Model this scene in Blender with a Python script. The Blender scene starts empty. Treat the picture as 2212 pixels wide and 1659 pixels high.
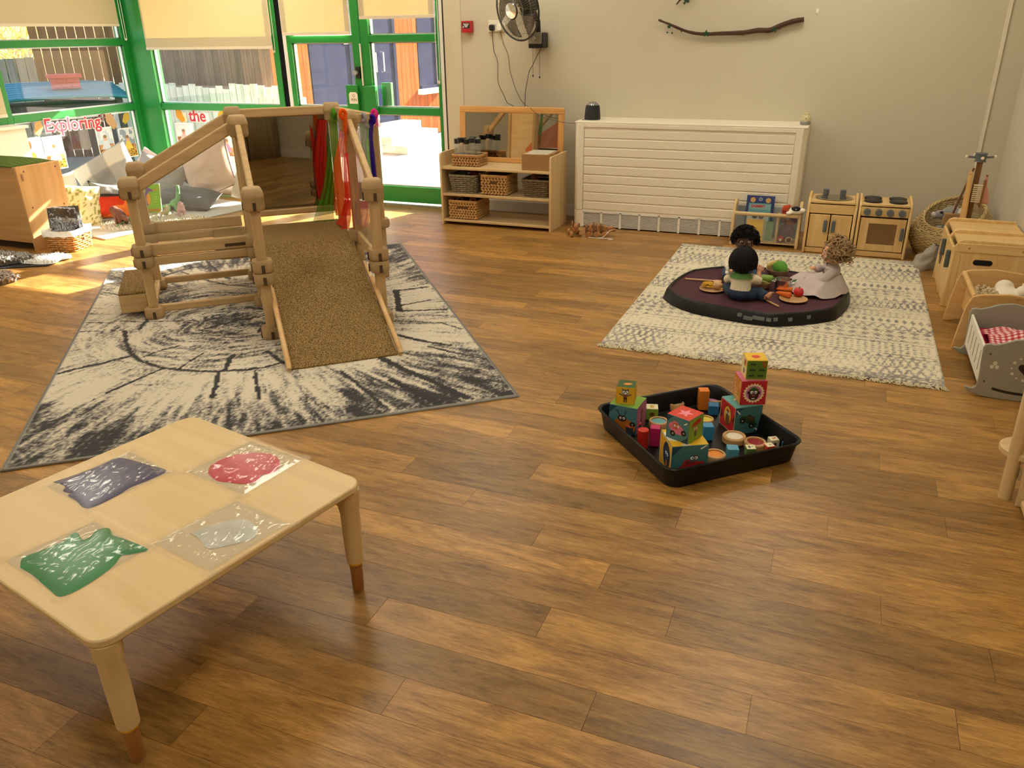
import bpy, bmesh, math, random
from mathutils import Vector, Matrix, noise
V=Vector; RN=random.Random(11); pi=math.pi; sin=math.sin; cos=math.cos
SC=bpy.context.scene; COL=SC.collection
# ---------------------------------------------------------------- camera
FPX=1715.06; CAMH=1.48
_p,_y,_r=[math.radians(a) for a in (23.948,-22.338,-.9145)]
_fw=V((sin(_y)*cos(_p),cos(_y)*cos(_p),-sin(_p))); _rt=V((cos(_y),-sin(_y),0)); _up=_rt.cross(_fw)
RT=_rt*cos(_r)+_up*sin(_r); UP=-_rt*sin(_r)+_up*cos(_r); FW=_fw
CP=V((0,0,CAMH))
cam=bpy.data.cameras.new('camera'); cam.sensor_width=36; cam.lens=FPX*36/2212; cam.clip_end=200
camo=bpy.data.objects.new('camera',cam); COL.objects.link(camo); SC.camera=camo
camo.matrix_world=Matrix(((RT.x,UP.x,-FW.x,0),(RT.y,UP.y,-FW.y,0),(RT.z,UP.z,-FW.z,CAMH),(0,0,0,1)))
# ---------------------------------------------------------------- light and exposure
SC.view_settings.view_transform='Standard'; SC.view_settings.look='None'
SC.view_settings.exposure=0.0; SC.view_settings.gamma=1; SC.view_settings.use_curve_mapping=False
SUN_EL=math.radians(25.6); SUN_AZ=math.radians(18)       # azimuth from +Y towards +X
w=bpy.data.worlds.new('sky'); SC.world=w; w.use_nodes=True; nt=w.node_tree; nt.nodes.clear()
sky=nt.nodes.new('ShaderNodeTexSky'); sky.sky_type='NISHITA'; sky.sun_disc=False
sky.sun_elevation=SUN_EL; sky.sun_rotation=SUN_AZ; sky.air_density=1.2; sky.dust_density=2.5
bg=nt.nodes.new('ShaderNodeBackground'); bg.inputs[1].default_value=.65
wo=nt.nodes.new('ShaderNodeOutputWorld'); nt.links.new(sky.outputs[0],bg.inputs[0]); nt.links.new(bg.outputs[0],wo.inputs[0])
sl=bpy.data.lights.new('sun','SUN'); sl.energy=42; sl.angle=.0093; sl.color=(1,.93,.8)
so=bpy.data.objects.new('sun',sl); COL.objects.link(so); so.location=(3,12,8)
sd=V((sin(SUN_AZ)*cos(SUN_EL),cos(SUN_AZ)*cos(SUN_EL),sin(SUN_EL))); so.rotation_euler=sd.to_track_quat('Z','Y').to_euler()
PANEL_COL=(1,.95,.79); PANEL_E=17.5
try:
    SC.cycles.max_bounces=8; SC.cycles.diffuse_bounces=4; SC.cycles.glossy_bounces=4; SC.cycles.transparent_max_bounces=16
    SC.cycles.transmission_bounces=6; SC.cycles.use_denoising=True; SC.cycles.sample_clamp_indirect=6; SC.cycles.caustics_reflective=False; SC.cycles.caustics_refractive=False
except Exception: pass
# ---------------------------------------------------------------- pixels to positions
def ray(x,y): return RT*((x-1106)/FPX)-UP*((y-829.5)/FPX)+FW
def fl(x,y,z=0): d=ray(x,y); return CP+d*((z-CAMH)/d.z)
def wy(x,y,Y): d=ray(x,y); return CP+d*(Y/d.y)
def wx(x,y,X): d=ray(x,y); return CP+d*(X/d.x)
def proj(p):
    q=V(p)-CP; c=q.dot(FW)
    return (1106+FPX*q.dot(RT)/c, 829.5-FPX*q.dot(UP)/c, c)
# ---------------------------------------------------------------- materials
MT={}
def lin(c):
    if isinstance(c,str):
        c=[int(c[i:i+2],16)/255 for i in (0,2,4)]
        c=[x/12.92 if x<=.04045 else ((x+.055)/1.055)**2.4 for x in c]
    return (*c[:3],1)
def base(name):
    m=bpy.data.materials.new(name); m.use_nodes=True; n=m.node_tree; p=n.nodes['Principled BSDF']; return m,n,p
def mat(col,rough=.5,metal=0,spec=.5,var=0,vs=30,bump=0,name=None,sheen=0,trans=0,coat=0):
    k=(str(col),rough,metal,spec,var,vs,bump,sheen,trans,coat)
    if k in MT: return MT[k]
    m,n,p=base(name or 'paint'); c=lin(col); p.inputs['Base Color'].default_value=c
    p.inputs['Roughness'].default_value=rough; p.inputs['Metallic'].default_value=metal; p.inputs['Specular IOR Level'].default_value=spec
    if sheen: p.inputs['Sheen Weight'].default_value=sheen
    if coat: p.inputs['Coat Weight'].default_value=coat
    if trans: p.inputs['Transmission Weight'].default_value=trans
    tc=n.nodes.new('ShaderNodeTexCoord'); nz=n.nodes.new('ShaderNodeTexNoise'); nz.inputs['Scale'].default_value=vs; nz.inputs['Detail'].default_value=4
    n.links.new(tc.outputs['Object'],nz.inputs['Vector'])
    v=var or .04
    mx=n.nodes.new('ShaderNodeMix'); mx.data_type='RGBA'; mx.blend_type='MIX'
    mx.inputs[6].default_value=[min(1,x*(1-v*1.4)) for x in c[:3]]+[1]; mx.inputs[7].default_value=[min(1,x*(1+v*1.4)) for x in c[:3]]+[1]
    n.links.new(nz.outputs['Fac'],mx.inputs[0]); n.links.new(mx.outputs[2],p.inputs['Base Color'])
    if bump:
        b=n.nodes.new('ShaderNodeBump'); b.inputs['Strength'].default_value=min(1,bump); b.inputs['Distance'].default_value=.01*max(1,bump)
        n.links.new(nz.outputs['Fac'],b.inputs['Height']); n.links.new(b.outputs[0],p.inputs['Normal'])
    MT[k]=m; return m
def wood(light,dark,axis=0,rough=.45,sc=1,name='wood',worldc=False,rnd=0,spec=.4):
    k=('w',light,dark,axis,rough,sc,worldc,rnd)
    if k in MT: return MT[k]
    m,n,p=base(name); L=n.links.new
    tc=n.nodes.new('ShaderNodeTexCoord'); mp=n.nodes.new('ShaderNodeMapping'); s=[26*sc]*3; s[axis]=1.6*sc; mp.inputs['Scale'].default_value=s
    L(tc.outputs['Object'],mp.inputs['Vector'])
    nz=n.nodes.new('ShaderNodeTexNoise'); nz.inputs['Scale'].default_value=1; nz.inputs['Detail'].default_value=6; nz.inputs['Distortion'].default_value=.6
    if rnd:
        oi=n.nodes.new('ShaderNodeObjectInfo'); cb=n.nodes.new('ShaderNodeVectorMath'); cb.operation='ADD'
        ml=n.nodes.new('ShaderNodeMath'); ml.operation='MULTIPLY'; ml.inputs[1].default_value=91; L(oi.outputs['Random'],ml.inputs[0])
        L(mp.outputs[0],cb.inputs[0]); L(ml.outputs[0],cb.inputs[1]); L(cb.outputs[0],nz.inputs['Vector'])
    else: L(mp.outputs[0],nz.inputs['Vector'])
    r=n.nodes.new('ShaderNodeValToRGB'); r.color_ramp.elements[0].position=.3; r.color_ramp.elements[1].position=.7
    r.color_ramp.elements[0].color=lin(dark); r.color_ramp.elements[1].color=lin(light); L(nz.outputs['Fac'],r.inputs[0])
    out=r.outputs[0]
    if rnd:
        hs=n.nodes.new('ShaderNodeHueSaturation'); mr=n.nodes.new('ShaderNodeMapRange'); mr.inputs[3].default_value=1-rnd; mr.inputs[4].default_value=1+rnd*.8
        L(oi.outputs['Random'],mr.inputs[0]); L(mr.outputs[0],hs.inputs['Value']); L(out,hs.inputs['Color']); out=hs.outputs[0]
    L(out,p.inputs['Base Color']); p.inputs['Roughness'].default_value=rough; p.inputs['Specular IOR Level'].default_value=spec
    MT[k]=m; return m
def attrmat(rough=.9,name='print',sheen=0,bump=0,spec=.3):
    k=('a',rough,sheen,bump,spec)
    if k in MT: return MT[k]
    m,n,p=base(name); a=n.nodes.new('ShaderNodeAttribute'); a.attribute_name='Col'
    n.links.new(a.outputs['Color'],p.inputs['Base Color']); p.inputs['Roughness'].default_value=rough; p.inputs['Specular IOR Level'].default_value=spec
    if sheen: p.inputs['Sheen Weight'].default_value=sheen
    if bump:
        tc=n.nodes.new('ShaderNodeTexCoord'); nz=n.nodes.new('ShaderNodeTexNoise'); nz.inputs['Scale'].default_value=260; n.links.new(tc.outputs['Object'],nz.inputs['Vector'])
        b=n.nodes.new('ShaderNodeBump'); b.inputs['Strength'].default_value=bump; b.inputs['Distance'].default_value=.004; n.links.new(nz.outputs['Fac'],b.inputs['Height']); n.links.new(b.outputs[0],p.inputs['Normal'])
    MT[k]=m; return m
def clear(col=(1,1,1),glossy=.06,rough=.02,haze=.0,name='clear_glass',hcol=(1,1,1)):
    k=('g',col,glossy,rough,haze,hcol)
    if k in MT: return MT[k]
    m=bpy.data.materials.new(name); m.use_nodes=True; n=m.node_tree; n.nodes.clear(); L=n.links.new
    t=n.nodes.new('ShaderNodeBsdfTransparent'); t.inputs[0].default_value=(*col,1)
    g=n.nodes.new('ShaderNodeBsdfGlossy'); g.inputs['Roughness'].default_value=rough
    lw0=n.nodes.new('ShaderNodeLayerWeight'); lw0.inputs[0].default_value=.5; pw=n.nodes.new('ShaderNodeMath'); pw.operation='POWER'; pw.inputs[1].default_value=5; L(lw0.outputs['Facing'],pw.inputs[0]); lw=n.nodes.new('ShaderNodeMath'); lw.operation='MULTIPLY_ADD'; lw.inputs[1].default_value=.9; lw.inputs[2].default_value=.045; L(pw.outputs[0],lw.inputs[0])
    mx=n.nodes.new('ShaderNodeMixShader'); L(lw.outputs[0],mx.inputs[0]); L(t.outputs[0],mx.inputs[1]); L(g.outputs[0],mx.inputs[2]); out=mx.outputs[0]
    if haze:
        d=n.nodes.new('ShaderNodeBsdfTranslucent'); d.inputs[0].default_value=(*hcol,1); d2=n.nodes.new('ShaderNodeBsdfDiffuse'); d2.inputs[0].default_value=(*hcol,1)
        a=n.nodes.new('ShaderNodeMixShader'); a.inputs[0].default_value=.5; L(d.outputs[0],a.inputs[1]); L(d2.outputs[0],a.inputs[2])
        tc=n.nodes.new('ShaderNodeTexCoord'); nz=n.nodes.new('ShaderNodeTexNoise'); nz.inputs['Scale'].default_value=9; nz.inputs['Detail'].default_value=6; L(tc.outputs['Object'],nz.inputs['Vector'])
        ml=n.nodes.new('ShaderNodeMath'); ml.operation='MULTIPLY'; ml.inputs[1].default_value=haze*2; L(nz.outputs['Fac'],ml.inputs[0])
        m2=n.nodes.new('ShaderNodeMixShader'); L(ml.outputs[0],m2.inputs[0]); L(out,m2.inputs[1]); L(a.outputs[0],m2.inputs[2]); out=m2.outputs[0]
    o=n.nodes.new('ShaderNodeOutputMaterial'); L(out,o.inputs[0]); MT[k]=m; return m
def cloth(col,thru=.4,alpha=0,name='thin_fabric',vs=60,tcol=None):
    k=('c',str(col),thru,alpha,tcol)
    if k in MT: return MT[k]
    m=bpy.data.materials.new(name); m.use_nodes=True; n=m.node_tree; n.nodes.clear(); L=n.links.new; c=lin(col)
    tc=n.nodes.new('ShaderNodeTexCoord'); nz=n.nodes.new('ShaderNodeTexNoise'); nz.inputs['Scale'].default_value=vs; L(tc.outputs['Object'],nz.inputs['Vector'])
    mc=n.nodes.new('ShaderNodeMix'); mc.data_type='RGBA'; mc.inputs[6].default_value=[x*.9 for x in c[:3]]+[1]; mc.inputs[7].default_value=c; L(nz.outputs['Fac'],mc.inputs[0])
    d=n.nodes.new('ShaderNodeBsdfDiffuse'); t=n.nodes.new('ShaderNodeBsdfTranslucent'); L(mc.outputs[2],d.inputs[0])
    if tcol: t.inputs[0].default_value=(*tcol,1)
    else: L(mc.outputs[2],t.inputs[0])
    mx=n.nodes.new('ShaderNodeMixShader'); mx.inputs[0].default_value=thru; L(d.outputs[0],mx.inputs[1]); L(t.outputs[0],mx.inputs[2]); out=mx.outputs[0]
    if alpha:
        tr=n.nodes.new('ShaderNodeBsdfTransparent'); m2=n.nodes.new('ShaderNodeMixShader'); m2.inputs[0].default_value=alpha; L(out,m2.inputs[1]); L(tr.outputs[0],m2.inputs[2]); out=m2.outputs[0]
    o=n.nodes.new('ShaderNodeOutputMaterial'); L(out,o.inputs[0]); MT[k]=m; return m
# ---------------------------------------------------------------- mesh builder
def rz(a): return Matrix.Rotation(a,4,'Z')
def TR(*a): return Matrix.Translation(V(a))
class B:
    def __init__(s): s.v=[];s.f=[];s.k=[];s.i=0;s.M=Matrix()
    def add(s,vs,fs,M=None):
        o=len(s.v); M=s.M@M if M else s.M
        s.v+=[tuple(M@V(p)) for p in vs]; s.f+=[tuple(i+o for i in f) for f in fs]; s.k+=[s.i]*len(fs); return s
    def box(s,c,z,M=None):
        x,y,w=[q/2 for q in z]; vs=[(c[0]+a*x,c[1]+b*y,c[2]+d*w) for a in(-1,1) for b in(-1,1) for d in(-1,1)]
        return s.add(vs,[(0,1,3,2),(4,6,7,5),(0,4,5,1),(2,3,7,6),(0,2,6,4),(1,5,7,3)],M)
    def bb(s,a,b,M=None): return s.box([(p+q)/2 for p,q in zip(a,b)],[abs(q-p) for p,q in zip(a,b)],M)
    def tube(s,pts,r,n=8,closed=False,flat=1,cap=True):
        pts=[V(p) for p in pts]; N=len(pts); rs=r if isinstance(r,(list,tuple)) else [r]*N; vs=[];pu=None
        for i,p in enumerate(pts):
            if closed: t=pts[(i+1)%N]-pts[i-1]
            else: t=pts[min(i+1,N-1)]-pts[max(i-1,0)]
            if t.length<1e-9: t=V((0,0,1))
            t.normalize()
            if pu is None: pu=t.orthogonal().normalized()
            u=(pu-t*pu.dot(t)); u=u.normalized() if u.length>1e-6 else t.orthogonal().normalized(); pu=u; w=t.cross(u)
            vs+=[p+u*rs[i]*cos(2*pi*j/n)*flat+w*rs[i]*sin(2*pi*j/n) for j in range(n)]
        fs=[]
        for i in range(N if closed else N-1):
            a,b=i*n,((i+1)%N)*n; fs+=[(a+j,a+(j+1)%n,b+(j+1)%n,b+j) for j in range(n)]
        if cap and not closed: fs+=[tuple(range(n))[::-1],tuple((N-1)*n+j for j in range(n))]
        return s.add(vs,fs)
    def cyl(s,a,b,r,r2=None,n=16): return s.tube([a,b],[r,r if r2 is None else r2],n)
    def beam(s,a,b,w,h,up=(0,0,1)):
        a,b=V(a),V(b); t=(b-a).normalized(); u=t.cross(V(up)).normalized()*w/2; k=u.cross(t).normalized()*h/2
        return s.add([a-u-k,a-u+k,a+u-k,a+u+k,b-u-k,b-u+k,b+u-k,b+u+k],[(0,1,3,2),(4,6,7,5),(0,4,5,1),(2,3,7,6),(0,2,6,4),(1,5,7,3)])
    def lathe(s,pr,n=24,M=None,c=(0,0,0),sx=1,sy=1):
        vs=[(c[0]+r*cos(2*pi*j/n)*sx,c[1]+r*sin(2*pi*j/n)*sy,c[2]+z) for r,z in pr for j in range(n)]; fs=[]
        for i in range(len(pr)-1): fs+=[(i*n+j,i*n+(j+1)%n,(i+1)*n+(j+1)%n,(i+1)*n+j) for j in range(n)]
        if pr[0][0]>1e-5: fs.append(tuple(range(n))[::-1])
        if pr[-1][0]>1e-5: fs.append(tuple((len(pr)-1)*n+j for j in range(n)))
        return s.add(vs,fs,M)
    def prism(s,po,z0,z1,M=None):
        n=len(po); vs=[(x,y,z0) for x,y in po]+[(x,y,z1) for x,y in po]
        return s.add(vs,[tuple(range(n))[::-1],tuple(range(n,2*n))]+[(i,(i+1)%n,n+(i+1)%n,n+i) for i in range(n)],M)
    def sph(s,c,r,n=16,m=10,M=None):
        r=r if isinstance(r,(tuple,list)) else (r,)*3; Q=TR(*c)
        if M: Q=Q@M
        vs=[(r[0]*sin(pi*i/m)*cos(2*pi*j/n),r[1]*sin(pi*i/m)*sin(2*pi*j/n),r[2]*cos(pi*i/m)) for i in range(1,m) for j in range(n)]+[(0,0,r[2]),(0,0,-r[2])]
        t=len(vs)-2; fs=[(i*n+j,(i+1)*n+j,(i+1)*n+(j+1)%n,i*n+(j+1)%n) for i in range(m-2) for j in range(n)]
        fs+=[(t,j,(j+1)%n) for j in range(n)]+[(t+1,(m-2)*n+(j+1)%n,(m-2)*n+j) for j in range(n)]
        return s.add(vs,fs,Q)
    def poly(s,pts): n=len(s.v); return s.add(pts,[tuple(range(len(pts)))])
    def grid(s,fn,nu,nv,cu=False):
        vs=[fn(i/nu,j/nv) for i in range(nu+1) for j in range(nv+1)]
        return s.add(vs,[(i*(nv+1)+j,(i+1)*(nv+1)+j,(i+1)*(nv+1)+j+1,i*(nv+1)+j+1) for i in range(nu) for j in range(nv)])
def obj(name,b,mats,parent=None,bev=0,seg=2,sub=0,sm=35,label=None,cat=None,group=None,kind=None,loc=None,rot=None,solid=0,remesh=0,cols=None,smooth=0):
    me=bpy.data.meshes.new(name); me.from_pydata(b.v,[],b.f); 
    for m in (mats if isinstance(mats,(list,tuple)) else [mats]): me.materials.append(m)
    if len(me.materials)>1: me.polygons.foreach_set('material_index',b.k)
    bm=bmesh.new(); bm.from_mesh(me)
    if not remesh and cols is None: bmesh.ops.recalc_face_normals(bm,faces=bm.faces)
    for e in bm.edges: e.smooth=not(len(e.link_faces)==2 and e.calc_face_angle(0)>math.radians(sm))
    for f in bm.faces: f.smooth=True
    bm.to_mesh(me); bm.free()
    if cols is not None:
        ca=me.color_attributes.new('Col','FLOAT_COLOR','POINT'); flat=[]
        for c in cols: flat+=[c[0],c[1],c[2],1]
        ca.data.foreach_set('color',flat)
    me.update()
    o=bpy.data.objects.new(name,me); COL.objects.link(o)
    if parent: o.parent=parent
    if loc is not None: o.location=loc
    if rot is not None: o.rotation_euler=rot
    if remesh:
        q=o.modifiers.new('fuse','REMESH'); q.mode='VOXEL'; q.voxel_size=remesh; q.use_smooth_shade=True
        q=o.modifiers.new('soft','SMOOTH'); q.iterations=3; q.factor=.5
    if bev: q=o.modifiers.new('round','BEVEL'); q.width=bev; q.segments=seg; q.limit_method='ANGLE'; q.angle_limit=.7
    if solid: q=o.modifiers.new('thick','SOLIDIFY'); q.thickness=solid; q.offset=0
    if sub: q=o.modifiers.new('sub','SUBSURF'); q.levels=sub; q.render_levels=sub
    tag(o,label,cat,group,kind); return o
def tag(o,label=None,cat=None,group=None,kind=None):
    for k,x in (('label',label),('category',cat),('group',group),('kind',kind)):
        if x: o[k]=x
    return o
def thing(name,label,cat,loc=(0,0,0),rotz=0,group=None,kind=None):
    o=bpy.data.objects.new(name,None); o.empty_display_size=.05; COL.objects.link(o); o.location=loc; o.rotation_euler=(0,0,rotz)
    return tag(o,label,cat,group,kind)
def dup(o,parent=None,loc=None,rotz=None,label=None):
    c=o.copy(); COL.objects.link(c)
    if parent: c.parent=parent
    if loc is not None: c.location=loc
    if rotz is not None: c.rotation_euler=(0,0,rotz)
    if label: c['label']=label
    for ch in list(o.children): dup(ch,c)
    return c
def rrect(w,h,r,n=5,cx=0,cy=0):
    P=[]
    for sx,sy,a in ((1,1,0),(-1,1,pi/2),(-1,-1,pi),(1,-1,3*pi/2)):
        for i in range(n+1): t=a+pi/2*i/n; P.append((cx+sx*(w/2-r)+r*cos(t),cy+sy*(h/2-r)+r*sin(t)))
    return P
def circ(r,n=24,cx=0,cy=0,ry=None,a0=0,a1=2*pi): 
    full=abs(a1-a0-2*pi)<1e-6; k=n if full else n+1
    return [(cx+r*cos(a0+(a1-a0)*i/n),cy+(ry or r)*sin(a0+(a1-a0)*i/n)) for i in range(k)]
def bez(pts,n=40):  # catmull-rom
    P=[V(p) for p in pts]; P=[P[0]*2-P[1]]+P+[P[-1]*2-P[-2]]; out=[]; S=len(P)-3
    for k in range(n+1):
        t=k/n*S; i=min(int(t),S-1); f=t-i; a,b,c,d=P[i:i+4]
        out.append(.5*((2*b)+(c-a)*f+(2*a-5*b+4*c-d)*f*f+(3*b-a-3*c+d)*f**3))
    return out
def text(s,size,mt,M,name='lettering',parent=None,ext=.0004,bold=0,**kw):
    cu=bpy.data.curves.new(name,'FONT'); cu.body=s; cu.size=size; cu.extrude=ext; cu.offset=bold; cu.align_x='CENTER'; cu.align_y='CENTER'
    t=bpy.data.objects.new('tmp',cu); COL.objects.link(t); dg=bpy.context.evaluated_depsgraph_get()
    me=bpy.data.meshes.new_from_object(t.evaluated_get(dg)); bpy.data.objects.remove(t); bpy.data.curves.remove(cu)
    me.materials.clear(); me.materials.append(mt); me.transform(M); me.name=name
    o=bpy.data.objects.new(name,me); COL.objects.link(o)
    if parent: o.parent=parent
    return tag(o,**kw)
def speckle(cols,scale,name='speckle',bump=.4):
    m,n,p=base(name); L=n.links.new; tc=n.nodes.new('ShaderNodeTexCoord'); z=n.nodes.new('ShaderNodeTexNoise'); z.inputs['Scale'].default_value=scale; z.inputs['Detail'].default_value=2; L(tc.outputs['Object'],z.inputs['Vector'])
    r=n.nodes.new('ShaderNodeValToRGB'); r.color_ramp.interpolation='CONSTANT'; e=r.color_ramp.elements; e[0].position=0; e[0].color=lin(cols[0]); e[1].position=.44; e[1].color=lin(cols[1]); k=e.new(.54); k.color=lin(cols[2]); L(z.outputs['Fac'],r.inputs[0]); L(r.outputs[0],p.inputs['Base Color'])
    p.inputs['Roughness'].default_value=.95; p.inputs['Specular IOR Level'].default_value=.1; b=n.nodes.new('ShaderNodeBump'); b.inputs['Strength'].default_value=bump; b.inputs['Distance'].default_value=.004; L(z.outputs['Fac'],b.inputs['Height']); L(b.outputs[0],p.inputs['Normal']); return m
# shared colours
BIRCH=wood('D8BE8E','CBAB79',0,.42); BIRCHY=wood('D8BE8E','CBAB79',1,.42); BIRCHZ=wood('D8BE8E','CBAB79',2,.42)
PINE=wood('D9A868','B9803F',0,.45); WHITE=mat('EFEAE0',.5); BLACK=mat('111111',.45); GREEN=mat('1F8A3A',.35,name='green_enamel')
GREY=mat('6F757A',.5)
# ---------------------------------------------------------------- room shell
YB=6.62; XR=1.04; XL=-6.82; YF=-3.2; ZC=2.75
WALL=mat('CBC2AB',.85,var=.02,vs=3,name='wall_paint')
def wallbox(name,a,b,m=WALL): return obj(name,B().bb(a,b),m,kind='structure')
wall_back=wallbox('wall_back',(-3.29,YB,0),(XR+.2,YB+.2,ZC))
wb2=obj('lintel',B().bb((XL,YB,2.45),(-3.29,YB+.2,ZC)),WALL,wall_back)
wall_right=wallbox('wall_right',(XR,YF,0),(XR+.15,YB,ZC),mat('CFC6B2',.8,name='wall_paint'))
wall_front=wallbox('wall_front',(XL,YF-.2,0),(XR+.15,YF,ZC))
wall_left=wallbox('wall_left',(XL-.2,YF,0),(XL,3.3,ZC))
obj('lintel',B().bb((XL-.2,3.3,2.45),(XL,YB+.2,ZC)),WALL,wall_left)
ceil=wallbox('ceiling',(XL-.2,YF-.2,ZC),(XR+.15,YB+.2,ZC+.1),mat('EDE8DC',.9,name='ceiling_paint'))
BB=mat('DAD3C2',.45)
obj('baseboard_back',B().bb((-3.29,YB-.015,0),(XR,YB,.1)),BB,bev=.004,kind='structure')
obj('baseboard_right',B().bb((XR-.015,YF,0),(XR,YB-.015,.1)),BB,bev=.004,kind='structure')
obj('baseboard_front',B().bb((XL,YF,0),(XR-.015,YF+.015,.1)),BB,bev=.004,kind='structure')
obj('trim_1',B().bb((.872,YB-.012,.1),(.897,YB,ZC)),mat('E2D8C4',.5),bev=.003,kind='structure')
obj('trim_2',B().bb((-3.29,YB-.006,.1),(-3.13,YB,ZC)),mat('CFC6AE',.7),bev=.002,kind='structure')
# floor: slab and separate vinyl-look planks
floor=obj('floor',B().bb((XL,YF,-.12),(XR,YB,-.004)),mat('5A3C22',.6),kind='structure')
obj('door_threshold',B().bb((-4.95,6.53,0),(-3.3,6.60,.008)),mat('9A8F7C',.4,.6),floor)
PL=1.011; PW=.1268; Y0=.925
known={0:-.838,2:-.565,3:-.255,4:-.016,5:-.395,6:-.177,7:-.327,8:-.5,9:-.02,10:-.229,11:-.603,12:-.364,13:-.054}
def plankmat(i):
    m,n,p=base('vinyl_plank'); L=n.links.new
    tc=n.nodes.new('ShaderNodeTexCoord'); oi=n.nodes.new('ShaderNodeObjectInfo'); geo=n.nodes.new('ShaderNodeNewGeometry')
    ad=n.nodes.new('ShaderNodeVectorMath'); ad.operation='ADD'; sc=n.nodes.new('ShaderNodeVectorMath'); sc.operation='SCALE'; sc.inputs[3].default_value=7.3
    at=n.nodes.new('ShaderNodeAttribute'); at.attribute_name='tone'
    cx=n.nodes.new('ShaderNodeCombineXYZ'); m9=n.nodes.new('ShaderNodeMath'); m9.operation='ADD'
    L(oi.outputs['Random'],m9.inputs[0]); L(at.outputs['Fac'],m9.inputs[1]); fr=n.nodes.new('ShaderNodeMath'); fr.operation='FRACT'; L(m9.outputs[0],fr.inputs[0])
    m8=n.nodes.new('ShaderNodeMath'); m8.operation='MULTIPLY'; m8.inputs[1].default_value=57; L(fr.outputs[0],m8.inputs[0]); L(m8.outputs[0],cx.inputs[2]); L(m8.outputs[0],cx.inputs[1])
    L(geo.outputs['Position'],ad.inputs[0]); L(cx.outputs[0],ad.inputs[1])
    def nz(scale,det,dist,rough=.55):
        mp=n.nodes.new('ShaderNodeMapping'); mp.inputs['Scale'].default_value=scale; L(ad.outputs[0],mp.inputs['Vector'])
        z=n.nodes.new('ShaderNodeTexNoise'); z.inputs['Scale'].default_value=1; z.inputs['Detail'].default_value=det; z.inputs['Distortion'].default_value=dist; z.inputs['Roughness'].default_value=rough; L(mp.outputs[0],z.inputs['Vector']); return z.outputs['Fac']
    big=nz((2.5,13,1),4,1.6); fine=nz((22,210,1),5,.6,.75); mid=nz((7,48,1),6,1.4,.68)
    def mix(a,b,f):
        q=n.nodes.new('ShaderNodeMix'); q.inputs[0].default_value=f; L(a,q.inputs[2]); L(b,q.inputs[3]); return q.outputs[0]
    t=mix(mix(big,mid,.45),fine,.35)
    r=n.nodes.new('ShaderNodeValToRGB'); e=r.color_ramp.elements; e[0].position=.39; e[1].position=.63; e[0].color=lin('6C4A22'); e[1].color=lin('BA8D4C'); k=e.new(.5); k.color=lin('976E36'); L(t,r.inputs[0])
    hs=n.nodes.new('ShaderNodeHueSaturation'); mr=n.nodes.new('ShaderNodeMapRange'); mr.inputs[3].default_value=.7; mr.inputs[4].default_value=1.27
    L(fr.outputs[0],mr.inputs[0]); L(mr.outputs[0],hs.inputs['Value']); L(r.outputs[0],hs.inputs['Color'])
    L(hs.outputs[0],p.inputs['Base Color']); p.inputs['Roughness'].default_value=.36; p.inputs['Specular IOR Level'].default_value=.5
    b=n.nodes.new('ShaderNodeBump'); b.inputs['Strength'].default_value=.12; b.inputs['Distance'].default_value=.002; L(fine,b.inputs['Height']); L(b.outputs[0],p.inputs['Normal'])
    return m
PM=plankmat(0); planks=[]
for k in range(int((YF-Y0)/PW)-1,int((YB-Y0)/PW)+2):
    ya,yb=max(YF,Y0+k*PW),min(YB,Y0+(k+1)*PW)
    if yb-ya<.004: continue
    off=known[k]*1.48 if k in known else RN.uniform(0,PL)
    x=off-PL*math.ceil((off-XL)/PL)
    while x<XR:
        a,b=max(x,XL),min(x+PL,XR); x+=PL
        if b-a<.01: continue
        cpt=[proj((u,v,0)) for u in (a,(a+b)/2,b) for v in (ya,yb)]
        vis=[q for q in cpt if q[2]>.3 and -60<q[0]<2272 and -60<q[1]<1719]
        ar=0
        if vis: q=cpt; ar=abs((q[4][0]-q[0][0])*(q[1][1]-q[0][1])-(q[4][1]-q[0][1])*(q[1][0]-q[0][0]))*len(vis)/6
        planks.append((ar,a,b,ya,yb))
planks.sort(key=lambda p:-p[0]); pm={}
def pbox(b,a,c,ya,yb):
    g=.0005; return b.add([(a+g,ya+g,-.004),(c-g,ya+g,-.004),(c-g,yb-g,-.004),(a+g,yb-g,-.004),(a+g,ya+g,0),(c-g,ya+g,0),(c-g,yb-g,0),(a+g,yb-g,0)],[(4,5,6,7),(0,1,5,4),(1,2,6,5),(2,3,7,6),(3,0,4,7)])
for ar,a,c,ya,yb in planks[:300]:
    key=(round(c-a,3),round(yb-ya,3))
    if key not in pm:
        b=B(); pbox(b,-(c-a)/2,(c-a)/2,-(yb-ya)/2,(yb-ya)/2); pm[key]=obj('plank',b,PM,floor,loc=((a+c)/2,(ya+yb)/2,0))
    else: o=pm[key].copy(); COL.objects.link(o); o.location=((a+c)/2,(ya+yb)/2,0)
b=B(); tone=[]
for ar,a,c,ya,yb in planks[300:]: pbox(b,a,c,ya,yb); tone+=[RN.random()]*8
o=obj('plank',b,PM,floor,kind='stuff'); at=o.data.attributes.new('tone','FLOAT','POINT'); at.data.foreach_set('value',tone)
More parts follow.
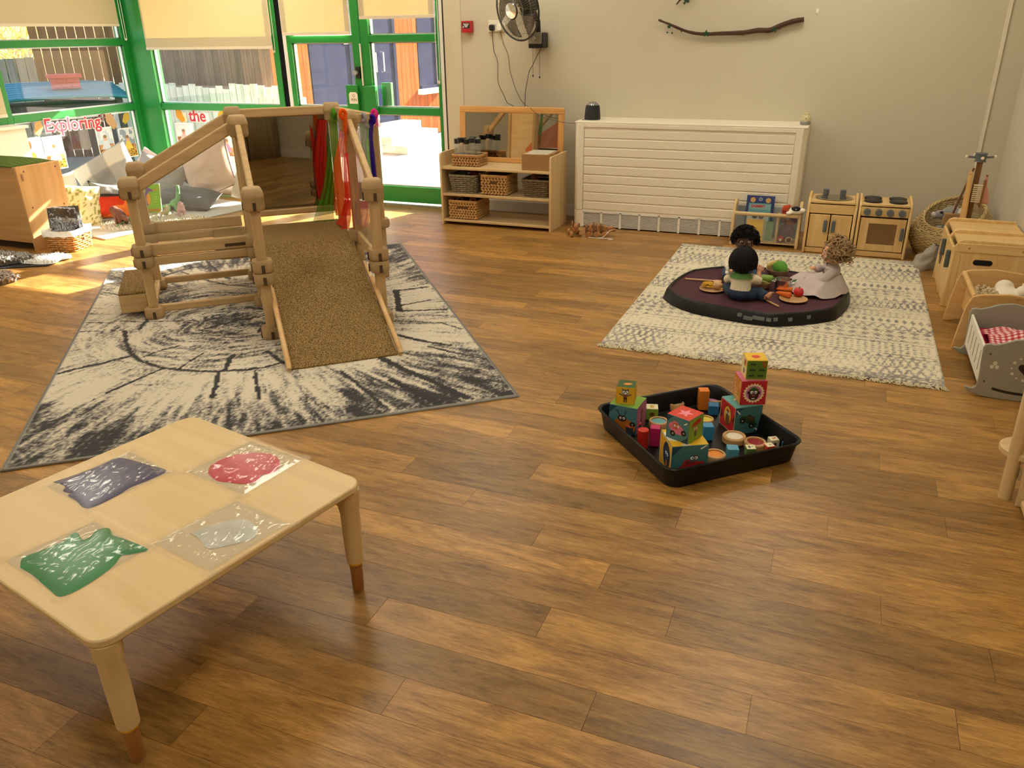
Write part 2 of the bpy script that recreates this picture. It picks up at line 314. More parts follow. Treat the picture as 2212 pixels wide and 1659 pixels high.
# ceiling lamps (above the frame): square panels
for ix,lx in enumerate((-5.2,-2.6,-.2)):
    for iy,ly in enumerate((-2.2,1.2,3.6,5.7)):
        t=thing('ceiling_light','square warm white ceiling light panel','ceiling light',(lx,ly,ZC),0,'ceiling light panels')
        if ix+iy==0:
            em=bpy.data.materials.new('lamp_diffuser'); em.use_nodes=True; q=em.node_tree.nodes['Principled BSDF']; q.inputs['Emission Color'].default_value=(*PANEL_COL,1); q.inputs['Emission Strength'].default_value=PANEL_E; q.inputs['Base Color'].default_value=(.9,.9,.9,1)
            fb=B()
            for sx in (-1,1): fb.box((sx*.3,0,-.01),(.02,.62,.02)); fb.box((0,sx*.3,-.01),(.58,.02,.02))
            f0=obj('frame',fb,WHITE,t); d0=obj('diffuser',B().box((0,0,-.008),(.58,.58,.006)),em,t)
        else: dup(f0,t); dup(d0,t)
# ---------------------------------------------------------------- glazing
GL=clear(glossy=.05,haze=.005,name='window_glass'); ALU=mat('C9CED2',.3,.7)
def glazed(name,T,bars,panes,extra=()):
    t=thing(name,None,None); t.matrix_world=T; t['kind']='structure'
    for nm,a,b,m in bars: obj(nm,B().bb(a,b),m,t,bev=.004)
    for a,b in panes:
        obj('pane',B().bb(a,b),GL,t)
        x0,x1,z0,z1=a[0],b[0],a[2],b[2]; g=B(); y=a[1]-.012
        for q in ((x0,z0,x0+.012,z1),(x1-.012,z0,x1,z1),(x0,z0,x1,z0+.01),(x0,z1-.01,x1,z1)): g.bb((q[0],y,q[1]),(q[2],y+.03,q[3]))
        obj('glazing_bead',g,ALU,t)
    return t
d=.045
def bar(n,x0,x1,z0,z1,m=GREEN,dd=d): return (n,(x0,-dd,z0),(x1,dd,z1),m)
ZT=2.45
I=TR(0,YB+.04,0)
glazed('window_2',I,[bar('corner_post',XL-.08,-6.55,0,ZT,GREEN,.06),bar('frame_stile',-5.075,-5.01,0,ZT),bar('sill_rail',-6.55,-5.075,0,.12),bar('transom',-6.55,-5.075,.80,.865),bar('transom',-6.55,-5.075,1.395,1.487),bar('head_rail',-6.55,-5.075,ZT-.06,ZT)],
  [((-6.55,-.004,.12),(-5.075,.004,.80)),((-6.55,-.004,.865),(-5.075,.004,1.395)),((-6.55,-.004,1.487),(-5.075,.004,ZT-.06))])
obj('trim_3',B().bb((-5.01,YB-.0,0),(-4.955,YB+.16,ZT)),mat('14161A',.8,spec=.1),kind='structure')
obj('trim_4',B().bb((-4.955,YB+.0,0),(-4.915,YB+.1,ZT)),mat('E8EAEC',.4),kind='structure')
obj('trim_5',B().bb((-3.338,YB-.0,0),(-3.305,YB+.12,ZT)),mat('E8E6E0',.5),kind='structure')
obj('trim_6',B().bb((-3.305,YB-.002,0),(-3.29,YB+.3,ZT)),mat('1B1B1D',.5),kind='structure')
def leaf(name,x0,x1,sl,sr,side):
    bars=[bar('stile',x0,x0+sl,.02,ZT),bar('stile',x1-sr,x1,.02,ZT),bar('bottom_rail',x0+sl,x1-sr,.02,.165),bar('transom',x0+sl,x1-sr,.805,.865),bar('transom',x0+sl,x1-sr,1.41,1.47),bar('head_rail',x0+sl,x1-sr,ZT-.06,ZT)]
    a,b=x0+sl,x1-sr
    t=glazed(name,I,bars,[((a,-.004,.165),(b,.004,.805)),((a,-.004,.865),(b,.004,1.41)),((a,-.004,1.47),(b,.004,ZT-.06))])
    if side<0: obj('push_plate',B().bb((-4.30,-.075,.82),(-4.175,-.046,1.055)),GREEN,t,bev=.004)
    else:
        obj('push_plate',B().bb((-4.105,-.085,.80),(-3.985,-.046,1.05)),GREEN,t,bev=.004)
        obj('outer_pull_plate',B().bb((-4.0,.05,.82),(-3.9,.09,1.07)),GREEN,t,bev=.004)
    return t
dl=leaf('door_1',-4.915,-4.125,.05,.085,-1); dr=leaf('door_2',-4.12,-3.338,.085,.03,1)
b=B(); b.box((-4.165,-.055,1.16),(.045,.02,.1)); obj('lock_case',b,BLACK,dl,bev=.003)
obj('thumb_turn',B().cyl((-4.175,-.07,1.16),(-4.175,-.1,1.16),.02),ALU,dl)
obj('edge_strip',B().bb((-4.13,-.058,1.05),(-4.118,-.047,1.4)),WHITE,dr)
# open sticker
t=thing('door_sticker','small white arch-topped sticker with OPEN on green door plate','sticker',(-4.225,YB-.0365,.945))
P=[(-.045,-.05),(.045,-.05),(.045,.03),(.03,.05),(-.03,.05),(-.045,.03)]
obj('backing',B().prism(P,0,.001,Matrix.Rotation(pi/2,4,'X')),WHITE,t)
text('O\nPEN',.034,mat('3A3A3A',.6),TR(.005,-.0016,.0)@Matrix.Rotation(pi/2,4,'X'),parent=t)
# left wall glazing
J=Matrix(((0,-1,0,XL-.04),(1,0,0,0),(0,0,1,0),(0,0,0,1)))    # local x -> +Y, local y -> -X
def barL(n,y0,y1,z0,z1,m=GREEN,dd=d): return (n,(y0,-dd,z0),(y1,dd,z1),m)
glazed('window_1',J,[barL('frame_stile',6.53,6.60,0,ZT),barL('mullion',5.09,5.15,0,ZT),barL('frame_stile',3.3,3.37,0,ZT),barL('sill_rail',5.15,6.53,0,.12),barL('sill_rail',3.37,5.09,0,.12),
  barL('transom',5.15,6.53,.80,.865),barL('transom',3.37,5.09,.80,.865),barL('transom',5.15,6.53,1.41,1.47),barL('transom',3.37,5.09,1.41,1.47),barL('head_rail',5.15,6.53,ZT-.06,ZT),barL('head_rail',3.37,5.09,ZT-.06,ZT)],
  [((a,-.004,z0),(b_,.004,z1)) for a,b_ in ((5.15,6.53),(3.37,5.09)) for z0,z1 in ((.12,.8),(.865,1.41),(1.47,ZT-.06))])
# roller blinds
BL=cloth('D6CAAC',.05,name='blind_fabric',vs=90,tcol=(.66,.46,.13))
def blind(label,c0,c1,zb,axis,off,chain=None):
    L=abs(c1-c0); mid=(c0+c1)/2
    t=thing('roller_blind',label,'blind',(mid,off,ZT) if axis=='x' else (off,mid,ZT),0 if axis=='x' else pi/2)
    obj('fabric',B().grid(lambda u,v:((u-.5)*L,0,(zb-ZT)*(1-v)-.03*v),1,1),BL,t)
    obj('bottom_bar',B().bb((-L/2,-.006,zb-ZT-.012),(L/2,.006,zb-ZT+.014)),mat('E6DCC8',.6),t,bev=.003)
    obj('roller_tube',B().cyl((-L/2,0,-.02),(L/2,0,-.02),.022),mat('D8D0C0',.5),t)
    if chain: 
        x,zc=chain; b=B(); n=46
        b.tube(bez([(x,0,-.03),(x-.012,0,zc*.5),(x-.012,0,zc+.03),(x,0,zc),(x+.014,0,zc+.03),(x+.016,0,zc*.5),(x+.012,0,-.03)],50),.003,5); obj('bead_chain',b,WHITE,t)
    return t
blind('cream roller blind over the window beside the green corner post, sun glowing through',-6.575,-5.06,1.375,'x',YB-.035,(.775,-1.10))
blind('cream roller blind pulled lower on the door leaf with the sticker',-4.925,-4.205,1.487,'x',YB-.035)
blind('cream roller blind pulled highest, on the door leaf nearest the wall',-4.095,-3.36,1.607,'x',YB-.035,(.38,-1.35))
blind('shaded cream roller blind over the window with the teal lid outside',5.2,6.50,1.592,'y',XL+.035,(.70,-.98))
blind('white roller blind hanging low beside the wooden cabinet',3.4,5.08,.872,'y',XL+.035)
# ---------------------------------------------------------------- outside
ground=obj('ground',B().bb((-30,YB+.24,-.3),(14,40,-.1)).bb((-30,-10,-.3),(XL-.24,YB+.24,-.1)),mat('A89C86',.9,var=.2,vs=2.2,name='sandy_ground'),kind='structure')
# timber building along the yard, face line heading 5 degrees off the room axis
ca=math.radians(5); o0=V((-6.84,8.85,-.1)); TB=thing('timber_building','orange timber clad building with dark doors and window, beyond the doors','building',o0,-ca)
# local: y runs along the wall, x=0 is the face (+x faces the yard)
ORG=wood('9A5224','783A16',2,.95,name='cladding',rnd=.12,spec=.03); DK=mat('232840',.95,spec=.03); NAVY=mat('20263C',.95,spec=.03)
ybs=[]; y=0
segs=[(0,.42),(2.75,3.55),(4.05,6.2)]
cl=obj('wall_core',B().bb((-2.2,.03,0),(-.03,6.2,3.2)),mat('5B3A24',.9),TB)
bd=None
def board(y0,y1,z0,z1):
    global bd
    k=(round(y1-y0,3),round(z1-z0,2))
    o=obj('cladding_board',B().bb((-.03,y0+.004,z0),(0,y1-.004,z1)),ORG,TB); return o
for a,b_ in ((0,.72),(2.75,3.35),(3.95,4.8)):
    n=max(1,round((b_-a)/.12)); 
    for i in range(n): board(a+(b_-a)*i/n,a+(b_-a)*(i+1)/n,.02,3.1)
EW=wood('7A5D45','5A4230',2,.85,name='old_timber',rnd=.2)
for i in range(22): obj('end_board',B().bb((-2.2+i*.1+.004,0,.02),(-2.2+(i+1)*.1-.004,.03,3.1)),EW,TB)
n=5
for i in range(n): board(3.35+.6*i/n,3.35+.6*(i+1)/n,.02,.66)
# dark glazed door and black double door
def dark(y0,y1,z0,z1,name,m=DK):
    f=obj(name,B().bb((-.05,y0,z0),(-.012,y1,z1)),m,TB); g=B()
    for q in ((y0,z0,y0+.06,z1),(y1-.06,z0,y1,z1),(y0,z1-.06,y1,z1),(y0,z0,y1,z0+.05)): g.bb((-.03,q[0],q[1]),(.006,q[2],q[3]))
    obj('door_frame',g,NAVY,f); return f
dark(.74,1.66,.05,2.6,'dark_window'); dk2=dark(1.72,2.74,.25,2.6,'black_door'); dark(3.36,3.94,.74,2.3,'dark_window')
for yy in (2.15,2.34):
    hb=B(); hb.tube([(.0,yy,1.05),(.05,yy,1.06),(.05,yy,1.32),(0,yy,1.33)],.012,6); obj('door_handle',hb,ALU,dk2)

obj('window_sill',B().bb((-.02,3.3,.66),(.1,4.0,.74)),WHITE,TB,bev=.01)
obj('notice',B().bb((-.01,1.5,1.45),(.0,1.64,1.56)),mat('E9D7DC',.6),TB)
st=thing('wooden_steps','pale weathered wooden steps against the timber building','steps',(-6.62,11.05,-.1),-ca)
STP=wood('D8CFC2','B5AA9A',1,.8,name='weathered_wood')
for i in range(3): obj('tread',B().bb((.0,-.75+.05*i,.0),(.95-.3*i,.55,.11*(i+1))),STP,st,bev=.008)
# boarded brown fence and pale low fence seen beyond the middle window
def fence(name,label,a,b_,h,n,wood_m,thick=.02,gap=.012,rails=True,hv=0,z0=-.1):
    a,b_=V((*a,z0)),V((*b_,z0)); L=(b_-a).length; ang=math.atan2(b_.y-a.y,b_.x-a.x)
    t=thing(name,label,'fence',a,ang)
    for i in range(n):
        w=L/n; hh=h+RN.uniform(-hv,hv); obj('board',B().bb((i*w+gap/2,-thick,0),((i+1)*w-gap/2,0,hh)),wood_m,t)
    if rails:
        for z in (.25*h,.8*h): obj('fence_rail',B().bb((0,0,z),(L,.05,z+.08)),wood_m,t)
    return t
fence('low_fence','low pale fence of split boards in front of the brown fence',(-9.6,8.7),(-6.2,8.55),1.0,30,wood('E2DDD2','B9B3A4',2,.85,name='pale_timber',rnd=.12),hv=.04)
fence('cladding_wall','orange brown timber clad shed wall beyond the lettered window',(-10.6,8.55),(-9.2,9.35),3.2,13,wood('7E5630','5E3E22',2,.75,name='shed_cladding',rnd=.15),gap=.014)
fence('dark_fence','dark green grey board fence under the bare bush',(-11.6,6.2),(-11.0,9.8),1.32,26,wood('4C5450','343B38',2,.85,name='dark_timber',rnd=.15),hv=.02)
# bare bush behind the dark fence
tb=thing('bare_bush','yellow green bare twiggy bush behind the dark fence','bush',(-12.6,8.0,-.1)); b=B(); rb=random.Random(5)
for i in range(520):
    p=V((rb.uniform(-1.0,1.0),rb.uniform(-2.2,2.4),rb.uniform(1.0,1.6))); q=p+V((rb.uniform(-.3,.3),rb.uniform(-.6,.6),rb.uniform(.2,.8)))
    b.tube([p,(p+q)/2+V((0,rb.uniform(-.1,.1),0)),q],[.014,.011,.005],4,cap=False)
obj('twig_mass',b,[mat('C9BE6A',.8)],tb,kind='stuff')
b=B()
for i in range(14): x=rb.uniform(-.4,.4); y=-2+i*.3; b.tube([(x,y,0),(x+rb.uniform(-.2,.2),y,1.4)],[.03,.015],5)
obj('stem',b,mat('8A7A4A',.9),tb)
# teal lid on a stand with a red plastic box
tl=thing('teal_lid','ridged teal plastic lid on a dark stand outside the lettered window','lid',(-8.9,7.35,-.1),math.radians(58))
b=B()
def lidz(u,v): return ((u-.5)*1.5,(v-.5)*.95,.95+.12*(v)+.012*sin(v*46)-.04*((u-.5)*2)**4)
b.grid(lidz,16,48); obj('ridged_sheet',b,mat('0F6E7C',.45),tl,solid=.03)
b=B()
for sx in (-1,1):
    for sy in (-1,1): b.box((sx*.62,sy*.38,.46),(.07,.07,.92))
b.box((0,0,.84),(1.3,.8,.06)); obj('stand',b,mat('3A3536',.8),tl)
obj('tie_rope',B().tube(bez([(-.7,-.49,.74),(0,-.5,.72),(.75,-.49,.76)],12),.008,5),mat('D9DDC8',.7),tl)
rb_=thing('plastic_box','red brick patterned plastic box on the teal lid','box',(-8.78,7.42,.93),math.radians(58)); b=B()
b.box((0,0,.06),(.30,.16,.12)); b.box((0,0,.14),(.36,.2,.045))
for i in (-1,0,1): b.box((i*.1,-.082,.035),(.09,.01,.04)); 
for i in (-.5,.5): b.box((i*.1,-.082,.085),(.09,.01,.035))
obj('shell',b,mat('C2474E',.5),rb_,bev=.006)
# ---------------------------------------------------------------- rugs
import numpy as np
def gridmesh(name,w,l,step,colfn,mt,loc,rot,thick=.008,bump=.0015,seed=1,**kw):
    nx,ny=int(w/step),int(l/step); X,Y=np.meshgrid(np.linspace(0,w,nx+1),np.linspace(0,l,ny+1),indexing='ij')
    C=colfn(X,Y); rg=np.random.default_rng(seed); Z=thick+rg.uniform(-bump,bump,X.shape); Z[0,:]=Z[-1,:]=thick*.3; Z[:,0]=Z[:,-1]=thick*.3
    co=np.stack([X,Y,Z],-1).reshape(-1,3); I=np.arange((nx+1)*(ny+1)).reshape(nx+1,ny+1)
    q=np.stack([I[:-1,:-1],I[1:,:-1],I[1:,1:],I[:-1,1:]],-1).reshape(-1,4); nq=len(q)
    me=bpy.data.meshes.new(name); me.vertices.add(len(co)); me.vertices.foreach_set('co',co.ravel()); me.loops.add(nq*4); me.loops.foreach_set('vertex_index',q.ravel().astype(np.int32))
    me.polygons.add(nq); me.polygons.foreach_set('loop_start',np.arange(0,nq*4,4,dtype=np.int32)); me.update(calc_edges=True); me.polygons.foreach_set('use_smooth',np.ones(nq,bool))
    a=me.color_attributes.new('Col','FLOAT_COLOR','POINT'); a.data.foreach_set('color',np.concatenate([C.reshape(-1,3),np.ones((len(co),1))],1).ravel().astype(np.float32))
    me.materials.append(mt); me.validate(); o=bpy.data.objects.new(name,me); COL.objects.link(o)
    if 'parent' in kw: o.parent=kw['parent']
    o.location=loc; o.rotation_euler=(0,0,rot); return o
rgn=np.random.default_rng(3)
def vnoise(U,Vv,seed=0):   # smooth value noise, numpy
    r=np.random.default_rng(seed); T=r.random((256,256)); i=np.floor(U).astype(int); j=np.floor(Vv).astype(int); f=U-i; g=Vv-j; f=f*f*(3-2*f); g=g*g*(3-2*g)
    a=T[i%256,j%256]; b_=T[(i+1)%256,j%256]; c=T[i%256,(j+1)%256]; d_=T[(i+1)%256,(j+1)%256]
    return a*(1-f)*(1-g)+b_*f*(1-g)+c*(1-f)*g+d_*f*g
def lin3(h): return np.array(lin(h)[:3])
RA=math.radians(39.4); RO=V((-2.756,1.672,0)); RU=V((cos(RA),sin(RA),0)); RV=V((-sin(RA),cos(RA),0)); RW,RL=2.03,2.94
def torug(x,y): p=fl(x*.5154,520+y*.5154)-RO; return p.dot(RU),p.dot(RV)
CR=[(3,[(525,385),(530,430),(550,480),(590,510),(680,540),(800,552),(900,555),(1000,550),(1100,540),(1190,515)]),(3,[(225,570),(320,545),(430,520),(550,490)]),(2,[(450,645),(540,605),(620,570),(690,540)]),(3,[(890,665),(905,620),(920,560)]),(2,[(1070,550),(1075,600),(1090,670)]),(3,[(945,545),(960,510),(980,485)]),(1.4,[(750,545),(800,510),(850,480)]),(1.4,[(600,495),(680,465),(760,445)]),(1.5,[(340,350),(480,350)]),(1.5,[(510,343),(600,347),(830,340)]),(1.5,[(315,388),(410,385)]),(2.5,[(585,380),(600,360),(625,330)]),(2,[(850,380),(950,350),(1110,320)]),(2.5,[(1085,390),(1110,350)]),(4,[(1040,285),(1105,292)]),
(3,[(650,175),(700,148),(800,120),(890,108),(1060,90)]),(2.5,[(630,130),(700,148)]),(3,[(860,80),(880,105),(920,140),(960,165)]),(2,[(760,135),(860,170),(950,190),(1080,200)]),(2,[(405,215),(450,225),(525,237)]),(2,[(440,185),(525,185)]),(2,[(870,220),(1000,225),(1080,232)]),
(5,[(1600,500),(1700,550),(1800,590),(1880,630),(1950,660)]),(5,[(1640,590),(1700,620),(1750,650),(1840,685)]),(2,[(1430,555),(1500,610),(1560,660),(1630,715)]),(3,[(1790,200),(1660,215)]),(5,[(1660,215),(1675,300)]),(3,[(1675,300),(1870,295)]),(2,[(1690,275),(1800,255)]),(3,[(1660,400),(1760,425),(1885,445)]),(2,[(1800,450),(1900,475),(2050,505)]),(1.6,[(1700,345),(1850,350),(1930,375)]),(3,[(1120,470),(1190,520)])]
def treecol(X,Y):
    cx,cy=torug(1010,330); dx,dy=X-cx,Y-cy; r=np.hypot(dx,dy); th=np.arctan2(dy,dx)
    wob=.12*(vnoise(th*1.9+9,r*3,1)-.5); rr=r+wob
    ring=vnoise(rr*48,th*4.5+40,2); ring2=vnoise(rr*130,th*16+80,3); rad=vnoise(th*46+90,rr*6,4); rad2=vnoise(th*95+200,rr*12,5); grain=rgn.random(X.shape); blot=vnoise(X*2.6+5,Y*2.6+5,6); blot2=vnoise(X*6+5,Y*6+5,7)
    inner=np.clip((1.0-rr)/.3,0,1)
    d=inner*(.50*ring+.28*ring2+.36*grain)+(1-inner)*(.44*rad+.34*rad2+.10*ring2+.30*grain)
    d=d+.28*(blot-.5)+.26*(blot2-.5)+.22*np.clip((rr-1.15)/.5,0,1)+.10*np.clip((.45-rr)/.4,0,1)
    # pale band just outside the main ring
    d-=.16*np.exp(-((rr-1.02)/.16)**2)
    cols=[lin3('D3C9B4'),lin3('B1A896'),lin3('78736E'),lin3('1F1E20')]; C=np.zeros(X.shape+(3,)); C[:]=cols[0]
    for t,c in ((.53,cols[1]),(.64,cols[2]),(.77,cols[3])): C[d>t]=c
    jit=.010*(vnoise(X*40,Y*40,8)-.5)
    for wd,pts in CR:
        q=[torug(*p) for p in pts]
        for a,b_ in zip(q[:-1],q[1:]):
            ax,ay=a; vx,vy=b_[0]-ax,b_[1]-ay; L2=vx*vx+vy*vy+1e-9; t=np.clip(((X-ax)*vx+(Y-ay)*vy)/L2,0,1); dd=np.hypot(X-ax-t*vx,Y-ay-t*vy)+jit
            C[dd<wd*.0034+.002]=lin3('141316')
    e=np.minimum(np.minimum(X,RW-X),np.minimum(Y,RL-Y)); C[e<.013]=lin3('8C8880'); return C
tr=thing('tree_print_rug','black and cream rug printed like a cut tree trunk under the climbing frame','rug',RO,RA)
gridmesh('pile',RW,RL,.0085,treecol,attrmat(.95,'rug_pile',.2,.5),(0,0,0),0,.009,.0012,parent=tr)
b=B(); b.tube([(0,0,.004),(RW,0,.004),(RW,RL,.004),(0,RL,.004)],.006,6,closed=True); obj('bound_edge',b,mat('7F7C76',.9),tr)
# cream patterned rug
QX,QY,QW,QL=-1.03,3.69,1.595,2.2
def aztec(X,Y):
    n=rgn.random(X.shape); wear=vnoise(X*5,Y*7,21); d=np.zeros(X.shape); Yw=Y+.006*np.sin(X*5)
    bands=[(.0,.07,'n'),(.07,.16,'z'),(.16,.30,'x'),(.30,.335,'t'),(.335,.5,'d'),(.5,.54,'l'),(.54,.72,'k'),(.72,.80,'z'),(.80,.92,'D'),(.92,1.02,'d'),(1.02,1.08,'l'),(1.08,1.24,'x'),(1.24,1.31,'t'),(1.31,1.45,'k'),(1.45,1.6,'D'),(1.6,1.66,'l'),(1.66,1.8,'z'),(1.8,1.93,'x'),(1.93,2.02,'t'),(2.02,2.12,'D'),(2.12,2.3,'n')]
    tri=lambda u:np.abs((u%1)-.5)*2
    for a,b_,k in bands:
        m=(Yw>=a)&(Yw<b_); v=(Yw-a)/(b_-a)
        if k=='n': q=.35+.3*n
        elif k=='z': q=(np.abs(tri(X/.05)-v)<.26)*.62
        elif k=='x': q=(np.minimum(np.abs(tri(X/.07)-v),np.abs(1-tri(X/.07)-v))<.13)*.6+((tri(X/.035)+tri(Yw/.035))<.5)*.4
        elif k=='t': q=((tri(X/.05)<.62*(1-v)))*.9
        elif k=='d': q=((tri(X/.032)+tri(Yw/.03))<.75)*.6
        elif k=='D': q=((tri(X/.04)+np.abs(v-.5)*2)<.66)*.7+.15
        elif k=='k': q=((tri(X/.06)+tri(v*2.5))>1.25)*.55+((tri(X/.028+v*4))<.35)*.4
        else: q=.25+0*X
        edge=(np.abs(Yw-a)<.006)*.7
        d=np.where(m,np.maximum(q,edge),d)
    d=d*(.30+.80*wear)+.34*(n-.5)
    C=np.zeros(X.shape+(3,)); C[:]=lin3('DDD2B6'); C[d>.27]=lin3('B9AF9C'); C[d>.42]=lin3('8F887E'); C[d>.66]=lin3('6B655F')
    return C
pr=thing('patterned_rug','cream and grey patterned rug with fringed ends under the octagonal tray','rug',(QX,QY,0),0)
gridmesh('pile',QW,QL,.0085,aztec,attrmat(.95,'rug_pile',.2,.5),(0,0,0),0,.012,.0018,parent=pr)
b=B(); rf=random.Random(4)
for yy,s in ((0,-1),(QL,1)):
    for i in range(300):
        x=rf.uniform(0,QW); b.tube([(x,yy,.009),(x+rf.uniform(-.012,.012),yy+s*rf.uniform(.008,.016),.008),(x+rf.uniform(-.02,.02),yy+s*rf.uniform(.015,.03),.003)],[.003,.0028,.002],4,cap=False)
obj('fringe',b,mat('CBBF9F',.95),pr,kind='stuff')
# ---------------------------------------------------------------- paint table
TZ=.362
ct=[V((-1.838,1.745,0)),V((-1.09,1.584,0)),V((-1.257,.833,0))]; uT=(ct[1]-ct[0]); wT=uT.length; aT=math.atan2(uT.y,uT.x); cT=(ct[0]+ct[2])/2
hT=(ct[1]-ct[2]).length
pt=thing('toddler_table','low square birch table with four taped paint wallets on top','table',(cT.x,cT.y,0),aT)
obj('table_top',B().prism(rrect(wT,hT,.045,6),TZ-.02,TZ),wood('DCC292','CFB27E',0,.38,sc=.7),pt,bev=.004)
legs=[]
for sx in (1,-1):
    for sy in (1,-1):
        x,y=sx*(wT/2-.034),sy*(hT/2-.034)
        b=B(); b.lathe([(.020,.105),(.0245,.107),(.0265,.2),(.027,.29),(.030,.30),(.032,TZ-.02)],20,None,(x,y,0))
        l=obj('leg',b,BIRCHZ,pt)
        b=B(); b.prism([(0,0),(-sx*.0,-.0),(0,0)][:0]+[(0,0),(.10,0),(.085,-.006),(.05,-.02),(.03,-.045),(.025,-.075),(0,-.075)],-.013,.013,Matrix.Translation(V((x,y,TZ-.02)))@Matrix.Rotation(math.atan2(-sy,-sx),4,'Z')@Matrix.Rotation(pi/2,4,'X'))
        obj('corner_bracket',b,BIRCH,l,bev=.004)
        b=B(); b.lathe([(.0135,0),(.0155,.004),(.0155,.012),(.0165,.014),(.0185,.10),(.0185,.108)],18,None,(x,y,0)); obj('foot_extension',b,wood('B07A45','8E5B2D',2,.4),l)
        b=B(); b.lathe([(.0185,.098),(.0205,.098),(.0205,.1045),(.0185,.1045)],18,None,(x,y,0)); obj('yellow_ring',b,mat('E0A81C',.4),l)
FILM=clear((1,1,1),rough=.12,haze=.03,name='plastic_film'); TAPE=clear((1,.98,.92),rough=.4,haze=.07,name='clear_tape',hcol=(.95,.9,.8))
def tz(x,y): return fl(x*.3797,860+y*.3797,TZ+.0008)
def wallet(label,corners,blob,col,seed,halo=None):
    cs=[tz(*c) for c in corners]; c0=sum(cs,V((0,0,0)))/4; t=thing('paint_wallet',label,'paint wallet',(c0.x,c0.y,TZ))
    b=B(); f=lambda u,v:(cs[0]*(1-u)*(1-v)+cs[1]*u*(1-v)+cs[2]*u*v+cs[3]*(1-u)*v)-c0
    def zf(u,v):
        p=f(u,v); e=min(u,1-u,v,1-v); k=min(1,e*9); n=noise.noise(V((u*3.2+seed,v*9+seed+u*4,seed))); n2=noise.noise(V((u*7+v*14,v*5-u*9,seed+3)))
        return (p.x,p.y,.0014+k*(.0035+.0045*abs(n)+.0025*abs(n2)))
    b.grid(zf,44,44); 
    obj('paper_backing',B().grid(lambda u,v:(lambda p:(p.x,p.y,.0006))(f(.02+.96*u,.02+.96*v)),1,1),cloth('E6DFCC',.1,.62,name='film_back'),t)
    P=[tz(*q)-c0 for q in blob]; P3=bez([(p.x,p.y,0) for p in P+[P[0]]],70)[:-1]; n=len(P3); cen=sum(P3,V((0,0,0)))/n; b2=B()
    vs=[(cen.x,cen.y,.0034)]; rr=random.Random(seed)
    for k,zz in ((.5,.0032),(.85,.0028),(1,.0013)): vs+=[(cen.x+(p.x-cen.x)*k,cen.y+(p.y-cen.y)*k,zz+(.0006*noise.noise(V((p.x*40,p.y*40,k*3))) if k<1 else 0)) for p in P3]
    fs=[(0,1+i,1+(i+1)%n) for i in range(n)]
    for r in range(2): fs+=[(1+r*n+i,1+(r+1)*n+i,1+(r+1)*n+(i+1)%n,1+r*n+(i+1)%n) for i in range(n)]
    b2.add(vs,fs); obj('paint',b2,mat(col,.28,var=.2,vs=14,spec=.6),t,sm=80)
    obj('film',b,FILM,t,sm=180)
    for i in range(4):
        a,d_=cs[i]-c0,cs[(i+1)%4]-c0; e=(d_-a).normalized(); nrm=V((e.y,-e.x,0)); a=a-e*.02; d_=d_+e*.02
        tb=B(); tb.add([(a-nrm*.012)+V((0,0,.0016)),(d_-nrm*.012)+V((0,0,.0016)),(d_+nrm*.014)+V((0,0,.0012)),(a+nrm*.014)+V((0,0,.0012))],[(0,1,2,3)]); obj('tape',tb,TAPE,t)
    return t
wallet('clear wallet of dark blue paint taped on the low table',[(255,505),(745,300),(985,420),(500,635)],[(300,478),(420,440),(560,388),(650,345),(720,345),(860,385),(945,415),(840,470),(740,510),(660,560),(500,628),(430,580),(385,555),(420,545),(360,530),(370,500)],'33345F',3)
wallet('clear wallet of crimson red paint taped on the low table',[(1055,420),(1430,240),(1730,345),(1380,553)],[(1185,430),(1195,390),(1270,345),(1370,318),(1480,312),(1560,325),(1592,370),(1560,425),(1490,440),(1470,470),(1400,490),(1300,480),(1230,470)],'C0324A',8)
wallet('clear wallet of green paint taped on the low table',[(15,925),(535,695),(850,860),(345,1140)],[(115,965),(130,910),(240,865),(350,820),(400,780),(440,765),(470,805),(520,785),(550,750),(620,740),(640,780),(700,800),(845,860),(740,890),(690,898),(640,960),(500,1060),(350,1130),(280,1090),(190,1010)],'187A45',14)
wallet('clear wallet of pale grey white paint taped on the low table',[(855,830),(1350,575),(1655,712),(1190,995)],[(1085,770),(1180,730),(1300,700),(1400,690),(1462,740),(1450,790),(1380,820),(1250,850),(1180,855),(1130,800)],'B9B9AC',21)
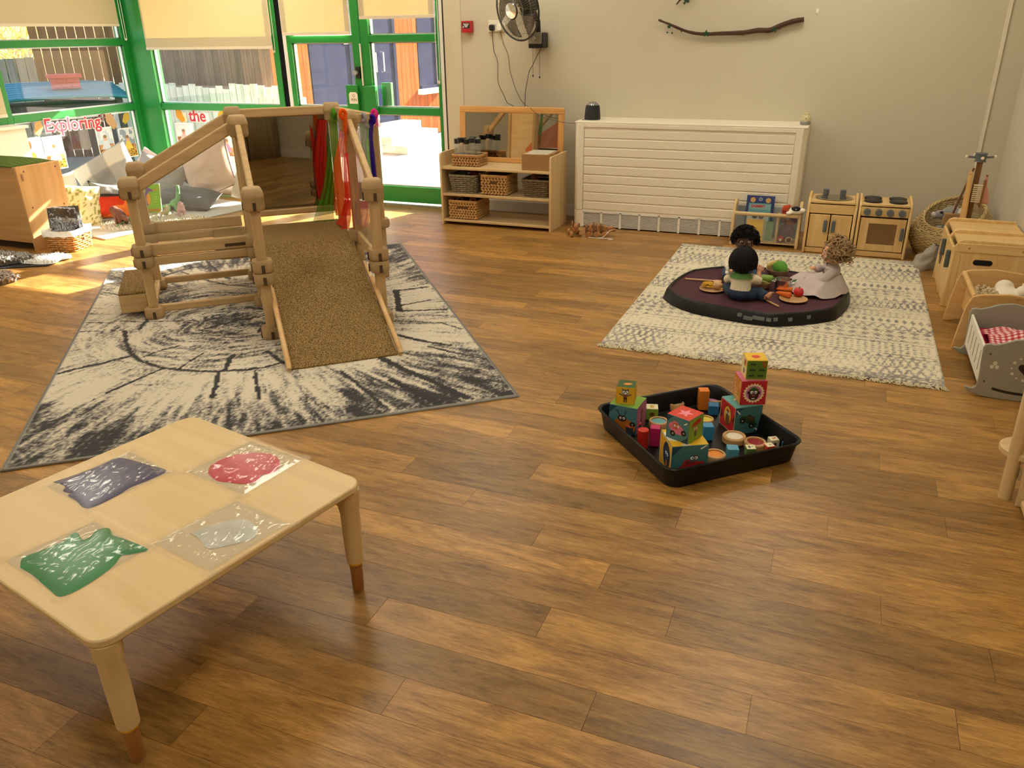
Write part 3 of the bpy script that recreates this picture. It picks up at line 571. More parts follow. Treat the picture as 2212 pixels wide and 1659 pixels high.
# ---------------------------------------------------------------- climbing frame
CA=math.radians(42.3); CO=V((-2.69,3.2,.009)); S6=.6
CW=wood('C9AA79','B59465',2,.5,name='climbing_wood'); CWX=wood('C9AA79','B59465',0,.5,name='climbing_wood'); CON=mat('AC8F63',.6,var=.06,vs=40,name='connector_plastic')
CARP=speckle(('503C22','83693F','9D8256'),210,'speckled_carpet'); ACR=clear((.97,.98,.97),rough=.03,haze=.02,name='acrylic')
cf=thing('climbing_frame','wooden climbing frame with carpeted ramp, clear panels, steps and a mirror','climbing frame',CO,CA)
PO={'5':(0,0,.79),'8':(.6,0,.79),'3':(0,.6,1.08),'7':(.6,.6,1.08),'4':(0,1.2,1.08),'6':(.6,1.2,1.08),'1':(-.6,.6,.79),'2':(-.6,1.2,.79),'9':(.8,.9,1.02)}
def conn(x,y,z0,z1,dome=False,r=.052):
    b=B(); n=32; pr=[(r*.86,z0),(r*.97,z0+.008),(r,z0+.018)]
    if dome: pr+=[(r,z0+.06),(r*1.04,z0+.064),(r*1.04,z0+.072),(r*.98,z0+.09),(r*.84,z1-.008),(r*.72,z1-.003)]
    else: pr+=[(r,z1-.012),(r*.92,z1)]
    # rounded square section
    def sec(a): c,s_=cos(a),sin(a); return 1/((abs(c)**4+abs(s_)**4)**.25)
    vs=[(x+q*sec(2*pi*j/n)*cos(2*pi*j/n),y+q*sec(2*pi*j/n)*sin(2*pi*j/n),z) for q,z in pr for j in range(n)]; fs=[]
    for i in range(len(pr)-1): fs+=[(i*n+j,i*n+(j+1)%n,(i+1)*n+(j+1)%n,(i+1)*n+j) for j in range(n)]
    fs+=[tuple(range(n))[::-1],tuple((len(pr)-1)*n+j for j in range(n))]; b.add(vs,fs); return b
def slot(x,y,z0,z1,ang,r=.0535):
    c,s_=cos(ang),sin(ang); return B().box((0,0,0),(.006,.016,z1-z0),TR(x+c*r,y+s_*r,(z0+z1)/2)@rz(ang))
SL=mat('4A3622',.8)
for k,(x,y,h) in PO.items():
    p=obj('post',B().box((x,y,(h-.06)/2),(.05,.05,h-.06)),CW,cf,bev=.008,seg=3)
    zs=[(0,.062,False),(h-.115,h,True)] if k!='9' else [(.33,.385,False)]
    if k in '13582': zs+=[(.295,.357,False),(.359,.421,False)]
    elif k in '7': zs+=[(.33,.40,False)]
    for a,c,dm in zs:
        o=obj('connector',conn(x,y,a,c,dm),CON,p,sm=50)
        for ang in (-pi/2,pi): 
            if a>0 or True: 
                s=slot(x,y,a+.004,min(c,a+.05)-.006,ang); s_o=None
                if k in '158' or (k=='3' and ang<0): 
                    sb=obj('connector_slot',s,SL,p)
def rail(k1,z1,k2,z2,h=.055,w=.032,name='rail',m=CWX,e=.04):
    a=V((*PO[k1][:2],z1)); c=V((*PO[k2][:2],z2)); d=(c-a).normalized(); b=B().beam(a+d*e,c-d*e,w,h); return obj(name,b,m,cf,bev=.008,seg=3)
rail('4',1.035,'6',1.035); rail('6',1.03,'9',1.0,e=.03); rail('7',1.03,'9',1.0,e=.03)
for a,c in (('3','1'),('4','2')): rail(a,1.035,c,.715,.06,name='handrail',e=.02)
for a,c in (('3','5'),('7','8')): rail(a,1.03,c,.745,.05,name='handrail',e=.02)
for a,c in (('1','3'),('2','4')):
    up=rail(a,.388,c,.388,.068,.028,'side_board'); rail(a,.325,c,.325,.05,.028,'side_board'); rail(a,.05,c,.05,.042,.03,'bottom_rail')
    if a=='1': obj('slot_recess',B().box((-.105,.6-.0145,.378),(.12,.002,.018)),SL,up,bev=.0)
for a,c in (('3','5'),('7','8')): rail(a,.36,c,.36,.07,.026,'side_board'); rail(a,.05,c,.05,.042,.03,'bottom_rail')
for a,c in (('4','6'),): rail(a,.42,c,.42,.04,.03,'bottom_rail'); rail(a,.05,c,.05,.042,.03,'bottom_rail')
rail('2',.05,'1',.05,.042,.03,'bottom_rail'); rail('3',.05,'4',.05,.042,.03,'bottom_rail')
def panel(k1,k2,za,zb,zc,zd,m,name='clear_panel',th=.006,ins=.03):   # za..zb at k1, zc..zd at k2
    a=V((*PO[k1][:2],0)); c=V((*PO[k2][:2],0)); d=(c-a).normalized(); n=V((-d.y,d.x,0))*th/2; a=a+d*ins; c=c-d*ins; vs=[]
    for s in (-1,1): vs+=[a+n*s+V((0,0,za)),a+n*s+V((0,0,zb)),c+n*s+V((0,0,zd)),c+n*s+V((0,0,zc))]
    return obj(name,B().add(vs,[(0,1,2,3),(4,7,6,5),(0,4,5,1),(1,5,6,2),(2,6,7,3),(3,7,4,0)]),m,cf)
panel('1','3',.42,.69,.42,1.0,ACR); panel('2','4',.42,.69,.42,1.0,ACR); panel('5','3',.40,.72,.40,1.0,ACR); panel('8','7',.40,.72,.40,1.0,ACR)
panel('6','9',.40,.98,.38,.95,ACR); panel('7','9',.40,.98,.38,.95,ACR)
MIR=mat('9A968C',.015,1,name='mirror'); 
bk=panel('4','6',.44,1.01,.44,1.01,wood('E6C796','D8B47E',0,.45),'mirror_back',.012)
a=V((.03,1.2-.008,.445)); obj('mirror_face',B().bb((.032,1.2-.0095,.445),(.568,1.2-.0065,1.005)),MIR,bk)
# platform, step and ramp
obj('platform',B().bb((-.225,.60,.315),(.575,1.17,.352)),CARP,cf,bev=.012)
obj('platform_support',B().bb((-.2,.63,.285),(.57,1.15,.315)),CWX,cf)
sb=obj('step',B().bb((-.775,.635,.03),(-.63,1.16,.135)),CWX,cf,bev=.006)
obj('step_carpet',B().bb((-.775,.635,.135),(-.63,1.16,.15)),CARP,sb,bev=.005)
rp=B()
P0=(.045,-.515,.004); r0=V((.045,-.515,.008)); r1=V((.045,.60,.352)); wv=V((.515,0,0)); tn=V((0,0,-.02)); nseg=22; vs=[]
prof=[(-.515,.008)]+[(-.515+(1.115)*t,.008+.344*t) for t in [i/12 for i in range(1,12)]]+[(.585,.346),(.62,.352),(.66,.354)]
for y,z in prof: vs+=[(.045,y,z),(.56,y,z),(.045,y,max(.0,z-.022)),(.56,y,max(.0,z-.022))]
fs=[]
for i in range(len(prof)-1): a,c=i*4,i*4+4; fs+=[(a,a+1,c+1,c),(a+2,c+2,c+3,a+3),(a,c,c+2,a+2),(a+1,a+3,c+3,c+1)]
fs+=[(0,2,3,1)]; n=len(vs)-4; fs+=[(n,n+1,n+3,n+2)]
rp.add(vs,fs); rm=obj('ramp',rp,CARP,cf,sm=50)
for x in (.032,.573):
    b=B(); b.tube([(x,-.535,.018),(x,-.52,.034),(x,.10,.232)],[.011,.0135,.0135],12); b.add([],[]) 
    obj('ramp_edge_rail',b,wood('DDB984','C99E66',1,.4),rm)
    obj('ramp_side',B().add([(x-.008,-.53,.0),(x+.008,-.53,.0),(x-.008,-.52,.02),(x+.008,-.52,.02),(x-.008,.3,.25),(x+.008,.3,.25),(x-.008,.3,.28),(x+.008,.3,.28)],[(0,1,3,2),(4,6,7,5),(0,4,5,1),(2,3,7,6),(0,2,6,4),(1,5,7,3)]),CWX,rm)
# ---------------------------------------------------------------- scarves
Lm=TR(*CO)@rz(CA)
def planehit(x,y,p,n): d=ray(x,y); return CP+d*((p-CP).dot(n)/d.dot(n))
def loc2w(x,y,z=0): return Lm@V((x,y,z))
def scarf(label,rows,p0,p1,col,seed,alpha=.35,fold=.012,nf=3,knot=None):
    a,c=loc2w(*p0),loc2w(*p1); d=(c-a).normalized(); n=V((d.y,-d.x,0)); 
    if n.dot(CP-a)<0: n=-n
    L=[(planehit(xl,y,a,n),planehit(xr,y,a,n)) for xl,xr,y in rows]; o=(L[0][0]+L[0][1])/2
    t=thing('play_scarf',label,'scarf',o); b=B()
    def f(u,v):
        s=u*(len(L)-1); i=min(int(s),len(L)-2); k=s-i; k=k*k*(3-2*k); A=L[i][0].lerp(L[i+1][0],k); C=L[i][1].lerp(L[i+1][1],k)
        q=A.lerp(C,v)-o; am=fold*(.35+.65*u); return q+n*(am*(1+sin(v*nf*2*pi+seed+u*2+1.5*noise.noise(V((u*2,v*2,seed))))))
    b.grid(f,26,18); obj('draped_cloth',b,cloth(col,.45,alpha,name='sheer_fabric',vs=20),t,sm=180)
    if knot:
        kb=B(); m=L[0][0].lerp(L[0][1],.5)-o; kb.tube([m+n*.014*cos(q)+V((0,0,.0+.022*sin(q)))+n*.008 for q in [2*pi*i/14 for i in range(14)]],.011,8,closed=True); obj('wrapped_knot',kb,cloth(col,.3,0,name='sheer_fabric'),t)
    return t
scarf('sheer red scarf hanging in front of the climbing frame mirror',[(689,706,259),(683,704,300),(678,705,350),(682,704,400),(688,703,432)],(0,1.16),(.6,1.16),'E0302A',1,.32,.010,3)
scarf('sheer green scarf hanging from the climbing frame rail to its platform',[(713,727,244),(712,730,290),(706,728,340),(698,722,400),(684,720,450),(676,722,478)],(.1,1.13),(.6,1.13),'5FA52A',2,.35,.012,3,True)
scarf('sheer orange scarf hanging between two tall climbing frame posts',[(736,752,247),(733,750,300),(722,748,350),(718,752,400),(724,756,440),(730,758,465)],(.57,1.12),(.57,.63),'F2641C',3,.3,.012,3,True)
scarf('bright red scarf trailing onto the climbing frame carpet',[(744,752,330),(744,756,380),(748,758,430),(738,760,470),(721,757,494)],(.55,1.1),(.55,.62),'EE2B22',4,.18,.010,2)
scarf('sheer lilac scarf hanging behind the ramp handrail',[(768,796,262),(766,790,310),(764,794,360),(762,804,400),(762,800,440),(764,790,485)],(.61,.62),(.8,.9),'C9A2C4',5,.5,.010,3)
scarf('violet blue scarf tied to the climbing frame rail end',[(796,806,258),(794,803,300),(797,805,340),(803,808,385)],(.7,.72),(.82,.9),'3A23A0',6,.12,.010,2,True)
scarf('pink scarf knotted on the climbing frame rail end',[(800,812,246),(803,816,256),(808,822,268),(810,818,275)],(.72,.74),(.84,.92),'F03FA0',7,.25,.006,2,True)
scarf('pale grey scarf wrapped round the climbing frame rail',[(776,788,254),(779,792,262),(784,796,272),(790,796,276)],(.62,.62),(.82,.88),'B9B4B6',8,.1,.006,2,True)
# ---------------------------------------------------------------- radiator cover and what stands on it
RX0,RX1,RY=-1.995,-.262,6.24; CRM=mat('EDE3CF',.42,name='cream_enamel',var=.02)
ra=thing('radiator_cover','long cream slatted radiator cover with a white floor grille','radiator cover',(RX0,RY,0))
LW=RX1-RX0; D=YB-RY
obj('casing',B().bb((.03,.012,.13),(LW-.03,D-.005,.80)),CRM,ra)
for x0,x1 in ((0,.075),(LW-.075,LW)):
    P=[(x0,.03),(x0+.025,0),(x1,0),(x1,D-.002),(x0,D-.002)] if x0==0 else [(x0,0),(x1-.03,0),(x1,.04),(x1,D-.002),(x0,D-.002)]
    obj('corner_column',B().prism(P,.14,.815),CRM,ra,bev=.003); obj('column_foot',B().prism(P,0,.137),CRM,ra,bev=.003)
obj('top_cap',B().bb((0,.002,.815),(LW,D-.001,.828)),CRM,ra,bev=.004)
obj('top_rail',B().bb((.075,0,.785),(LW-.075,.02,.815)),CRM,ra,bev=.003)
zs=[.771,.702,.633,.563,.493,.421,.352,.282,.211,.143]
for z1,z0 in zip(zs[:-1],zs[1:]): obj('slat_board',B().bb((.077,.004,z0+.004),(LW-.077,.016,z1-.002)),CRM,ra,bev=.005)
obj('grille_void',B().bb((.076,.03,.004),(LW-.076,.1,.128)),BLACK,ra)
b=B()
for i in range(11): z=.012+i*.0105; b.bb((.078,.006,z),(LW-.078,.016,z+.005))
obj('grille_slats',b,WHITE,ra,kind='stuff')
for i in range(11): x=.078+i*(LW-.156)/10; obj('grille_divider',B().bb((x-.008,.002,.004),(x+.008,.018,.132)),WHITE,ra)
obj('grille_rail',B().bb((.076,.002,.122),(LW-.076,.018,.134)),WHITE,ra)
sp=thing('room_diffuser','black tapered plug-in diffuser with a clear dome on the radiator cover','diffuser',(-1.90,6.40,.828))
obj('body',B().lathe([(.060,0),(.064,.004),(.058,.085),(.053,.108),(.05,.11),(.0,.11)],28),mat('15161A',.45),sp)
obj('dome',B().lathe([(.044,.11),(.04,.122),(.026,.132),(0,.136)],24),mat('9A9A98',.15,.4),sp)
lp=thing('mouse_night_light','small cream mouse shaped night light with grey base on the radiator cover','night light',(-.293,6.40,.828))
obj('base',B().lathe([(.032,0),(.036,.006),(.036,.022),(.033,.026),(0,.026)],24),mat('8B8A86',.5),lp)
b=B(); b.lathe([(.033,.026),(.036,.04),(.031,.058),(.022,.066),(.022,.082),(0,.084)],24,None,(.004,0,0)); b.sph((-.018,-.012,.058),(.014,.016,.013),10,8); obj('shade',b,cloth('EFE3B8',.3,name='glow_plastic'),lp)
b=B(); b.sph((.004,-.034,.046),.0042,8,6); obj('nose',b,BLACK,lp)
# ---------------------------------------------------------------- open shelf unit with mirror and baskets
SX0,SX1,SY0,SY1=-3.067,-2.095,5.97,6.36
su=thing('shelf_unit','birch open shelf unit with three shelves below the framed mirror','shelf unit',(SX0,SY0,0)); SW=SX1-SX0; SD=SY1-SY0
for x in (0,SW-.018):
    P=[(0,0),(SD,0),(SD,.585),(.03,.585),(.008,.577),(0,.55)]; Mx=Matrix(((0,0,1,x),(1,0,0,0),(0,1,0,0),(0,0,0,1)))
    obj('side_panel',B().prism(P,0,.018,Mx),BIRCHZ,su,bev=.002)
for z in (.045,.258,.472): obj('shelf',B().bb((.018,.004,z-.018),(SW-.018,SD,z)),BIRCH,su,bev=.002)
mi=thing('framed_mirror','pine framed mirror leaning on the shelf unit','mirror',(-3.045,6.335,.472)); mi.rotation_euler=(math.radians(-3.5),0,0); mw,mh,f=.925,.445,.05
PI2=wood('DDAA66','C08746',0,.45,sc=1.4,name='pine'); PI2Z=wood('DDAA66','C08746',2,.45,sc=1.4,name='pine')
obj('frame_rail',B().bb((0,-.012,mh-f),(mw,.012,mh)),PI2,mi,bev=.006,seg=3); obj('frame_rail',B().bb((0,-.012,0),(mw,.012,f*.8)),PI2,mi,bev=.006,seg=3)
for x in (0,mw-f): obj('frame_stile',B().bb((x,-.011,f*.8),(x+f,.011,mh-f)),PI2Z,mi,bev=.004)
obj('mirror_glass',B().bb((f-.005,-.003,f*.8-.004),(mw-f+.005,.003,mh-f+.004)),mat('C6C3BA',.015,1,name='mirror'),mi)
def rring(w,d,r,N):
    P=rrect(w,d,r,6); L=[0]; 
    for i in range(len(P)): a,c=P[i],P[(i+1)%len(P)]; L.append(L[-1]+math.hypot(c[0]-a[0],c[1]-a[1]))
    out=[]; j=0
    for k in range(N):
        s=L[-1]*k/N
        while L[j+1]<s: j+=1
        t=(s-L[j])/max(1e-9,L[j+1]-L[j]); a,c=P[j%len(P)],P[(j+1)%len(P)]; dx,dy=c[0]-a[0],c[1]-a[1]; l=math.hypot(dx,dy) or 1
        out.append((a[0]+dx*t,a[1]+dy*t,dy/l,-dx/l))
    return out
def wicker(name,label,loc,w,d,h,col,rows=9,rotz=0,taper=.9,group=None,nst=26,cat='basket',hole=False,r=None):
    t=thing(name,label,cat,loc,rotz,group); mt=mat(col,.75,var=.25,vs=60,name='wicker'); r=r or h/rows*.42; b=B(); per=None
    for k in range(rows):
        z=r+k*(h-2*r)/(rows-1); s=taper+(1-taper)*k/(rows-1); N=nst*4; R=rring(w*s,d*s,min(w,d)*.16,N)
        b.tube([(x+nx*r*.75*cos(2*pi*(i/8)+pi*(k%2)),y+ny*r*.75*cos(2*pi*(i/8)+pi*(k%2)),z) for i,(x,y,nx,ny) in enumerate(R)],r,5,closed=True)
    obj('woven_strands',b,mt,t,sm=180,kind='stuff')
    b=B(); R0=rring(w*taper,d*taper,min(w,d)*.16,nst); R1=rring(w,d,min(w,d)*.16,nst)
    for p,q in zip(R0,R1): b.cyl((p[0],p[1],0),(q[0],q[1],h),r*.6,None,5)
    obj('upright_stakes',b,mt,t,kind='stuff')
    b=B(); N=nst*4; R=rring(w*1.01,d*1.01,min(w,d)*.17,N)
    for ph in (0,pi): b.tube([(x+nx*r*.5*cos(i*.6+ph),y+ny*r*.5*cos(i*.6+ph),h+r*.5*sin(i*.6+ph)) for i,(x,y,nx,ny) in enumerate(R)],r*.85,5,closed=True)
    obj('braided_rim',b,mt,t,sm=180)
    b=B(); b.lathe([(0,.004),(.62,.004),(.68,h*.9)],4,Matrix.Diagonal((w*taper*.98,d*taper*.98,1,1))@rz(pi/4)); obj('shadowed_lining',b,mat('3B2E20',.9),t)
    return t
def hyacinth(name,label,loc,w,d,h,rotz=0,rows=7,col='C79D63',hole=True):
    t=thing(name,label,'basket',loc,rotz); mt=mat(col,.75,var=.3,vs=45,name='water_hyacinth'); b=B(); rh=h/rows
    for k in range(rows):
        z=rh*(k+.5); tl=.55*(1 if k%2 else -1)
        for sx,sy,L,a in ((0,-1,w,0),(0,1,w,0),(1,0,d,pi/2),(-1,0,d,pi/2)):
            n=max(3,round(L/(rh*1.25)))
            for i in range(n):
                u=(i+.5)/n-.5; x=u*L if sy else sx*w/2; y=u*L if sx else sy*d/2
                if hole and sy==-1 and abs(u)<.16 and .55<z/h<.78: continue
                b.sph((x,y,z),(rh*.82,rh*.34,rh*.40),7,5,rz(a)@Matrix.Rotation(tl,4,'Y'))
    obj('plaited_wall',b,mt,t,sm=180,kind='stuff')
    b=B(); R=rring(w,d,.01,60); b.tube([(x,y,h) for x,y,_,_ in R],rh*.42,6,closed=True); obj('plaited_rim',b,mt,t)
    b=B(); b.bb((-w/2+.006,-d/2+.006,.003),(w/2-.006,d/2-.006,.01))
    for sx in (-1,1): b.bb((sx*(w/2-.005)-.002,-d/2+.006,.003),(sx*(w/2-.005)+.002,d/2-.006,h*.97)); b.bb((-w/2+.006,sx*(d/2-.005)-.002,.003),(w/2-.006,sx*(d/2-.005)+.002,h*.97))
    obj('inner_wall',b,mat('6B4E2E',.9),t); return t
# top shelf
hyacinth('plaited_basket','low plaited basket of black-capped bottles on the shelf unit top',(-2.865,6.135,.474),.235,.19,.085,0,4,'B98B55',False)
BOT=[(-.085,-.055),(-.045,-.075),(.0,-.06),(.05,-.062),(-.065,.02),(.02,.03),(.075,.0)]
CAPM=mat('17181A',.4); GLS=clear((.95,.97,.95),rough=.05,haze=.18,name='bottle_plastic',hcol=(.85,.85,.78))
b0=None
for i,(x,y) in enumerate(BOT):
    t=thing('sensory_bottle','clear bottle with black cap standing in the low plaited basket','bottle',(-2.865+x,6.135+y,.488+(.012 if i%2 else 0)),0,'bottles in the low plaited basket')
    if i==0: b0=obj('bottle_body',B().lathe([(.021,0),(.024,.004),(.024,.158),(.02,.165)],16),GLS,t); b1=obj('cap',B().lathe([(.0245,.16),(.0255,.162),(.0255,.194),(.024,.197),(0,.197)],16),CAPM,t)
    else: dup(b0,t); dup(b1,t)
cb=thing('cardboard_box','brown cardboard box with taped label on the shelf unit top','box',(-2.235,6.12,.472),math.radians(2)); CB=mat('A07848',.8,var=.06,vs=8,name='cardboard')
obj('carton',B().bb((-.118,-.125,0),(.115,.14,.125)),CB,cb,bev=.002); b=B()
b.bb((-.1,-.12,.1255),(.09,.13,.127)); obj('label_sheet',b,mat('C4BBA6',.5,var=.2,vs=30),cb)
obj('tape_strip',B().bb((.1155,-.04,.055),(.116,-.01,.125)),mat('B58A50',.4),cb)
# middle shelf
wicker('wicker_basket','grey willow basket on the middle shelf of the shelf unit',(-2.885,6.12,.258),.245,.24,.145,'8F8570',9,0,.84)
hyacinth('plaited_basket','square plaited basket with handle slot in the middle of the middle shelf',(-2.605,6.135,.262),.225,.24,.15,0,7)
wicker('wicker_basket','brown willow basket at the wall side of the middle shelf',(-2.245,6.14,.258),.245,.26,.135,'7C6A4C',9,0,.86)
hyacinth('plaited_basket','square plaited basket of wooden blocks alone on the bottom shelf',(-2.885,6.135,.049),.25,.27,.145,0,7)
WB=wood('C99A62','A87742',0,.5,name='toy_wood')
for i,(x,y,a) in enumerate(((-.07,-.04,.3),(.02,.03,-.5),(.06,-.06,1.0))):
    b=B(); b.prism([(.03*cos(q),.03*sin(q)) for q in [i2*pi/8 for i2 in range(9)]]+[(.017*cos(q),.017*sin(q)) for q in [pi-i2*pi/8 for i2 in range(9)]],-.011,.011,Matrix.Rotation(pi/2,4,'X'))
    obj('arch_block',b,WB,label='small wooden arch block in the bottom shelf basket',cat='block',group='arch blocks in the bottom shelf basket',loc=(-2.885+x,6.135+y,.185),rot=(0,0,a))
for nm,lb,p,r,c in (('red_ball','dark red ball in the grey willow basket',(-2.83,6.14,.405),.035,'8E1F28'),('grey_ball','grey ball in the grey willow basket',(-2.92,6.12,.40),.038,'5B5C58'),('wooden_ball','round wooden ball in the brown willow basket',(-2.30,6.15,.395),.034,'8A5D38')):
    b=B(); b.sph((0,0,0),r,18,12); b.tube([(r*1.0*cos(q),r*1.0*sin(q),0) for q in [2*pi*i/20 for i in range(20)]],.0015,5,closed=True); obj(nm,b,mat(c,.6,var=.1),label=lb,cat='ball',loc=p)
# ---------------------------------------------------------------- wooden pull toys
WT=wood('B98450','8F5D31',0,.45,name='toy_wood')
def wheel(b,p,r,w): b.lathe([(r*.55,-w/2),(r*.9,-w/2),(r,-w*.25),(r,w*.25),(r*.9,w/2),(r*.55,w/2)],14,TR(*p)@Matrix.Rotation(pi/2,4,'X'))
t=thing('pull_along_dog','small wooden pull-along dog on round wheels beside the shelf unit','pull toy',(-1.885,5.93,0),math.radians(-60))
obj('body',B().box((0,0,.05),(.11,.035,.04)).sph((.06,0,.085),(.025,.022,.024)).box((.052,0,.065),(.03,.026,.04)),WT,t,bev=.006)
for x in (-.045,.045):
    for y in (-.034,.034): b=B(); wheel(b,(x,y,.024),.024,.02); obj('wheel',b,WT,t)
for y in (-.024,.024): obj('ear',B().sph((.055,y,.092),(.011,.006,.018),8,6),mat('6B4324',.6),t)
obj('tail',B().tube([(-.055,0,.06),(-.075,0,.085),(-.08,0,.1)],.006,6),WT,t)
t=thing('pull_along_crocodile','wooden pull-along crocodile of jointed slices with white cord by the radiator grille','pull toy',(-1.715,5.955,0),math.radians(20))
for i in range(6):
    x=-.075+i*.028; h=.085-.004*abs(i-2.5)*2; obj('body_slice',B().prism(rrect(.05,h,.016,4),-.009,.009,TR(x,0,.028+h/2)@rz(pi/2)@Matrix.Rotation(pi/2,4,'X')),WT if i%2 else wood('8F6238','6F4524',2,.45),t,bev=.002)
for x in (-.06,.0,.06):
    for y in (-.034,.034): b=B(); wheel(b,(x,y,.022),.022,.016); obj('wheel',b,WT,t)
obj('head',B().box((.105,0,.06),(.05,.04,.035)).box((.135,0,.05),(.04,.03,.02)),WT,t,bev=.008)
obj('pull_cord',B().tube(bez([(.14,0,.05),(.10,-.05,.055),(.04,-.075,.008),(-.06,-.06,.006),(.02,-.085,.005),(.10,-.10,.005),(.12,-.125,.005),(.085,-.13,.005)],50),.0028,6),mat('E9E2D2',.8),t)
# ---------------------------------------------------------------- wall things
cp=thing('fire_call_point','red fire alarm call point box on the back wall','call point',(-3.058,YB-.006,1.52))
obj('housing',B().bb((-.046,-.05,-.045),(.046,0,.045)),mat('B3202C',.4),cp,bev=.005); obj('window_plate',B().bb((-.036,-.0515,-.012),(.034,-.05,.03)),mat('2A2324',.4),cp)
for z,w in ((.02,.05),(.01,.034),(.0,.024)): obj('printed_line',B().bb((-w/2,-.0522,z-.003),(w/2,-.0515,z+.003)),WHITE,cp)
obj('key_mark',B().bb((-.03,-.0522,-.008),(-.022,-.0515,.006)),WHITE,cp)
sk=thing('wall_socket','white double wall socket with a black plug behind the fan','socket',(-2.80,YB,1.522))
obj('face_plate',B().bb((-.076,-.012,-.044),(.076,0,.044)),mat('E6DFCE',.4),sk,bev=.003)
for x in (-.012,.05): obj('rocker_switch',B().bb((x-.012,-.016,.008),(x+.004,-.012,.03)),WHITE,sk,bev=.001)
pg=thing('black_plug','black three pin plug with cable in the wall socket','plug',(-2.838,YB-.012,1.51)); b=B(); b.prism(rrect(.044,.046,.014,5),0,.032,Matrix.Rotation(pi/2,4,'X')); obj('plug_body',b,BLACK,pg,bev=.004)
def wcable(par,pts,r=.0028):
    o=par.location; obj('cable',B().tube(bez([V(p)-o for p in pts],60),r,6),BLACK,par)
W6=YB-.035
wcable(pg,[(-2.838,YB-.025,1.49)]+[wy(x,y,W6) for x,y in ((1064,80),(1067,110),(1075,135),(1076,177),(1088,205),(1096,222))]+[wy(1108,229,6.45),wy(1108,240,6.5)])
ap=thing('white_adapter','white plug-in adapter with a thin black cable running to the diffuser','adapter',(-2.765,YB-.012,1.50)); obj('adapter_body',B().bb((-.02,-.035,-.012),(.02,0,.03)),WHITE,ap,bev=.004)
wcable(ap,[(-2.762,YB-.03,1.485)]+[wy(x,y,W6) for x,y in ((1088,95),(1098,120),(1101,150),(1108,175),(1117,200),(1130,222))]+[wy(1148,236,6.30),wy(1165,250,6.28),wy(1185,257,6.27),wy(1215,264,6.25),wy(1238,266,6.26),wy(1250,262,6.32),(-1.935,6.36,.84)],.0022)
fn=thing('wall_fan','black and chrome caged wall fan with grey blades','fan',(-2.47,6.24,1.635)); FQ=Matrix.Rotation(math.radians(-24),4,'Z')@Matrix.Rotation(math.radians(100),4,'X')   # local z -> facing
R0=.225
b=B(); b.M=FQ
b.tube([(R0*cos(q),R0*sin(q),0) for q in [2*pi*i/64 for i in range(64)]],.007,8,closed=True); obj('cage_rim',b,BLACK,fn)
WR=mat('8B857A',.3,.8)
def cage(name,dz,n=64):
    b=B(); b.M=FQ
    for i in range(n):
        a=2*pi*i/n; b.tube([(r*cos(a+tw),r*sin(a+tw),z) for r,z,tw in ((.055,dz,0),(.12,dz*.95,.06),(.19,dz*.6,.12),(R0,0,.14))],.0011,4,cap=False)
    for r,z in ((.12,dz*.95),(.185,dz*.62)): b.tube([(r*cos(2*pi*i/48),r*sin(2*pi*i/48),z) for i in range(48)],.0015,4,closed=True)
    obj(name,b,WR,fn,kind='stuff')
cage('front_cage_wires',.065); cage('rear_cage_wires',-.075,40)
BLD=clear((.42,.40,.38),rough=.1,haze=.12,name='smoked_blade',hcol=(.35,.33,.3))
for k in range(5):
    b=B(); b.M=FQ@rz(2*pi*k/5+.3); b.grid(lambda u,v:((.035+.165*u)*cos((v-.5)*(.75+.35*u)+.25*u),(.035+.165*u)*sin((v-.5)*(.75+.35*u)+.25*u),(v-.5)*.05*(1-.4*u)),10,8); obj('blade',b,BLD,fn,solid=.002,sm=180)
b=B(); b.M=FQ; b.lathe([(.057,.060),(.06,.066),(.056,.074),(0,.078)],28); hb=obj('hub_badge',b,mat('C8C8C6',.15,.9),fn)
b=B(); b.M=FQ; b.lathe([(.062,.058),(.066,.064),(.062,.07),(.057,.07)],28); obj('hub_ring',b,BLACK,fn)
b=B(); b.M=FQ; b.lathe([(.045,-.075),(.065,-.085),(.07,-.14),(.05,-.18),(0,-.185)],24); obj('motor_housing',b,BLACK,fn)
wb_=V((-2.415,6.5,1.41))-fn.location; b=B(); b.box(wb_+V((0,.05,.0)),(.125,.13,.115)); obj('wall_bracket',b,BLACK,fn,bev=.008)
b=B(); b.box(wb_+V((-.004,-.02,.018)),(.115,.012,.085)); ctl=obj('control_plate',b,mat('A9A59C',.3,.7),fn,bev=.004)
obj('control_knob',B().cyl(wb_+V((-.004,-.026,.015)),wb_+V((-.004,-.046,.015)),.02,.018,20),mat('B9B6AE',.25,.8),ctl)
obj('support_arm',B().tube([wb_+V((0,.05,.05)),wb_+V((0,.04,.14)),wb_+V((-.02,-.02,.23)),V((0,0,0))+FQ@V((0,0,-.12))],.022,10),BLACK,fn)
for x,zb in ((-.028,1.145),(.03,1.135)):
    c=B().cyl((wb_.x+x,wb_.y+.0,wb_.z-.058),(wb_.x+x,wb_.y,zb-1.635),.0016,None,6); o=obj('pull_cord',c,mat('4A4A48',.6),fn); obj('cord_bead',B().sph((wb_.x+x,wb_.y,zb-1.635),(.006,.006,.009),10,8),BLACK,o)
wcable(fn,[V((-2.38,6.52,1.35))]+[wy(x,y,W6) for x,y in ((1158,125),(1150,142),(1143,155),(1138,180),(1135,200))]+[wy(1134,222,6.5),wy(1133,236,6.48)])
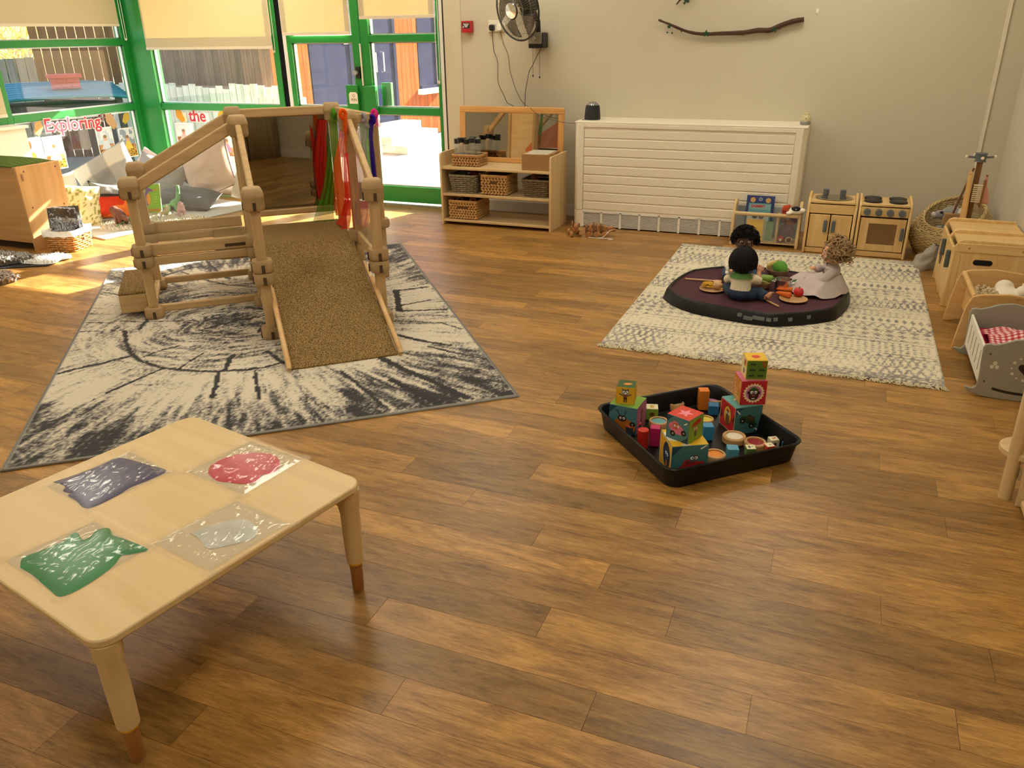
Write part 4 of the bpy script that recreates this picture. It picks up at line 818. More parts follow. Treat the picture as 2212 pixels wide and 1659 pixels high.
# branches
BRK=wood('5B4030','35241A',0,.85,name='bark'); LEAF=mat('23482E',.6)
c4=lambda x,y:wy(1400+x*.22604,y*.22604,YB-.03)
bo=c4(700,320); br=thing('hanging_branch','long bare brown branch fixed level across the back wall','branch',bo)
pp=[c4(*p)-bo for p in ((100,190),(200,230),(370,300),(520,325),(700,320),(900,312),(1050,290),(1160,288),(1250,250),(1380,205),(1490,185))]; cu=bez(pp,60)
obj('stick',B().tube(cu,[.007+.010*min(1,i/35)+.002*noise.noise(V((i*.4,0,0))) for i in range(61)],8),BRK,br)
for i,k in enumerate((10,19,30,39,48)): p=cu[k]; obj('twig_stub',B().tube([p,p+V((.008,-.004,-.022+.04*(i%2)))],[.006,.003],5),BRK,br)
def ivy(c,s,par):
    P=[(s*r*cos(a),s*r*sin(a)) for i,(a,r) in enumerate([(pi/2+k*pi/5,1 if k%2==0 else .45) for k in range(10)])]; obj('ivy_leaf',B().prism(P,-.001,.001,TR(*c)@Matrix.Rotation(pi/2+.3,4,'X')),LEAF,par)
ivy(c4(560,320)-bo+V((0,-.02,0)),.03,br); ivy(c4(205,255)-bo+V((0,-.016,0)),.02,br); ivy(c4(185,310)-bo+V((0,-.01,0)),.011,br); ivy(c4(232,315)-bo+V((0,-.01,0)),.011,br); ivy(c4(1205,283)-bo+V((0,-.016,0)),.026,br)
bo=c4(360,10); b2_=thing('upper_branch','short bare twig with ivy above the long branch','branch',bo)
obj('stick',B().tube(bez([c4(270,42)-bo,c4(330,-20)-bo,c4(480,-110)-bo,c4(900,-180)-bo,c4(1300,-170)-bo],40),[.005+.01*i/40 for i in range(41)],8),BRK,b2_)
for p,s in (((365,5),.024),((350,30),.014),((385,12),.016)): ivy(c4(*p)-bo+V((0,-.01,0)),s,b2_)
hk=c4(1616,105); t=thing('wall_hook','tiny white adhesive hook on the back wall','hook',(hk.x,YB,hk.z)); obj('hook_base',B().bb((-.007,-.006,-.018),(.007,0,.018)),WHITE,t,bev=.002); obj('hook_tip',B().tube([(0,-.006,-.012),(0,-.014,-.014),(0,-.016,-.004)],.003,6),WHITE,t)
# ---------------------------------------------------------------- toy kitchen and book rack along the back wall
KW=wood('E4C388','D3AB6C',2,.4,name='kitchen_wood'); KWX=wood('E4C388','D3AB6C',0,.4,name='kitchen_wood'); DKG=mat('5C6266',.5)
def kside(t,x,d,h):
    P=[(0,0),(d,0),(d,h+.012),(d-.05,h+.018),(.075,h+.006),(.03,h-.02),(.012,h-.07),(0,h-.12)]; obj('side_panel',B().prism(P,0,.018,Matrix(((0,0,1,x),(1,0,0,0),(0,1,0,0),(0,0,0,1)))),KW,t,bev=.006,seg=3)
def kunit(name,label,x0,w):
    t=thing(name,label,'toy kitchen',(x0,5.955,0)); d=.30; kside(t,0,d,.375); kside(t,w-.018,d,.375)
    obj('worktop',B().bb((.018,.016,.352),(w-.018,d-.005,.368)),KWX,t,bev=.003); obj('front_panel',B().bb((.018,.018,.282),(w-.018,.03,.345)),KWX,t,bev=.003)
    obj('base_panel',B().bb((.018,.015,.004),(w-.018,.028,.04)),KWX,t,bev=.003); obj('back_panel',B().bb((.018,d-.012,.01),(w-.018,d-.004,.352)),KW,t); return t
ks=kunit('toy_sink_unit','toy kitchen sink unit with steel bowl, grey taps and two cupboard doors',-.186,.325)
for x0,x1,hx in ((.024,.158,.132),(.165,.301,.186)):
    d_=obj('cupboard_door',B().bb((x0,.012,.044),(x1,.026,.275)),KW,ks,bev=.004); obj('door_handle',B().bb((hx-.012,-.008,.155),(hx+.012,.012,.24)),DKG,d_,bev=.006)
b=B(); b.lathe([(.1,.3685),(.124,.372),(.124,.376),(.108,.377),(.09,.372),(.05,.3695),(0,.3688)],32,None,(.163,.14,0),1,.82); obj('steel_bowl',b,mat('BDBDBA',.22,1,var=.1,vs=40),ks,sm=80)
for x in (.105,.22): obj('tap',B().cyl((x,.265,.366),(x,.265,.408),.02,None,18),DKG,ks,bev=.002)
kt=kunit('toy_stove_unit','toy kitchen stove unit with four black rings and an oven door',.148,.335)
for x,y in ((.085,.205),(.085,.095),(.245,.205),(.245,.095)): obj('hob_ring',B().lathe([(.052,.368),(.058,.371),(.058,.378),(.052,.381),(0,.381)],28,None,(x,y,0)),mat('1A191B',.45),kt)
for i in range(4): obj('control_knob',B().cyl((.055+i*.073,.02,.313),(.055+i*.073,-.012,.313),.0235,.022,20),DKG,kt,bev=.002)
dv=obj('oven_door',B().bb((.024,.012,.046),(.078,.026,.272)).bb((.257,.012,.046),(.311,.026,.272)).bb((.078,.012,.235),(.257,.026,.272)).bb((.078,.012,.046),(.257,.026,.092)),KW,kt,bev=.002)
obj('oven_window',B().bb((.076,.018,.09),(.259,.022,.237)),mat('7A5A34',.25,var=.05),dv); obj('door_handle',B().bb((.282,-.008,.13),(.304,.012,.215)),DKG,dv,bev=.006)
# book rack
rk=thing('book_rack','low birch book rack with a round front rail and two compartments','book rack',(-.705,6.02,0))
for x in (0,.463):
    P=[(0,0),(.012,0),(.03,.16),(.05,.285),(.085,.315),(.14,.318),(.17,.30),(.175,0),(.16,0),(.155,.03),(.04,.03)][:0]+[(0,0),(.19,0),(.19,.29),(.165,.318),(.11,.318),(.06,.29),(.025,.2),(.008,.1)]
    obj('side_panel',B().prism(P,0,.022,Matrix(((0,0,1,x),(1,0,0,0),(0,1,0,0),(0,0,0,1)))),BIRCHZ,rk,bev=.006,seg=3)
obj('front_rail',B().cyl((.02,.03,.232),(.465,.03,.232),.014,None,16),BIRCH,rk); obj('shelf_board',B().bb((.022,.02,.022),(.463,.18,.034)),BIRCH,rk,bev=.002)
obj('divider',B().bb((.318,.03,.034),(.334,.17,.225)),BIRCHZ,rk,bev=.002); obj('back_board',B().bb((.022,.178,.034),(.463,.188,.26)),mat('8F9598',.6),rk)
ACF=clear((.95,.96,.96),rough=.04,haze=.05,name='rack_front'); obj('clear_front',B().bb((.024,.012,.036),(.461,.016,.222)),ACF,rk)
def book(name,label,loc,w,h,th,col,tilt=-12,rotz=0,deco=None,page='EFE7D6',spine=None):
    t=thing(name,label,'book',loc); t.rotation_euler=(math.radians(tilt),0,rotz)
    obj('pages',B().bb((-w/2+.003,.0015,.003),(w/2-.003,th-.0015,h-.003)),mat(page,.8),t); cm=mat(col,.35)
    obj('front_cover',B().bb((-w/2,0,0),(w/2,.0016,h)),cm,t); obj('back_cover',B().bb((-w/2,th-.0016,0),(w/2,th,h)),cm,t); obj('spine',B().bb((-w/2,.0016,0),(-w/2+.002,th-.0016,h)) if spine!='r' else B().bb((w/2-.002,.0016,0),(w/2,th-.0016,h)),mat('D9601E',.4) if spine=='r' else cm,t)
    if deco: deco(t,w,h)
    return t
RX=Matrix.Rotation(pi/2,4,'X')
def disc(t,x,z,r,c,y=-.0008,name='printed_disc',ry=None): return obj(name,B().prism(circ(r,18,x,z,ry),0,.0006,TR(0,y+.0006,0)@RX),mat(c,.5),t)
def dec_blue(t,w,h): disc(t,-.055,h-.032,.019,'C9A25E'); disc(t,.055,h-.032,.019,'C9A25E'); disc(t,0,h-.025,.012,'E6DFD0'); disc(t,0,h-.025,.009,'4C6A8C',-.0014)
book('picture_book','large dark blue picture book with two gold discs behind the other books',(-.525,6.165,.036),.20,.305,.012,'2F3F78',-6,0,dec_blue)
def dec_sam(t,w,h):
    text('SAMMY',.030,mat('C7202A',.5),TR(-.012,-.0012,h-.022)@RX,parent=t,bold=.0008); obj('title_band',B().bb((-w/2+.006,-.0007,h-.045),(w/2-.006,0,h-.006)),mat('7DA8A8',.5),t)
book('picture_book','teal picture book titled in red capitals behind the rail',(-.525,6.135,.036),.16,.255,.011,'5E9AA0',-9,0,dec_sam)
def dec_eyes(t,w,h): disc(t,-.02,h-.022,.02,'2B2B2E'); disc(t,.025,h-.024,.019,'4B4B4E'); disc(t,-.02,h-.018,.006,'E8E4D8',-.0014); disc(t,.025,h-.02,.006,'E8E4D8',-.0014)
book('picture_book','pale leafy picture book with dark round shapes behind the yellow book',(-.53,6.10,.036),.155,.192,.011,'B9C4B4',-11,0,dec_eyes)
def dec_y(t,w,h):
    for i in range(3):
        for j in range(2): obj('printed_panel',B().bb((-w/2+.008+i*.034,-.0006,.018+j*.066),(-w/2+.036+i*.034,0,.07+j*.066)),mat('E9B92B',.4),t)
book('picture_book','bright yellow picture book with orange spine in front of the rack',(-.535,6.068,.036),.118,.152,.018,'E8B51E',-12,math.radians(4),dec_y,spine='r')
book('picture_book','small green speckled book beside the yellow book',(-.435,6.085,.036),.05,.14,.012,'6C8A5C',-12)
# toys in the second compartment
t=thing('puppet_basket_toy','dark purple soft toy in the rack compartment behind the clear front','soft toy',(-.312,6.12,.036)); b=B(); b.sph((0,0,.07),(.055,.045,.06)); b.sph((-.03,-.02,.03),(.03,.03,.03)); b.sph((.035,-.01,.15),(.03,.025,.03)); obj('plush_body',b,mat('5A2F4C',.9,var=.15),t,remesh=.006)
t=thing('soft_pear','orange brown felt shape above the purple toy','soft toy',(-.30,6.11,.16)); b=B(); b.sph((.01,0,.015),(.04,.03,.022)); b.sph((-.045,0,.03),(.018,.02,.022)); obj('plush_body',b,mat('8A4A28',.9,var=.15),t,remesh=.006)
t=thing('felt_ball','red felt ball with a white star in the rack compartment','ball',(-.345,6.06,.06)); obj('ball_body',B().sph((0,0,0),.024),mat('B8262C',.8),t)
P=[((.014 if k%2==0 else .006)*cos(pi/2+k*pi/5),(.014 if k%2==0 else .006)*sin(pi/2+k*pi/5)) for k in range(10)]; obj('star_patch',B().prism(P,0,.001,TR(0,-.0235,.0)@RX),WHITE,t)
t=thing('bangle_ring','pale ring toy in the rack compartment','ring',(-.288,6.058,.058)); b=B(); b.tube([(.022*cos(q),0,.02*sin(q)) for q in [2*pi*i/24 for i in range(24)]],.0035,6,closed=True); obj('ring_body',b,mat('D8C9A0',.5),t); obj('inner_disc',B().prism(circ(.017,18),0,.003,TR(0,.004,0)@RX),mat('6B1F2A',.7),t)
# puppets on the rail
t=thing('cow_puppet','black and white cow hand puppet lying over the book rack rail','puppet',(-.262,6.055,.25)); b=B(); b.sph((0,0,.022),(.052,.03,.026)); b.sph((-.045,-.02,.008),(.022,.02,.012)); b.sph((.045,-.012,.03),(.022,.02,.016)); obj('puppet_body',b,mat('E9E4D8',.9),t,remesh=.005)
b=B(); b.sph((.0,-.006,.034),(.036,.027,.02)); obj('black_patch',b,mat('16161A',.9),t); obj('eye',B().sph((.0,-.033,.038),.005,8,6),mat('8C97A8',.3),t); obj('ear',B().sph((-.022,.0,.05),(.018,.006,.012),8,6),mat('B09070',.9),t)
t=thing('orange_puppet','orange felt puppet beside the cow puppet','puppet',(-.335,6.07,.24)); b=B(); b.sph((0,0,.03),(.028,.022,.038)); b.sph((.02,.0,.06),(.014,.012,.012)); obj('puppet_body',b,mat('B4431F',.9,var=.2),t,remesh=.005); obj('stripe',B().sph((-.004,-.008,.025),(.02,.018,.008),10,6),mat('7A1F1A',.9),t)
# ---------------------------------------------------------------- round wicker nest with plush
wk=thing('wicker_nest','large round pale wicker basket with a high back in the corner','basket',(.765,6.26,0)); WKM=mat('C9AE78',.75,var=.25,vs=50,name='wicker')
def nest(th,t):   # angle, height fraction
    rim=.19+.17*(.5+.5*cos(th-math.radians(60))); z=rim*t; r=.235*(.86+.22*sin(pi*min(1,t*.9)))*(1-.14*max(0,t-.75)/.25); return V((r*cos(th),r*sin(th),z+.004))
b=B(); N=132
for k in range(22):
    t_=k/21; b.tube([nest(2*pi*i/N,t_)*1+V((cos(2*pi*i/N),sin(2*pi*i/N),0))*.0045*cos(pi*(i//2)+pi*k) for i in range(N)],.0052,5,closed=True)
obj('woven_strands',b,WKM,wk,sm=180,kind='stuff')
b=B()
for i in range(33): b.tube([nest(2*pi*i/33,q/6) for q in range(7)],.004,5)
obj('upright_stakes',b,WKM,wk,kind='stuff')
b=B()
for ph in (0,2.1,4.2): b.tube([nest(2*pi*i/N,1)+V((cos(2*pi*i/N),sin(2*pi*i/N),0))*.008*cos(i*.55+ph)+V((0,0,.008*sin(i*.55+ph))) for i in range(N)],.006,5,closed=True)
obj('braided_rim',b,WKM,wk,sm=180); obj('base_disc',B().lathe([(.19,.0),(.2,.012),(0,.014)],32),WKM,wk)
obj('seat_pad',B().lathe([(.0,.02),(.185,.02),(.195,.05),(.17,.075),(0,.085)],32),mat('C7A878',.9,var=.1),wk)
GP=mat('8B8886',.95,var=.15,vs=90,sheen=.3,name='grey_plush')
t=thing('plush_mouse','grey plush mouse with pale snout sitting in the wicker nest','soft toy',(.765,6.24,.08),math.radians(-20)); b=B()
for c,r in (((0,0,.08),(.075,.065,.085)),((-.01,-.03,.20),(.068,.062,.058)),((-.075,-.05,.195),(.04,.035,.032)),((-.08,-.06,.06),(.028,.06,.028)),((-.06,-.07,.10),(.025,.05,.025)),((.04,-.09,.04),(.03,.06,.028))): b.sph(c,r,14,10)
obj('plush_body',b,GP,t,remesh=.008); obj('snout',B().sph((-.112,-.065,.19),(.02,.02,.02)),mat('B9B2AC',.95),t); obj('eye',B().sph((-.058,-.092,.218),(.012,.008,.01),10,8),BLACK,t)
for s in (-1,1): obj('ear',B().sph((.055,-.02+s*.04,.225),(.022,.014,.034),12,8),mat('CFC8C2',.95),t)
# grey cloth bag
t=thing('cloth_bag','crumpled grey cloth bag on the floor before the wicker nest','bag',(.60,5.80,0)); b=B()
def bag(u,v):
    a=2*pi*u; r=(.085+.02*cos(3*a))*(1-v**1.6*.75); n=noise.noise(V((cos(a)*2.5,sin(a)*2.5,v*4))); return (r*cos(a)*(1.15+.25*n)+v*.055,r*sin(a)*.9*(1+.3*n),v*.155*(1+.15*n))
b.grid(bag,36,16); obj('draped_cloth',b,mat('9A9183',.95,var=.1,vs=20),t,sm=180)
# ---------------------------------------------------------------- cleaning stand
cs0=wy(2118,346,5.72); t=thing('cleaning_stand','wooden toy cleaning stand with grey peg hub behind the cupboards','stand',(cs0.x,5.72,0)); hh=cs0.z
obj('pole',B().box((0,0,hh/2),(.032,.02,hh)),wood('8E6233','6F4A24',2,.5),t,bev=.003); obj('foot_board',B().box((0,0,.012),(.16,.22,.024)),wood('B98C54','9A6F3C',0,.5),t,bev=.004)
obj('peg_hub',B().lathe([(.034,hh-.008),(.03,hh-.004),(.03,hh+.032),(.034,hh+.036),(.034,hh+.042),(0,hh+.042)],20),DKG,t)
for a in (.2,1.9,3.3,4.7): o=obj('peg',B().cyl((.02*cos(a),.02*sin(a),hh+.016),(.075*cos(a),.075*sin(a),hh+.02),.006,None,8),DKG,t); obj('peg_tip',B().sph((.08*cos(a),.08*sin(a),hh+.021),.010,10,8),mat('E9D9C4',.5),o)
def hang(name,label,cat,px0,px1,Y): a,c=wy(*px0,Y),wy(*px1,Y); return thing(name,label,cat,c),a-c
t,v=hang('toy_broom','toy broom with dark round handle leaning in the cleaning stand','broom',(2103,366),(2058,462),5.70); obj('broom_handle',B().cyl(v*1.03,(0,0,0),.007,None,10),wood('7A5230','5E3D20',2,.5),t); obj('broom_head',B().box((0,0,-.012),(.09,.03,.03)).box((0,0,-.045),(.1,.026,.05)),mat('9A7A50',.8),t,bev=.004)
t,v=hang('toy_mop','pale flat wooden paddle board leaning in the cleaning stand','paddle',(2098,372),(2080,470),5.66); obj('paddle_blade',B().tube([v*1.02,v*.95,v*.6,v*.1,(0,0,-.05)],[.010,.0165,.0175,.022,.022],12,flat=.45),wood('DDB57A','C99C5E',2,.45),t); obj('hanging_hole',B().cyl(v*.955+V((0,-.009,0)),v*.955+V((0,-.0075,0)),.004,None,10),BLACK,t)
t,v=hang('hand_brush','toy hand brush with cream bristles hanging on the cleaning stand','brush',(2113,398),(2112,438),5.68); obj('brush_back',B().box((.014,.004,v.z/2),(.012,.02,v.z*1.5)),wood('9A6A3A','7A5028',2,.5),t,bev=.003); b=B()
for i in range(9): b.box((-.016,.0,v.z*(i+.5)/9),(.05,.014,v.z/9*.55))
obj('bristle_tuft',b,mat('E3D2AE',.8),t,kind='stuff')
t,v=hang('toy_dustpan','pink toy dustpan with handle hanging on the cleaning stand','dustpan',(2133,377),(2122,440),5.70); b=B(); b.grid(lambda u,w_:(v.x*u+(w_-.5)*(.014 if u>.55 else .062*(1-u*.9)),-.004-.018*(abs(w_-.5)*2)**3*(1 if u<.5 else .2),v.z*u),20,10); obj('pan_sheet',b,mat('D9A08E',.5),t,solid=.003,sm=60)
obj('handle_hole',B().cyl((v.x*.95,-.008,v.z*.955),(v.x*.95,-.0055,v.z*.955),.004,None,10),BLACK,t)
# ---------------------------------------------------------------- cupboards along the side wall
def rcab(name,label,y0,y1,door):
    t=thing(name,label,'toy cupboard',(.632,y0,0)); L=y1-y0; dp=XR-.632-.018; h=.375
    for y in (0,L-.018): P=[(0,0),(dp,0),(dp,h+.01),(.055,h+.016),(.03,h+.006),(.012,h-.03)]; obj('side_panel',B().prism(P,0,.018,TR(0,y+.018,0)@RX),KW,t,bev=.005,seg=3)
    obj('worktop',B().bb((.03,.018,h-.022),(dp,L-.018,h-.006)),KWX,t,bev=.002); obj('base_panel',B().bb((.012,.018,.004),(.03,L-.018,.045)),KW,t); obj('back_panel',B().bb((dp-.01,.018,.01),(dp-.002,L-.018,h)),KW,t)
    d_=obj('cupboard_door',B().bb((.006,.022,.05),(.022,L-.022,h-.035)),KW,t,bev=.004); obj('door_handle',B().bb((-.018,.04,.215),(.006,.062,.315)),mat('4A5350',.5),d_,bev=.006)
    if door: b=B(); b.prism(circ(.055,24),0,.002,TR(.0055,L/2,.19)@Matrix.Rotation(-pi/2,4,'Y')@rz(pi/2)); obj('round_window',b,mat('4A3A22',.3),d_)
    return t,dp,h
t1,dp,h=rcab('toy_washer_unit','toy wooden washer unit with round window against the side wall',5.24,5.565,True)
t2,dp,h=rcab('toy_cupboard_unit','toy wooden cupboard with an oval hand hole in its end panel',4.955,5.235,False)
obj('end_top_rail',B().bb((.02,-.008,h-.055),(dp,0,h-.004)),KWX,t2,bev=.003); obj('end_stile',B().bb((.012,-.008,.0),(.05,0,h-.055)),KW,t2,bev=.003)
ep=obj('end_panel',B().bb((.05,-.003,.01),(dp,0,h-.055)),KW,t2); b=B(); b.prism(rrect(.096,.03,.0149,8),0,.002,TR(.165,-.005+.002,.268)@RX); obj('hand_hole',b,mat('0C0B0A',.9),ep)
for x,z in ((.085,h-.03),(.345,h-.03),(.075,.205),(.27,.205)): obj('screw_cap',B().cyl((x,-.009 if z>.3 else -.004,z),(x,-.0065 if z>.3 else -.002,z),.006 if z>.3 else .003,None,12),wood('B98E50','9F763C',0,.4) if z>.3 else BLACK,t2)
# wooden rocking cradle
RKW=wood('DDB57A','C99C5C',0,.42,name='cradle_wood'); t=thing('wooden_rocking_cradle','natural wooden rocking cradle with two arched ends and dowel rails','cradle',(.628,4.24,0))
def arch(w,h,ins=.025,top=.045):
    P=[(0,0),(.025,0),(.06,.012),(w/2,.022),(w-.06,.012),(w-.025,0),(w,0)]; 
    L_=[(w-ins*.4,h*.35),(w-ins,h*.75),(w-ins-.02,h-top*.55),(w*.8,h-.012),(w/2,h),(w*.2,h-.012),(ins+.02,h-top*.55),(ins,h*.75),(ins*.4,h*.35)]; return P+L_
for y in (0,.458): e_=obj('arched_end',B().prism(arch(.395,.302),-.009,.009,TR(0,y,0)@RX),RKW,t,bev=.004)
for x in (.055,.34): obj('dowel_rail',B().cyl((x,.008,.272),(x,.452,.272),.0125,None,14),RKW,t)
for x in (.08,.315): obj('side_board',B().bb((x-.005,.01,.09),(x+.005,.45,.2)),RKW,t)
obj('floor_board',B().bb((.08,.01,.08),(.315,.45,.09)),RKW,t)
obj('printed_mark',B().tube([(.225,-.0093,.283),(.232,-.0093,.277),(.24,-.0093,.284),(.247,-.0093,.277),(.256,-.0093,.281)],.0012,4),mat('6B4A28',.8),t)
t=thing('plush_lamb','cream plush lamb lying in the wooden rocking cradle','soft toy',(.86,4.47,.17)); b=B()
for c,r in (((0,0,.05),(.08,.09,.05)),((-.01,.06,.085),(.045,.04,.04)),((.055,-.03,.095),(.03,.04,.03))): b.sph(c,r,14,10)
obj('plush_body',b,mat('E2D8C4',.95,var=.1,sheen=.3),t,remesh=.008); obj('ear',B().sph((.065,.0,.12),(.013,.02,.012)),mat('D5BFB0',.95),t); b=B(); rr=random.Random(2)
for i in range(90): b.sph((-.1+rr.uniform(-.05,.05),rr.uniform(-.08,.06),.07+rr.uniform(-.01,.015)),rr.uniform(.006,.01),6,4)
obj('curly_fleece',b,mat('C9B48E',.95),t,kind='stuff')
obj('cradle_blanket',B().grid(lambda u,v:((u-.5)*.19,(v-.5)*.36,.012*noise.noise(V((u*4,v*6,2)))+.02),12,16),mat('CFC6B4',.95),label='pale blanket spread inside the wooden rocking cradle',cat='blanket',loc=(.827,4.47,.135),sm=180,solid=.006)
# grey dolls cradle
GCM=mat('9A9688',.5,name='grey_painted_wood'); t=thing('dolls_cradle','grey painted dolls cradle with white flowers and heart cut-out','cradle',(.835,3.66,0)); 
def gend():
    half=[(.165,.05),(.17,.02),(.20,.018),(.212,.03),(.215,.045),(.222,.05),(.228,.04),(.222,.015),(.19,-.0),(.10,.0)][:0]
    R_=[(0,.0),(.08,.002),(.15,.014),(.185,.03),(.205,.045),(.213,.04),(.21,.028)][:0]
    # right half from bottom centre to top centre
    h_=[(0,0),(.08,.0),(.14,.004),(.185,.016),(.208,.034),(.205,.042),(.195,.04),(.178,.036),(.165,.05),(.163,.09),(.17,.18),(.172,.225),(.165,.24),(.15,.245),(.13,.242),(.10,.252),(.06,.272),(0,.282)]
    return [(x,z) for x,z in h_]+[(-x,z) for x,z in h_[::-1][1:-1]]
fr=None
for y in (0,.5): e_=obj('rocker_end',B().prism(gend(),-.007,.007,TR(0,y,0)@RX),GCM,t,bev=.003); fr=fr or e_
WPL=mat('E4DED0',.5)
for s in (-1,1):
    b=B(); b.bb((s*.158-.005,.007,.06),(s*.158+.005,.493,.215)); sd_=obj('slatted_side',b,WPL,t,bev=.002)
    for i in range(5): obj('slot',B().bb((s*.158-.0056,.07+i*.085,.095),(s*.158+.0056,.08+i*.085,.185)),mat('6E6A60',.7),sd_)
obj('base_board',B().bb((-.15,.007,.05),(.15,.493,.06)),WPL,t)
def hp(s,cx,cz): return [(cx+s*16*sin(q)**3/16,cz+s*(13*cos(q)-5*cos(2*q)-2*cos(3*q)-cos(4*q))/16) for q in [2*pi*i/28 for i in range(28)]]
obj('heart_cut_out',B().prism(hp(.028,0,.148),0,.0006,TR(0,-.0072,0)@RX),mat('2A1E16',.9),fr)
sl=[(.10*cos(a)*1,.028+.0-.02*0+.022*(1-cos((a)))*0) for a in (0,)]; P=[(-.105+.21*i/16,.040+.012*((i-8)/8)**2-.012) for i in range(17)]; obj('curved_slot',B().prism(P+[(x,z+.012) for x,z in P[::-1]],0,.0006,TR(0,-.0072,0)@RX),mat('33261C',.9),fr)
b=B()
for i in range(12):
    a=2*pi*i/12; x,z=.052*cos(a),.148+.05*sin(a); b.prism(circ(.0065 if i%2 else .004,10,x,z),0,.0006,TR(0,-.0072,0)@RX)
for cx,cz in ((-.115,.15),(.115,.15)):
    for k in range(3): a=pi/2+k*2*pi/3; b.prism(circ(.008,10,cx+.011*cos(a),cz+.011*sin(a),.0095),0,.0006,TR(0,-.0072,0)@RX)
obj('painted_flowers',b,mat('D9D3C2',.6),fr,kind='stuff')
for x,z in ((-.14,.2),(-.14,.075),(.14,.2)): obj('screw_head',B().cyl((x,-.0085,z),(x,-.007,z),.004,None,10),mat('55524A',.4,.6),fr)
def ging(X,Y): 
    a=((X/.011)%2<1); c=((Y/.011)%2<1); C=np.zeros(X.shape+(3,)); C[:]=lin3('E9DAD2'); C[a^c]=lin3('C9626A'); C[a&c]=lin3('A31F33'); return C
t=thing('gingham_blanket','red and white gingham blanket in the grey dolls cradle','blanket',(.715,3.72,.165)); g=gridmesh('checked_cloth',.25,.36,.0055,ging,attrmat(.95,'print',.1),(0,0,0),0,.0,.0,parent=t)
co=np.zeros(len(g.data.vertices)*3); g.data.vertices.foreach_get('co',co); co=co.reshape(-1,3); u,v=co[:,0]/.25,co[:,1]/.36; co[:,2]=.035*np.exp(-((u-.55)**2*5+(v-.55)**2*4))+.008*np.sin(u*9+v*5)+.006*np.sin(v*14)+.055*v*(1-v)*1.2; g.data.vertices.foreach_set('co',co.ravel()); g.data.update()
obj('pink_sheet',B().grid(lambda u,v:((u-.5)*.28,(v-.5)*.45,.01*sin(v*7+u*3)),10,12),mat('C0285A',.9),label='bright pink sheet under the gingham blanket',cat='sheet',loc=(.835,3.91,.145),sm=180,solid=.006)
# ---------------------------------------------------------------- wooden stand at the frame edge
t=thing('wooden_play_stand','wooden play stand with round seat, slanted post and flat base','play stand',(.66,2.4,0))
obj('post',B().tube([(.012,.375,0),(.006,.375,.4),(.02,.37,.75)],.021,14),BIRCHZ,t); obj('end_panel',B().bb((.035,.32,.0),(.365,.334,.75)),BIRCHZ,t,bev=.005); obj('base_shelf',B().bb((.045,-.35,.008),(.365,.315,.036)),BIRCHY,t,bev=.010,seg=3)
obj('round_seat',B().lathe([(.075,.15),(.082,.154),(.082,.170),(.076,.175),(0,.175)],32,None,(.052,.43,0)),BIRCH,t)
obj('hinge',B().bb((.03,.35,.085),(.036,.372,.125)),mat('B9A582',.4),t,bev=.002)
# ---------------------------------------------------------------- octagonal play tray with dolls and play food
c6=lambda x,y,z=.068:fl(1420+x*.1989,460+y*.1989,z)
TC=V((-.365,4.72,.013)); OCT=[(-.235,4.25),(.065,4.46),(.135,4.90),(-.065,5.11),(-.495,5.19),(-.795,4.98),(-.865,4.54),(-.665,4.33)]
def octring(k,z,bow=.022,n=8):
    P=[V((x-TC.x,y-TC.y)) for x,y in OCT]; out=[]
    for i in range(8):
        a,c=P[i],P[(i+1)%8]; nrm=V((c.y-a.y,a.x-c.x)).normalized()
        for j in range(n): t=j/n; q=a.lerp(c,t)+nrm*bow*4*t*(1-t); out.append((q.x*k,q.y*k,z))
    return out
tt=thing('octagonal_play_tray','large black octagonal play tray lined with maroon cloth on the patterned rug','tray',TC)
prof=[(.95,0),(1.035,0),(1.03,.012),(1.0,.058),(.985,.066),(.965,.067),(.95,.06),(.935,.035),(.92,.03)]; b=B(); vs=[]; N=64
for k,z in prof: vs+=octring(k,z)
b.add(vs,[(i*N+j,i*N+(j+1)%N,(i+1)*N+(j+1)%N,(i+1)*N+j) for i in range(len(prof)-1) for j in range(N)]+[tuple((len(prof)-1)*N+j for j in range(N))]); obj('moulded_tray',b,mat('0B0B0C',.42,spec=.3,var=.08,vs=14,name='black_plastic'),tt,sm=50)
cl=thing('maroon_cloth','maroon cloth spread inside the octagonal play tray','cloth',TC+V((0,0,.04))); b=B(); rings=[(.0001,.012),(.25,.012),(.5,.013),(.75,.011),(.9,.012),(.955,.02)]; vs=[]
for k,z in rings: vs+=[(x,y,z+.002*noise.noise(V((x*9,y*9,1)))) for x,y,_ in octring(k,z)]
b.add(vs,[(i*N+j,i*N+(j+1)%N,(i+1)*N+(j+1)%N,(i+1)*N+j) for i in range(len(rings)-1) for j in range(N)]); obj('spread_fabric',b,mat('47202C',.9,var=.08,vs=12),cl,sm=180)
